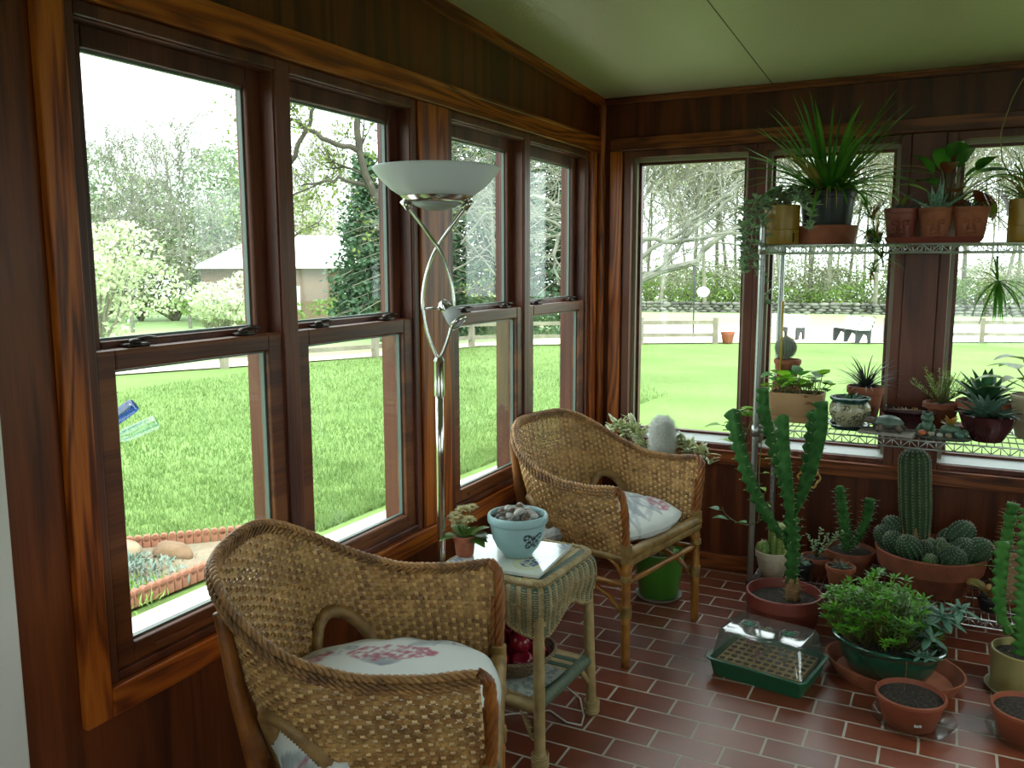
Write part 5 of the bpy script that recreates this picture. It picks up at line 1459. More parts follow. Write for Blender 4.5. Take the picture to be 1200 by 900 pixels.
for (a, e, L_) in ((2.8,1.0,.13),(3.4,.6,.12),(2.2,.8,.14),(-2.2,.7,.12),(-1.4,.8,.1),(.3,.9,.12),(3.05,.25,.09),(3.6,1.2,.16)):
    p0 = V((0,0,.15)); d = V((cos(a)*cos(e), sin(a)*cos(e), sin(e))); p1 = p0+d*L_; b.tube([p0, p0.lerp(p1,.5)+V((0,0,.012)), p1], .002, 5); lb.blade(p1, a, U(.10,.13), U(.075,.09), .3, .9, 6, prof=heart, fold=.2)
b.build('stems', VINE, t); lb.build('leaves', LEAF('pale_heart_leaf', '#7d9a52', '#a3b56b', tr=.3), t)

# yellow ring support hanging on the vine
t = thing('yellow_ring', 'yellow plastic ring with spokes hanging behind the tall euphorbia', 'plant ring', (1.122, -.53, .635), 0)
b = MB(); pts = []
for k in range(28):
    a = 2*pi*k/28; r = .040*(1+.1*cos(a*6)); pts.append(V((r*cos(a), .012*sin(2*a), r*sin(a))))
YP = mat('ochre_plastic', '#a5822c', rough=.4)
b.tube(pts, .0042, 7, closed=True); b.build('rim', YP, t)
b = MB()
for k in range(3): a = 2*pi*k/3+.5; b.tube([(0,0,0), (.04*cos(a), 0, .04*sin(a))], .0036, 6)
b.build('spokes', YP, t)
b = MB(); b.tube([(0,0,.04),(-.005,.0,.1),(-.003,-.01,.168)], .0012, 5); b.build('hanging_string', VINE, t)

# ------------------------------------------------------------------ top shelf
zt = ZT+.0008
OCH = mat('ochre_planter_glaze', '#a8842f', rough=.35, col2='#9a7626', vs=5)
def ochre(loc, label, r=.068, h=.1):
    t = thing('ochre_planter', label, 'potted plant', loc)
    b = MB(); b.lathe([(0,0),(r-.002,0),(r,.004),(r,.058),(r-.002,.06),(r,.062),(r,.155),(r-.003,.158),(r-.008,.157),(r-.009,.14),(0,.138)], 48); sharp(b.build('pot', OCH, t), 40)
    b = MB(); b.lathe([(0,.147),(r-.012,.143)], 20); b.build('soil', SOIL, t)
    b = MB(); a = radians(-40); M_ = Matrix.Rotation(a, 4, 'Z'); b.box(r-.003, r+.001, -.004, .004, .008, .046, M=M_); b.build('water_slot', mat('dark_slot', '#2a2213', rough=.8), t, sm=False)
    return t
t = ochre((.955, -.40, zt), 'ochre cylinder planter of grey trailing succulent at the left end of the top shelf')
b = MB(); st_ = MB()
trails = [[(0,0,.15),(-.06,-.03,.2),(-.1,-.06,.18),(-.12,-.08,.1),(-.135,-.09,.0),(-.12,-.1,-.08)],
          [(0,0,.15),(-.05,-.06,.18),(-.09,-.1,.1),(-.1,-.11,.02),(-.11,-.11,-.06),(-.13,-.11,-.12)],
          [(0,0,.15),(-.03,-.08,.17),(-.05,-.13,.08),(-.055,-.14,-.03),(-.06,-.14,-.13)],
          [(0,0,.15),(-.08,.0,.19),(-.14,-.02,.16),(-.16,-.03,.08),(-.15,-.04,.02)],
          [(0,0,.15),(.03,-.07,.18),(.09,-.11,.17),(.125,-.12,.11),(.12,-.12,.05)],
          [(0,0,.15),(.05,-.03,.2),(.1,-.07,.19),(.14,-.1,.15)],
          [(0,0,.15),(-.02,-.03,.2),(-.03,-.05,.21)],[(0,0,.15),(.03,.0,.2),(.05,.0,.215)],
          [(0,0,.15),(-.06,-.05,.17),(-.08,-.1,.06),(-.09,-.11,-.04),(-.05,-.115,-.16),(-.03,-.12,-.24)],
          [(0,0,.15),(-.09,-.03,.16),(-.13,-.06,.06),(-.15,-.07,-.02),(-.14,-.08,-.10)]]
for tr_ in trails:
    P = resample(tr_, 26); st_.tube(P, .0032, 5)
    for i in (5, 8, 11, 13, 15, 17, 19, 21, 23, 25):
        o = P[min(25, i)]+V((U(-.012,.012), U(-.012,.012), U(-.004,.01)))
        st_.tube([P[i], o], .0018, 4)
        for k in range(8): b.fleshy(o, 2*pi*k/8+U(-.3,.3), U(.024,.038), .019, U(-.1,1.), U(-.2,.4), .28, 4, k=5)
b.build('leaves', SUC, t); st_.build('stems', mat('grey_green_stem', '#7c8468', rough=.7), t)

saucer('pot_saucer', 'deep terracotta saucer under the black nursery pot on the top shelf', 'saucer', (1.118, -.33, zt), .12, .075, TERRA, base=.9, wall=.008)
t = thing('potted_grass_plant', 'black nursery pot bursting with long arching strap leaves on the top shelf', 'potted plant', (1.118, -.33, zt+.009))
BLK = mat('black_nursery_plastic', '#17181b', rough=.4)
b = MB(); b.lathe([(0,0),(.085,0),(.088,.006),(.104,.175),(.11,.178),(.112,.205),(.108,.21),(.102,.208),(.1,.19),(0,.19)], 40); b.v = [(x*(1+(.012*cos(14*atan2(y,x)) if z < .17 else 0)), y*(1+(.012*cos(14*atan2(y,x)) if z < .17 else 0)), z) for (x,y,z) in b.v]; sharp(b.build('pot', BLK, t), 50)
b = MB(); yb = MB()
for i in range(150):
    a = U(0,6.28); e = .12+1.35*U(0,1)**1.25; L_ = U(.26,.44) if e > .5 else U(.22,.36)
    tg = b if U(0,1) < .9 else yb
    tg.blade((.05*sqrt(U(0,1))*cos(a), .05*sqrt(U(0,1))*sin(a), .19), a, L_, U(.015,.025), e, U(.2,.9)+(.5 if e < .7 else 0), 8, fold=.5)
for (a, e, L_) in ((-.45,1.02,.46),(.0,.9,.45),(3.05,.85,.42),(2.9,.6,.4),(-2.6,1.25,.43)): b.blade((.01*cos(a), .01*sin(a), .19), a, L_, .024, e, .15, 8, fold=.5)
for i in range(10): a = U(-2.6,-.2); yb.blade((.09*cos(a), .09*sin(a), .2), a, U(.15,.26), .008, .3, 2.4, 8, fold=.4)
b.build('leaves', GRASS, t); yb.build('yellow_leaves', GRASS_Y, t)
# small trailing spider plantlets over the shelf edge
t = thing('spider_plant', 'tangle of dark spiky plantlets hanging over the top shelf edge beside the face pots', 'plant', (1.315, -.50, zt))
b = MB(); yb = MB(); st_ = MB()
add_pot(t, .03, .024, .04, BLK, .002, .008, .003, .006)
for (x, y, z, n_, L_) in ((-.01,-.02,.09,22,.12),(-.03,-.04,.13,14,.1),(.01,-.06,.02,24,.10),(.035,-.075,-.06,24,.105),(.01,-.07,-.11,16,.08),(-.025,-.03,.03,18,.09)):
    st_.tube([(0,0,.035), (x*.5,y*.8,max(z,.03)), (x,y,z)], .0016, 4)
    for k in range(n_): a = U(0,6.28); (b if U(0,1) < .8 else yb).blade((x,y,z), a, L_*U(.6,1.1), .0085, U(-.3,1.2), U(.3,1.4), 5, fold=.4)
for k in range(5): yb.blade((.0,-.07,-.1), U(-2,-1), .06, .008, -.8, .5, 4)
b.build('leaves', LEAF('dark_plantlet_leaf', '#355c22', '#6d9636', tr=.3), t); yb.build('dry_leaves', DRY, t); st_.build('runners', VINE, t)

# tray with three face pots
b = MB(); loft(b, [rr(.158,.062,.006,0), rr(.168,.072,.006,.022), rr(.16,.064,.006,.022), rr(.155,.06,.006,.008)], capb=True)
o = sharp(b.build('terracotta_tray', TERRA_R, None, (1.515, -.42, zt)), 30); tag(o, 'long rectangular terracotta tray under the three face pots on the top shelf', 'tray')
def face_pot(loc, label, seed, col, rz=-88):
    t = thing('face_pot', label, 'potted plant', loc, 0, 'face pots on the top shelf')
    n = 300; rows = 84; b = MB(); a0 = radians(rz); rn = random.Random(seed); br_ = rn.uniform(.55,.75); mo = rn.uniform(-.5,.2)
    def f(u, v):                                  # relief height: u across the face, v up (-1..1)
        h = 0
        g = lambda x, y, sx_, sy_: exp(-((u-x)/sx_)**2-((v-y)/sy_)**2)
        h += .9*g(0,.05,.13,.42)+.5*g(0,-.2,.24,.12)                     # nose
        for s in (-1, 1):
            h += .55*g(s*.42,.45+.06*s*mo,.26,.07); h -= .45*g(s*.4,.27,.2,.09); h += .28*g(s*.4,.25,.12,.06); h += .35*g(s*.55,-.12,.22,.2)
            h += .35*g(s*.32,-.42+mo*.12,.07,.16)                        # moustache or folds
        for s in (-1, 1):
            ey = hypot((u-s*.38)/.24, (v-.25)/.13); h -= .55*exp(-((ey-1)/.22)**2); br2 = v-(.5-.35*(u-s*.4)**2*2); h -= .5*exp(-(br2/.045)**2)*exp(-((u-s*.42)/.3)**2)
            h -= .6*exp(-((abs(u-s*(.2+.25*(-.05-v)))/.05))**2)*smooth((.1-v)/.15)*smooth((v+.7)/.15)
        h -= .7*g(0,-.55,.3,.045+.02*abs(mo)); h += .4*g(0,-.47,.26,.05)+.4*g(0,-.66,.24,.06); h += .4*g(0,-.85,.2,.1)
        return h
    h_ = .122
    def fn(uu, vv):
        a = 2*pi*uu; z = h_*vv; r = .046+.016*vv if vv < .86 else .0625
        if vv < .06: r -= .004*(1-vv/.06)
        da = (a-a0+pi) % (2*pi)-pi; u = da/.95; v = (vv-.45)/.42
        if abs(u) < 1.2 and abs(v) < 1.15: r += .0085*f(u, v)*max(0, 1-abs(u/1.2)**4)
        return V((r*cos(a), r*sin(a), z))
    b.grid(fn, n, rows, cu=True)
    k = len(b.v); rim = [(.0625,h_),(.056,h_+.001),(.054,h_-.012),(.0,h_-.014)]; b.lathe(rim, 40)
    b.lathe([(0,0.0),(.042,0)], 40)
    b.build('pot', col, t)
    b = MB(); b.lathe([(0,h_-.008),(.0545,h_-.012)], 20); b.build('soil', SOIL, t)
    return t, h_-.01
fz = zt+.0085
t, hz = face_pot((1.400, -.42, fz), 'reddest face pot, holding a small dark spiky rosette, on the top-shelf tray', 1, TERRA_R)
b = MB(); rosette(b, (0,0,hz), 34, .062, .011, 4, .3, 1.3, .1, .5); b.build('leaves', LEAF('dark_haworthia_leaf', '#23392c', '#3a5442', tr=.0, vs=90), t)
b = MB()
for k in range(7): b.blade((0,0,hz+.02), U(0,6.28), U(.06,.09), .012, U(.6,1.2), .5, 5)
b.build('yellow_shoots', LEAF('yellow_green_shoot', '#8a8a34', '#6b7f33', tr=.25), t)
t, hz = face_pot((1.520, -.425, fz), 'face pot with moulded moustache holding a spotted starry aloe, middle of the tray', 5, TERRA)
b = MB()
for (a, e, L_) in ((3.0,.45,.15),(.25,.5,.15),(-.5,.35,.11),(-2.6,.35,.11),(-1.5,.5,.09),(1.5,1.0,.12),(.9,.8,.1),(2.2,.85,.11),(-1.0,1.2,.12),(-2.1,1.1,.10),(.0,1.45,.13)): b.fleshy((0,0,hz), a, L_, .034, e, -.15, .45, 7, prof=lambda t_: max(.04, (1-t_**1.4)))
b.build('leaves', ALOE, t)
t, hz = face_pot((1.638, -.425, fz), 'smiling face pot with a dark rosette nearest the leafy plant, on the tray', 9, TERRA)
b = MB(); rosette(b, (0,0,hz), 26, .058, .012, 3, .3, 1.3, .1, .5); b.build('leaves', LEAF('dark_haworthia_leaf', '#23392c', '#3a5442', tr=.0, vs=90), t)
# white pot with large leaves behind
t = thing('potted_leafy_plant', 'white planter with glossy green and brown-red leaves behind the face pots', 'potted plant', (1.555, -.245, zt))
WPL = mat('white_planter', '#a9a48f', rough=.45)
b = MB(); b.lathe([(0,0),(.083,0),(.085,.004),(.085,.05),(.083,.052),(.086,.054),(.094,.155),(.088,.156),(.085,.14),(0,.138)], 44); sharp(b.build('pot', WPL, t), 40)
b = MB(); gb = MB(); rb = MB(); ob = MB()
for (x, y, z, a, L_, w_, e, k) in ((-.06,-.03,.27,2.6,.10,.065,1.0,0),(-.045,-.04,.225,-2.2,.085,.055,.4,0),(.0,-.03,.33,-.8,.06,.06,1.1,0),(-.01,-.03,.27,-1.4,.085,.05,.6,2),(.03,-.04,.29,-.9,.08,.045,1.0,0),(.07,-.03,.25,-.3,.13,.07,.35,0),(.11,-.02,.24,.1,.12,.07,.2,0),(.15,-.03,.25,-.2,.10,.065,-.1,0),(.06,.02,.26,.5,.11,.065,.6,0),(.02,-.05,.2,-1.5,.085,.055,.2,2),(-.02,-.05,.16,-2.,.09,.05,-.2,2),(.09,-.06,.20,-.9,.09,.05,-.7,1),(.12,-.06,.19,-.5,.09,.052,-.9,1),(.15,-.05,.21,-.3,.1,.055,-.8,1),(.03,-.06,.17,-1.2,.08,.05,-.5,2),(.13,-.07,.16,-1.0,.06,.04,-.8,3),(.1,-.07,.17,-1.2,.05,.035,-.6,3),(-.07,-.02,.2,-2.9,.11,.04,.5,3),(-.03,.0,.29,1.7,.09,.05,1.2,0),(.1,.03,.28,.9,.1,.06,.8,0),(.05,-.02,.31,-1.9,.07,.04,1.2,0),(.2,-.02,.25,.0,.11,.06,.1,0)):
    b.tube([(x*.1,y*.1,.13), (x*.6,y*.6,.13+(z-.13)*.7), (x,y,z)], .0024, 5); (gb, rb, rb, ob)[k].blade((x,y,z), a, L_*1.3, w_*1.35, e, .9, 6, prof=oval, fold=.2)
b.build('stems', VINE, t); gb.build('leaves', LEAF('dark_glossy_leaf', '#2f6a1f', '#4a8230', rough=.25, tr=.35), t); rb.build('red_leaves', REDL, t); ob.build('yellow_green_leaves', LEAF('yellow_green_leaf', '#6f8a2a', '#8ea03a', tr=.35), t)
# right ochre planter with spider plant
t = ochre((1.835, -.36, zt), 'ochre cylinder planter with a spider plant at the right end of the top shelf', .075)
b = MB(); yb = MB(); st_ = MB()
for i in range(70): a = U(0,6.28); (b if U(0,1) < .75 else yb).blade((.02*cos(a), .02*sin(a), .145), a, U(.15,.3), .011, U(.2,1.4), U(.6,1.8), 7, fold=.4)
st_.tube(resample([(-.02,-.03,.15),(-.07,-.06,.26),(-.115,-.07,.22),(-.105,-.08,.05),(-.10,-.09,-.06),(-.095,-.1,-.13)], 24), .0016, 5)
for i in range(24): a = U(0,6.28); (b).blade((-.095,-.1,-.14), a, U(.1,.2), .011, U(-1.2,.9), U(.2,1.2), 6, fold=.4)
for i in range(5): b.blade((-.097,-.1,-.145), U(0,6.28), U(.13,.17), .013, -1.2, .2, 6, fold=.4)
b.tube([(-.105,-.095,-.05),(-.1,-.1,-.12)], .003, 5)
st_.tube(resample([(-.03,-.02,.15),(-.11,-.03,.30),(-.12,-.02,.40),(-.09,0,.52),(-.06,.02,.59),(.0,.05,.62)], 24), .0022, 5)
st_.tube(resample([(-.02,-.03,.15),(-.13,-.08,.1),(-.16,-.1,.0),(-.15,-.1,-.05)], 16), .0012, 4)
b.build('leaves', GRASS, t); yb.build('dry_leaves', GRASS_Y, t); st_.build('runners', mat('straw_runner', '#8f7f55', rough=.7), t)

# ------------------------------------------------------------------ green pot behind the far chair
t = thing('potted_old_man_cactus', 'green floor pot behind the far armchair with white furry cactus and pale leaves', 'potted plant', (.488, -.468, .012))
GPOT = mat('bright_green_pot', '#4a8a2c', rough=.4, col2='#417c26', vs=6)
b = MB(); b.lathe([(0,0),(.085,0),(.088,.004),(.112,.19),(.116,.205),(.11,.207),(.106,.19),(0,.18)], 44); pot_ = sharp(b.build('pot', GPOT, t), 40)
b = MB(); b.tube([V((.113*cos(a), .113*sin(a), .206)) for a in [2*pi*k/40 for k in range(40)]], .003, 6, closed=True); b.build('pale_rim', mat('pale_green_rim', '#8aa57c', rough=.4), pot_)
b = MB(); b.lathe([(0,.188),(.104,.184)], 24); b.build('soil', GRIT, t)
b = MB(); s = MB()
p_, r_ = column_pts((.025,0,.17), (.0,.0,.80), .047, 34, .042); ribbed(b, s, p_[:24], r_[:24], 14, .12, spine=.012, step=1, nper=3); b.build('cactus_trunk', mat('old_cactus_trunk', '#7d6a45', rough=.85, col2='#57602f', vs=14), t); s.build('trunk_spines', SPINE, t)
b = MB(); h_ = MB()
p2_, r2_ = column_pts((.006,0,.62), (.0,0,.80), .046, 20); ribbed(b, None, p2_, r2_, 14, .1, nper=3); b.build('cactus_top', LEAF('white_wool_skin', '#c9cec6', '#d5d8d0', tr=0., isl=0), t)
for i in range(5200):
    z = U(.60,.806); a = U(0,6.28); cap = max(0., (z-.757)/.05); rr_ = .046*sqrt(max(0., 1-cap*cap)); o = V((cos(a)*(1-.8*cap), sin(a)*(1-.8*cap), U(-.35,.5)+cap)).normalized()
    q = V((.003+rr_*.95*cos(a), rr_*.95*sin(a), z)); h_.spike(q, q+o*U(.012,.028)+V((U(-.008,.008), U(-.008,.008), U(-.012,.006))), .0009)
h_.build('white_hairs', WOOL, t)
b = MB(); st_ = MB()
for (x, y, z) in ((-.20,.10,.745),(-.235,.11,.74),(-.16,.09,.765),(-.19,.12,.73),(-.13,.08,.74),(-.26,.12,.745),(-.15,.12,.72),(-.11,.05,.715),(-.09,.04,.69),(.09,.05,.70),(.13,.04,.69),(.16,.02,.68),(.07,.06,.72),(.2,.02,.665)):
    st_.tube([(0,.03,.18), (x*.5,y*.8+.03,.45), (x,y,z)], .003, 5)
    for k in range(14):
        q = V((x,y,z))+V((U(-.02,.02),0,-U(0,.05))); b.fleshy(q, U(0,6.28), U(.045,.07), .024, U(-.1,1.1), .4, .2, 4)
b.build('pale_leaves', LEAF('variegated_leaf', '#b3bd86', '#d5d8b4', tr=.25, vs=30), t); st_.build('stems', VINE, t)
saucer('pot_saucer', 'pale saucer under the green pot behind the far armchair', 'saucer', (.488, -.468, 0), .105, .016, mat('pale_grey_saucer', '#a8a79a', rough=.5), wall=.004)
# ------------------------------------------------------------------ outdoors
def gz(x, y): return -.45-.024*hypot(x, y)
def noisy_ground(name, c1, c2, c3, s1=.35, s2=14., rough=.9):
    m, nt, N, L = newmat(name)
    out = N.new('ShaderNodeOutputMaterial'); p = N.new('ShaderNodeBsdfPrincipled'); p.inputs['Roughness'].default_value = rough; p.inputs['Specular IOR Level'].default_value = .15
    tc = N.new('ShaderNodeTexCoord')
    a = N.new('ShaderNodeTexNoise'); a.inputs['Scale'].default_value = s1; a.inputs['Detail'].default_value = 3
    b = N.new('ShaderNodeTexNoise'); b.inputs['Scale'].default_value = s2; b.inputs['Detail'].default_value = 5; b.inputs['Roughness'].default_value = .75
    L.new(tc.outputs['Object'], a.inputs['Vector']); L.new(tc.outputs['Object'], b.inputs['Vector'])
    r = N.new('ShaderNodeValToRGB'); e = r.color_ramp.elements; e[0].position = .32; e[0].color = (*lin(c1), 1); e[1].position = .68; e[1].color = (*lin(c3), 1); k = e.new(.5); k.color = (*lin(c2), 1)
    md = N.new('ShaderNodeMath'); md.operation = 'MULTIPLY_ADD'; md.inputs[1].default_value = .55; L.new(a.outputs['Fac'], md.inputs[0])
    m2 = N.new('ShaderNodeMath'); m2.operation = 'MULTIPLY'; m2.inputs[1].default_value = .45; L.new(b.outputs['Fac'], m2.inputs[0]); L.new(m2.outputs[0], md.inputs[2])
    L.new(md.outputs[0], r.inputs['Fac']); L.new(r.outputs['Color'], p.inputs['Base Color']); L.new(p.outputs['BSDF'], out.inputs['Surface'])
    return m
LAWN = noisy_ground('lawn_grass', '#586e3a', '#667d45', '#748c53', .5, 9.)
MEAD = noisy_ground('pale_meadow', '#82a066', '#92ae76', '#a6be8c', .12, 6.)
GRAV = noisy_ground('pale_gravel', '#c0b09c', '#d6c9b6', '#e4dccd', .3, 20.)
CONC = noisy_ground('concrete_path', '#c2bdb2', '#d3cfc6', '#dedbd3', .6, 14.)
b = MB()
def gfn(u, v):
    x = -90+150*u; y = -25+125*v; return V((x, y, gz(x, y)))
b.grid(gfn, 100, 90); struct(b.build('lawn', LAWN))
struct_patch = lambda name, pts0, pts1, n, m_, dz: (lambda bb: (bb.grid(lambda u, v: (lambda p: V((p.x, p.y, gz(p.x, p.y)+dz)))(resample([V((*q, 0)) for q in pts0], 60)[min(59, int(round(u*59)))].lerp(resample([V((*q, 0)) for q in pts1], 60)[min(59, int(round(u*59)))], v)), 59, n), struct(bb.build(name, m_)))[1])(MB())
fl0 = [(-15.5,5.),(-12.73,10.05),(-11.2,13.6),(-10.68,17.58),(-8.56,19.32),(-4.76,22.16),(0,25.),(2.53,27.31),(8,30.5)]
fl1 = [(-16.4,5.3),(-13.7,10.55),(-12.1,14.2),(-11.6,18.3),(-10.,22.),(-7.,33.),(-1,36.),(3,38.),(9,40.)]
fl2 = [(-60,9.),(-55,20.),(-45,30.),(-35,42.),(-25,48.),(-15.,51.),(-3,54.),(5,56.),(15,60.)]
struct_patch('gravel_drive', [(x+.1, y+.25) for x, y in fl0], fl1, 8, GRAV, .03)
struct_patch('meadow', fl1, fl2, 16, MEAD, .03)
b = MB(); b.grid(lambda u, v: (lambda x, y: V((x, y, gz(x, y)+.04)))(-2.38+1.0*u+(.12*(v-.5)), -4+9*v), 4, 40); struct(b.build('garden_path', CONC))
b = MB(); b.box(-.4, -.02, -4.5, .5, -1.0, -.1); b.box(-.4, 3.6, .02, .5, -1.0, -.1); struct(b.build('foundation', mat('grey_concrete', '#8f8c86', rough=.9), sm=False))
# lawn blades near the windows
b = MB(); rg = random.Random(8)
for i in range(70000):
    d = rg.uniform(0, 1)**1.7; x = -2.55-9.*d; y = rg.triangular(-1.6, 10.+14.*d, 0)
    if x > -4.5 and y < -.55+(x+4.2)*.867: continue
    h = rg.uniform(.035, .075); a = rg.uniform(0, 6.28); w_ = .006+.003*d; z = gz(x, y)
    dx, dy = cos(a)*w_, sin(a)*w_; lx, ly = rg.uniform(-.03,.03), rg.uniform(-.03,.03)
    b.add([(x-dx,y-dy,z),(x+dx,y+dy,z),(x+lx,y+ly,z+h)], [(0,1,2)], 0)
o = b.build('grass', LEAF('lawn_blade', '#607c40', '#779254', rough=.6, tr=.3, vs=2., isl=.2), sm=False); tag(o, 'short bright lawn grass growing beyond the left windows', 'grass', kind='stuff')
# garden bed with scalloped brick edging
b = MB(); b.grid(lambda u, v: (lambda p: V((p.x, p.y, gz(p.x, p.y)+.045+.02*sin(u*9)*sin(v*7))))(V((-2.60,-1.9,0)).lerp(V((-2.48,.7,0)), v).lerp(V((-4.2,-.75,0)).lerp(V((-2.7,.55,0)), v), u)), 14, 20)
struct(b.build('garden_bed', noisy_ground('sandy_soil', '#685c4c', '#7b6f5d', '#8d8170', 2., 40.)))
EDG = mat('edging_terracotta', '#95644f', rough=.85, col2='#825340', vs=9)
b = MB(); b.box(-.022, .022, -.026, .026, -.03, .055); b.tube([V((-.022,0,.05)), V((.022,0,.05))], .026, 12)
e0 = bevel(b.build('edging_brick', EDG, sm=True), .004); sharp(e0)
first = True
for (p, q, n_) in (((-2.58,-1.3), (-2.53,.25), 28), ((-4.05,-.62), (-2.85,.50), 30)):
    ang = atan2(q[1]-p[1], q[0]-p[0])-pi/2
    for i in range(n_):
        o = e0 if first else e0.copy()
        if not first: COL.objects.link(o)
        first = False
        x = p[0]+(q[0]-p[0])*i/(n_-1); y = p[1]+(q[1]-p[1])*i/(n_-1); o.location = (x, y, gz(x, y)+.05); o.rotation_euler = (0, 0, ang)
        nr = p[0] > -3; tag(o, 'scalloped brick edging the garden bed, row %s' % ('next to the pale path' if nr else 'next to the lawn'), 'brick', 'edging bricks by the path' if nr else 'edging bricks by the lawn')
def rock(name, loc, s, label, c1, c2, seed, flat=None):
    b = MB(); b.grid(lambda u, v: (lambda d: V((d.x*s[0], d.y*s[1], d.z*s[2]))*(1+.22*mnoise.noise(d*1.5+V((seed,0,0)))))(V((cos(2*pi*u)*cos(pi*(v-.5)), sin(2*pi*u)*cos(pi*(v-.5)), sin(pi*(v-.5))))), 20, 12, cu=True)
    o = b.build(name, mat('rock_%d' % seed, c1, rough=.85, col2=c2, vs=6, bump=.3, bs=20), None, loc); tag(o, label, 'rock'); return o
rock('garden_rock', (-3.35,-.33,gz(-3.3,-.3)+.08), (.2,.17,.11), 'pale rounded boulder at the back of the garden bed', '#94836a', '#7b6a52', 1)
rock('garden_rock', (-3.02,-.10,gz(-3.,-.1)+.07), (.17,.09,.08), 'brown wedge-shaped rock beside the pale boulder in the bed', '#5f4733', '#7a6148', 2)
b = MB()
for i in range(700):
    x, y = rg.gauss(0,.16), rg.gauss(0,.2); z = .02+.1*exp(-(x*x/.05+y*y/.08)); b.blade((x,y,z-.02), rg.uniform(0,6.28), rg.uniform(.04,.08), .014, rg.uniform(.1,1.4), .5, 3, prof=oval)
o = b.build('silver_groundcover', LEAF('silver_foliage', '#7b8a82', '#657a6a', tr=.15, rough=.8, vs=9), None, (-3.0,-.60,gz(-3,-.6)+.05)); tag(o, 'mound of silvery groundcover in front of the boulder in the garden bed', 'plant')
b = MB()
for i in range(500):
    x, y = rg.gauss(0,.12), rg.gauss(0,.2); b.blade((x,y,0), rg.uniform(0,6.28), rg.uniform(.04,.09), .01, rg.uniform(.3,1.5), .5, 3)
o = b.build('green_groundcover', LEAF('edging_green', '#5f8a35', '#80a84c', tr=.2, vs=9), None, (-2.72,-.82,gz(-2.8,-.8)+.05)); tag(o, 'low green plants between the silvery mound and the brick edging', 'plant')
# bottle tree
t = thing('bottle_tree', 'iron garden post carrying upturned bottles just outside the nearest left window', 'garden ornament', (-2.42,-1.52,gz(-2.4,-1.5)))
IRON = mat('rusty_iron', '#5a3a2a', rough=.7, metal=.4); b = MB(); b.tube([(0,0,0),(0,0,1.0),(0,0,1.9)], .014, 8); b.build('post', IRON, t)
def bottle(p, d, c, k):
    d = V(d).normalized(); p = V(p); b = MB(); b.tube([V((0,0,p.z-.18)), V((0,0,p.z-.1)), p-d*.08, p+d*.05], .006, 6); br = b.build('branch', IRON, t)
    q = d.to_track_quat('Z','Y').to_matrix().to_4x4(); b = MB(); b.lathe([(.013,-.04),(.015,-.03),(.013,-.02),(.014,.04),(.034,.09),(.037,.11),(.037,.25),(.033,.262),(0,.258)], 20, p, M=q); b.build('bottle', glass('glass_'+k, c, base=.1), br)
bottle((.15,.30,1.15), (.75,.55,.65), (.12,.3,.85), 'blue'); bottle((.19,.36,1.10), (.75,.65,.42), (.82,.93,.9), 'clear'); bottle((.05,.14,1.75), (.5,.75,.35), (.8,.45,.12), 'amber')

# fences
FW = mat('grey_split_rail', '#857e70', rough=.9, col2='#716a5d', vs=4, bump=.3, bs=20)
def rail_fence(pts, label):
    t = thing('rail_fence', label, 'fence', (pts[0][0], pts[0][1], 0)); o = V((pts[0][0], pts[0][1], 0)); P3 = []
    for i in range(len(pts)-1):
        a, c = V((*pts[i],0)), V((*pts[i+1],0)); n_ = max(1, round((c-a).length/2.6))
        for k in range(n_): P3.append(a.lerp(c, k/n_))
    P3.append(V((*pts[-1],0)))
    for i, p in enumerate(P3):
        z = gz(p.x, p.y); b = MB(); b.box(-.07,.07,-.07,.07,z-.1,z+.80); q = b.build('post', FW, t, sm=False, loc=(p.x-o.x, p.y-o.y, 0))
        if i < len(P3)-1:
            c = P3[i+1]
            for h in (.28,.66): b = MB(); b.bar(V((p.x-o.x, p.y-o.y, z+h)), V((c.x-o.x, c.y-o.y, gz(c.x,c.y)+h)), .06, .11); b.build('rail', FW, t, sm=False)
rail_fence([(-15.5,5.),(-12.73,10.05),(-11.2,13.6),(-10.68,17.58),(-8.56,19.32),(-4.76,22.16)], 'grey split-rail fence round the left side of the lawn, ending beside a clay pot')
rail_fence([(-.2,25.4),(2.53,27.31),(8,30.5)], 'grey split-rail fence beyond the lawn behind the right-hand back window')
t = thing('garden_pot', 'terracotta pot on the gravel at the end of the split-rail fence', 'plant pot', (-4.45,22.45,gz(-4.45,22.4)+.02)); add_pot(t, .21, .15, .34, TERRA, .015, .08, .02, .04)
# benches
BW = mat('white_slats', '#cfd3d0', rough=.6); BD = mat('dark_bench_end', '#2b3133', rough=.6)
def bench(loc, rz, label):
    t = thing('garden_bench', label, 'bench', loc, rz)
    for x in (-.62, 0, .62):
        b = MB(); pr = [(-.05,.0),(.02,.0),(.06,.22),(.2,.3),(.36,.0),(.45,.0),(.46,.38),(.40,.42),(.05,.40),(-.12,.82),(-.2,.80),(-.06,.38)]
        vs = [V((x-.03, -yy, z)) for yy, z in pr]+[V((x+.03, -yy, z)) for yy, z in pr]; n_ = len(pr)
        b.add(vs, [tuple(range(n_-1,-1,-1)), tuple(range(n_, 2*n_))]+[(i, (i+1) % n_, n_+(i+1) % n_, n_+i) for i in range(n_)]); b.build('end_frame', BD, t, sm=False)
    for k in range(3): b = MB(); b.bar((-.75,-.10-.13*k,.425),(.75,-.10-.13*k,.425),.115,.03); b.build('seat_slat', BW, t, sm=False)
    for k in range(3): z = .5+.12*k; y = .035+.052*k-.06; b = MB(); b.bar((-.75,y,z),(.75,y,z),.03,.105); b.build('back_slat', BW, t, sm=False)
bench((-1.0,25.2,gz(-1,25.2)+.03), radians(-52), 'white-slatted bench with dark ends on the gravel beyond the lawn, standing free')
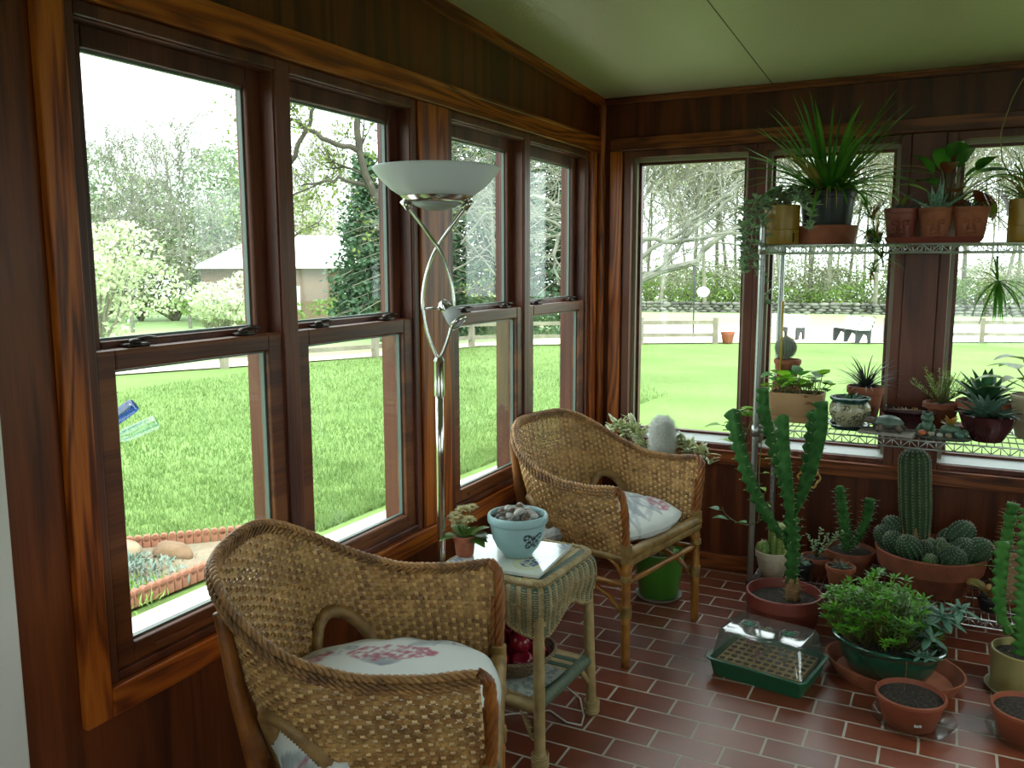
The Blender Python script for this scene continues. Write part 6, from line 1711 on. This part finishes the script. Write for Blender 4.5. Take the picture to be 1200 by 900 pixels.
bench((-3.25,25.6,gz(-3.2,25.6)+.03), radians(-20), 'white-slatted bench on the gravel, partly hidden behind the ball cactus')
# whirligig pole and garden windmill
t = thing('garden_pole', 'thin dark pole with a white whirligig beyond the fence', 'garden ornament', (-6.1,24.6,gz(-6.1,24.6)))
b = MB(); b.tube([(0,0,0),(0,0,2.6)], .025, 6); b.build('pole', BD, t); b = MB(); b.sphere((.3,0,1.55), .22, 10, 8, sc=(1,.5,.8)); b.build('whirligig', BW, t)
t = thing('garden_windmill', 'small white lattice windmill in front of the shed', 'garden ornament', (-16.9,21.9,gz(-17,22)))
b = MB()
for s in (-1,1):
    for q in (-1,1): b.bar((s*.35,q*.35,0),(s*.06,q*.06,2.),.05,.05)
for k in range(4):
    z = .25+.45*k; r_ = .35-.29*z/2
    for a, c in (((-r_,-r_),(r_,-r_)),((r_,-r_),(r_,r_)),((r_,r_),(-r_,r_)),((-r_,r_),(-r_,-r_))): b.bar((*a,z),(*c,z),.035,.035)
b.build('tower', BW, t, sm=False); b = MB()
for k in range(8): a = 2*pi*k/8; b.bar((0,-.1,2.05),(.38*cos(a),-.1,2.05+.38*sin(a)),.02,.1)
b.build('fan', BW, t, sm=False)
# stone wall across the back
b = MB(); A0, A1 = V((-24,46.3,0)), V((13,55.3,0)); L_ = (A1-A0).length; d_ = (A1-A0).normalized()
for row in range(4):
    s_ = 0
    while s_ < L_:
        w_ = rg.uniform(.3,.75); p = A0+d_*(s_+w_/2); z = gz(p.x,p.y)+.08+row*.17+rg.uniform(-.03,.03); k = len(b.v); sd_ = rg.uniform(0,99)
        b.grid(lambda u, v: (lambda d: V((p.x,p.y,z))+d_*(d.x*w_*.52)+V((-d_.y,d_.x,0))*(d.y*.25)+V((0,0,d.z*.12)))((lambda q: q*(1+.3*mnoise.noise(q*1.3+V((sd_,0,0)))))(V((cos(2*pi*u)*cos(pi*(v-.5)), sin(2*pi*u)*cos(pi*(v-.5)), sin(pi*(v-.5)))))), 7, 5, cu=True)
        s_ += w_*.95
tag(b.build('stone_wall', mat('field_stone', '#45443f', rough=.95, col2='#7d7c74', vs=1.6, contrast=(.4,.62))), 'long dry stone wall crossing the field in front of the bare woods', 'wall')
# shed with pale roof
t = thing('shed', 'low tan shed with a pale metal roof among the trees beyond the left windows', 'building', (-23.75,26.55,-1.35), atan2(29.0-22.5, -20.8+27.4))
HW_ = 4.75; b = MB(); b.box(-HW_,HW_,0,6,0,2.75); b.build('walls', mat('tan_siding', '#7a6656', rough=.9, col2='#6b594a', vs=.8), t, sm=False)
b = MB(); e_ = .3; A_ = [(-HW_-e_,-e_,2.68),(HW_+e_,-e_,2.68),(HW_+e_,6+e_,2.68),(-HW_-e_,6+e_,2.68),(-HW_+2.6,3,4.1),(HW_-2.6,3,4.1)]; A_ += [(x,y,z-.1) for x,y,z in A_[:4]]
b.add(A_, [(0,1,5,4),(2,3,4,5),(3,0,4),(1,2,5),(0,6,7,1),(1,7,8,2),(2,8,9,3),(3,9,6,0),(9,8,7,6)])
b.build('roof', mat('white_metal_roof', '#dcdcda', rough=.5), t, sm=False)
for x in (-1.4,):
    b = MB(); ring(b, x-.7, x+.7, -.06, -.06, .7, 1.75, .08); b = MB(); b.box(x-.75,x+.75,-.05,0,.65,1.8); wf = b.build('window', BW, t, sm=False); b = MB(); b.box(x-.62,x+.62,-.07,-.045,.76,1.68); b.build('pane', mat('pale_pane', '#8fb3ac', rough=.15), wf, sm=False)
b = MB(); b.box(1.2,2.1,-.05,0,0,2.1); b.build('door', mat('pale_door', '#b5bdbd', rough=.6), t, sm=False)

# trees
BARK = mat('grey_bark', '#6b685a', rough=.95, col2='#848270', vs=3)
BARK_P = mat('pale_bark', '#7d7d70', rough=.9, col2='#62635a', vs=4)
BUD = LEAF('spring_bud_leaf', '#7d8a4a', '#697c3c', rough=.7, tr=.35, vs=.6, isl=.2)
BUD_G = LEAF('spring_green_leaf', '#5f7a34', '#6f8a42', rough=.7, tr=.35, vs=.6, isl=.2)
def leafq(b, p, s, r):
    a = r.uniform(0,6.28); e = r.uniform(-1,1); u = V((cos(a)*cos(e), sin(a)*cos(e), sin(e)))*s; w_ = u.orthogonal().normalized()*s*.55
    p = V(p); b.add([p-u*.5, p+w_*.5, p+u*.5, p-w_*.5], [(0,1,2,3)])
def bare_tree(seed, h, tr_, up_=.55, levels=4, kids=(9,6,5,4), twig=.016, leaf=0., lsz=.14, first=.3):
    r = random.Random(seed); b = MB(); lb = MB()
    def grow(p, d, L_, rad, lev):
        n_ = 6 if lev == 0 else 4; pts = [p.copy()]; rs = [rad]; q = p.copy(); dd = d.copy()
        for i in range(n_):
            dd = (dd+V((r.uniform(-1,1), r.uniform(-1,1), r.uniform(-.5,.8)))*(.10 if lev == 0 else .24)).normalized(); q = q+dd*(L_/n_); pts.append(q.copy()); rs.append(max(twig*.6, rad*(1-.75*(i+1)/n_)))
        b.tube(pts, rs, 6 if lev < 2 else 3, cap=False)
        if lev >= levels-1 and leaf:
            for i in range(int(leaf)+(1 if r.random() < leaf % 1 else 0)): leafq(lb, pts[r.randrange(1,n_+1)]+V((r.gauss(0,.12), r.gauss(0,.12), r.gauss(0,.12))), lsz*r.uniform(.6,1.3), r)
        if lev < levels:
            for k in range(kids[lev]):
                t_ = first+(1-first)*(k+r.random())/kids[lev] if lev == 0 else r.uniform(.2,1.); i = min(n_-1, int(t_*n_)); s_ = pts[i].lerp(pts[i+1], t_*n_-i)
                a = r.uniform(0,6.28); ax = (pts[i+1]-pts[i]).normalized(); o = ax.orthogonal().normalized(); o = Matrix.Rotation(a, 3, ax) @ o
                nd_ = (ax*up_+o*r.uniform(.6,1.)+V((0,0,.15))).normalized(); grow(s_, nd_, L_*r.uniform(.42,.62)*(1 if lev else .9-.3*t_), max(twig, rs[i]*.5), lev+1)
    grow(V((0,0,-.2)), V((0,0,1)), h, tr_, 0)
    return b, lb
def tree_proto(name, seed, h, tr_, bark, leafm, **kw):
    b, lb = bare_tree(seed, h, tr_, **kw); t = bpy.data.objects.new(name, None); COL.objects.link(t)
    b.build('trunk_and_branches', bark, t, sm=False)
    if lb.v: lb.build('young_leaves', leafm, t, sm=False)
    return t
protos = [tree_proto('bare_tree', s, 13, .135, BARK, BUD, up_=.7, leaf=l, twig=.02, first=.25, kids=(9,6,5,3)) for s, l in ((31,1.2),(32,1.6),(33,.8))]
used = set()
def plant_tree(k, x, y, s, rz, label, group):
    t = protos[k] if k not in used else dup(protos[k]); used.add(k)
    t.location = (x, y, gz(x, y)); t.rotation_euler = (0, 0, rz); t.scale = (s, s, s); tag(t, label, 'tree', group); return t
rt_ = random.Random(77)
for i in range(44):
    az = radians(-21+28*(i+.5)/44+rt_.uniform(-.5,.5)); d = rt_.uniform(66,95) if i % 2 else rt_.uniform(57,66); x = 1.59+d*sin(az); y = -4.1+d*cos(az)
    plant_tree(i % 3, x, y, rt_.uniform(.85,1.35), rt_.uniform(0,6.28), 'bare spring tree in the woods behind the stone wall', 'bare woodland trees')
for i in range(13):
    az = radians(-57+25*(i+.5)/13+rt_.uniform(-.6,.6)); d = rt_.uniform(50,62); x = 1.59+d*sin(az); y = -4.1+d*cos(az)
    plant_tree((i+1) % 3, x, y, rt_.uniform(.55,.8), rt_.uniform(0,6.28), 'bare spring tree in the hazy row behind the shed and flowering bush', 'trees behind the shed')
pale0 = tree_proto('pale_bare_tree', 44, 13, .16, BARK_P, BUD, up_=.6, leaf=.5, twig=.03, first=.15, kids=(10,6,5,3))
for i, (az, d, s) in enumerate(((-50.5,37,.52),(-47.2,39,.55),(-53.5,40,.5),(-31.5,25,.5),(-27.6,26,.52))):
    t = pale0 if i == 0 else dup(pale0); x = 1.59+d*sin(radians(az)); y = -4.1+d*cos(radians(az)); t.location = (x, y, gz(x, y)); t.rotation_euler = (0,0,i*1.3); t.scale = (s,s,s)
    tag(t, 'pale twiggy tree in the thicket above the flowering bushes' if i < 3 else 'pale twiggy tree in front of the evergreens', 'tree', 'pale trees over the bushes' if i < 3 else 'pale trees before the evergreens')
# bushy leafing trees behind the blossom, undergrowth, conifers
def cloud(n_, fn, sz, r): 
    b = MB()
    for i in range(n_): leafq(b, fn(r), sz*r.uniform(.6,1.4), r)
    return b
def bushy(name, x, y, rx, rz_, n_, sz, m, label, cat, seed, group=None, trunk=True, bm=BARK):
    r = random.Random(seed); t = thing(name, label, cat, (x, y, gz(x, y)), 0, group); lumps = [(r.gauss(0,.45)*rx, r.gauss(0,.45)*rx, rz_*r.uniform(.5,1.5), r.uniform(.35,.6)) for k in range(9)]
    def f(r):
        c = lumps[r.randrange(9)]; a = r.uniform(0,6.28); e = r.uniform(-1.2,1.5); q = c[3]*r.uniform(.65,1.05); return V((c[0]+cos(a)*cos(e)*rx*q, c[1]+sin(a)*cos(e)*rx*q, max(.05, c[2]+sin(e)*rz_*q)))
    cloud(n_, f, sz, r).build('foliage', m, t, sm=False)
    b = MB()
    for k in range(16): c = lumps[k % 9]; b.tube([(0,0,0), (c[0]*.3+r.uniform(-.2,.2), c[1]*.3, c[2]*.4), (c[0]+r.uniform(-.4,.4)*rx, c[1], c[2]+r.uniform(-.2,.5)*rz_)], [.05*rx/2,.03*rx/2,.012], 5)
    b.build('branches', bm, t, sm=False)
    return t
BLOS = LEAF('cream_blossom', '#cdcfb8', '#a6b388', rough=.8, tr=.3, vs=1.5, isl=.15)
bushy('flowering_bush', -22.6, 14.6, 3.0, 2.0, 5200, .17, BLOS, 'big cream-flowering bush on the far lawn behind the nearest left window', 'bush', 3)
bushy('flowering_bush', -20.4, 17.6, 1.7, 1.15, 2200, .15, BLOS, 'smaller cream-flowering bush beside the big one, nearer the shed', 'bush', 4)
PALE = LEAF('misty_green_foliage', '#73856a', '#879674', rough=.8, tr=.3, vs=.4, isl=.2)
for (x, y, rx, rz_, k) in ((-35.5,24.,4.4,3.6,1),(-31.5,28.5,4.0,3.9,2),(-38.5,18.5,4.5,3.4,3),(-42,24,5,3.6,4)):
    bushy('leafing_tree', x, y, rx*1.05, rz_*1.15, 5200, .22, PALE, 'rounded tree just coming into leaf, behind the flowering bushes', 'tree', 20+k, 'rounded leafing trees', bm=BARK_P)
UND = LEAF('undergrowth_leaf', '#647f38', '#77904a', rough=.8, tr=.35, vs=.5, isl=.2)
for i in range(13):
    az = radians(-20+27*(i+.5)/13); d = rt_.uniform(60.5,64); bushy('woodland_shrub', 1.59+d*sin(az), -4.1+d*cos(az), rt_.uniform(1.6,2.6), rt_.uniform(.8,1.6), 700, .2, UND, 'bright green shrub at the foot of the woods behind the stone wall', 'shrub', 50+i, 'woodland shrubs')
for i, (x, y, rx, rz_) in enumerate(((-25.2,21.6,1.6,.8),(-23.6,23.8,1.3,.6),(-21.4,25.4,1.5,.7),(-14.6,25.6,2.2,1.3),(-11.8,27.2,2.2,1.2))):
    bushy('low_shrub', x, y, rx, rz_, 900, .16, BUD_G, 'low green shrub growing in front of the shed and evergreens', 'shrub', 80+i, 'low shrubs beyond the fence')
HAZE = LEAF('twiggy_understory', '#8f9076', '#9ba57a', rough=.9, tr=.2, vs=.3, isl=.25)
for i in range(22):
    az = radians(-21+28*(i+.5)/22); d = rt_.uniform(64,90); bushy('woodland_thicket', 1.59+d*sin(az), -4.1+d*cos(az), rt_.uniform(3.2,4.6), rt_.uniform(1.7,2.8), 1700, .2, HAZE, 'grey twiggy thicket among the bare trunks deep in the woods', 'shrub', 150+i, 'woodland thickets')
for i in range(12):
    az = radians(-57+24*(i+.5)/12); d = rt_.uniform(46,54); bushy('woodland_thicket', 1.59+d*sin(az), -4.1+d*cos(az), rt_.uniform(3.,4.2), rt_.uniform(2.6,3.8), 2200, .22, HAZE, 'grey-green twiggy thicket rising behind the shed and flowering bushes', 'shrub', 190+i, 'thickets behind the shed')
EVG = LEAF('evergreen_foliage', '#2f4a30', '#426043', rough=.7, tr=.2, vs=.8, isl=.25)
def conifer(x, y, h, R_, label, seed):
    r = random.Random(seed); t = thing('evergreen_tree', label, 'tree', (x, y, gz(x, y)), 0, 'evergreens beyond the fence'); b = MB(); lb = MB()
    b.tube([(0,0,0),(0,0,h*.5),(0,0,h)], [.22,.14,.03], 7)
    nb = 150
    for i in range(nb):
        z = h*(.06+.92*(i/nb)); rr_ = R_*(1-(z/h)**1.3)*r.uniform(.75,1.1)+.15; a = 2.4*i+r.uniform(-.3,.3); e = V((cos(a)*rr_, sin(a)*rr_, -.18*rr_)); p0 = V((0,0,z)); p1 = p0+e*.5+V((0,0,.08*rr_)); p2 = p0+e; b.tube([p0,p1,p2], [.035,.022,.01], 4, cap=False)
        for k in range(int(72*max(.35, rr_/R_))):
            s_ = r.uniform(.15,1.05); q = p0+e*s_+V((r.gauss(0,.16), r.gauss(0,.16), -abs(r.gauss(0,.16)))); leafq(lb, q, r.uniform(.11,.26), r)
    b.build('trunk_and_branches', BARK, t, sm=False); lb.build('needle_foliage', EVG, t, sm=False)
for i, (az, d, h, R_) in enumerate(((-33.4,30,9.5,2.6),(-30.5,33,11,2.7),(-28.2,31,10,2.4),(-25.6,32,11,2.7),(-23.2,31,9.5,2.5),(-36.2,31,6.5,1.6))):
    conifer(1.59+d*sin(radians(az)), -4.1+d*cos(radians(az)), h, R_, 'tall dark evergreen beyond the fence behind the floor lamp', 90+i)
# nearer trees with crooked limbs
def limb_tree(name, loc, label, bark, limbs, leafm=None, nl=0, seed=1, twigs=6):
    r = random.Random(seed); t = thing(name, label, 'tree', loc); b = MB(); lb = MB()
    def sub(P, rad, lev):
        for k in range(twigs if lev == 0 else 4):
            i = r.randrange(2, len(P)-1); p = P[i]; d = (P[i]-P[i-1]).normalized(); L_ = (1.5 if lev == 0 else .7)*r.uniform(.6,1.4); q = [p]; dd = (d+V((r.uniform(-1,1), r.uniform(-1,1), r.uniform(-.6,1.)))*.9).normalized()
            for j in range(5): dd = (dd+V((r.uniform(-1,1), r.uniform(-1,1), r.uniform(-1,1)))*.3).normalized(); q.append(q[-1]+dd*L_/5)
            b.tube(q, [rad*(1-.16*j) for j in range(6)], 4, cap=False)
            for j in range(nl): leafq(lb, q[r.randrange(1,6)]+V((r.gauss(0,.08), r.gauss(0,.08), r.gauss(0,.08))), r.uniform(.08,.16), r)
            if lev < 2: sub(q, rad*.55, lev+1)
    for pts, r0, r1 in limbs:
        P = resample(pts, 14); P = [p+V((r.gauss(0,.03), r.gauss(0,.03), r.gauss(0,.03))) if 0 < i < 13 else p for i, p in enumerate(P)]
        b.tube(P, [r0+(r1-r0)*i/13 for i in range(14)], 8); sub(P, max(.012, r1*.6), 0)
    b.build('trunk_and_branches', bark, t, sm=False)
    if lb.v: lb.build('young_leaves', leafm, t, sm=False)
ux = V((cos(radians(20.7)), sin(radians(20.7)), 0))         # sideways as seen from the house
R_ = lambda s, z, dpt=0.: ux*s+V((0,dpt,z))
limb_tree('pale_limbed_tree', (-3.71,9.92,gz(-3.7,9.9)), 'pale-barked tree with low sweeping limbs outside the room corner', BARK_P, [
    ([R_(0,0),R_(.02,1.),R_(-.05,2.2),R_(0,4.),R_(.1,6.)], .22, .1),
    ([R_(0,1.4),R_(.5,1.75),R_(.9,2.05),R_(1.4,2.15),R_(1.8,2.55),R_(2.6,3.0)], .085, .03),
    ([R_(0,1.7),R_(.5,2.45),R_(.75,2.6),R_(1.2,2.5),R_(1.9,2.6),R_(2.8,2.75)], .06, .02),
    ([R_(.9,2.05),R_(1.3,2.6),R_(1.8,3.0),R_(2.3,3.5)], .05,.018),
    ([R_(0,1.55),R_(.6,2.3),R_(1.5,2.9),R_(2.4,3.6)], .05, .02),
    ([R_(0,2.6),R_(-.4,2.9),R_(-.75,2.75),R_(-.9,2.2),R_(-.8,1.8)], .05, .018), ([R_(0,3.),R_(-.6,3.1),R_(-1.2,3.3),R_(-2.2,2.9),R_(-2.5,2.5)], .05, .015), ([R_(0,3.6),R_(-.8,4.2),R_(-2,4.4)], .06, .02), ([R_(0,3.4),R_(1.,4.3),R_(2.2,5.)], .07, .02)], seed=5, twigs=5)
ux = V((cos(radians(37)), sin(radians(37)), 0))
limb_tree('crooked_tree', (-12.2,14.2,gz(-12.2,14.2)), 'crooked dark-limbed tree in young leaf behind the second window from the left', mat('dark_wet_bark', '#3a362f', rough=.95, col2='#4b453a', vs=3), [
    ([R_(1.6,0),R_(1.55,1.8),R_(1.1,3.4),R_(.45,4.3),R_(.15,5.2),R_(.2,6.3),R_(-.4,7.4)], .13, .07),
    ([R_(.15,5.2),R_(-.6,5.4),R_(-1.4,5.9),R_(-2.2,5.8)], .075, .03), ([R_(.2,6.1),R_(1.0,6.7),R_(2.2,7.6)], .075, .03), ([R_(.2,6.3),R_(-.5,6.9),R_(-1.6,7.2)], .06, .025), ([R_(.45,4.3),R_(-.3,4.5),R_(-1.3,4.3)], .06, .02), ([R_(1.0,3.5),R_(1.6,4.6),R_(2.4,5.4)], .06, .025),
    ([R_(-1.9,0),R_(-1.8,3.),R_(-1.6,5.5),R_(-1.2,8.5)], .09, .05), ([R_(-1.7,4.5),R_(-.9,6.2),R_(.4,7.6)], .07, .02)], BUD, 4, seed=9, twigs=6)
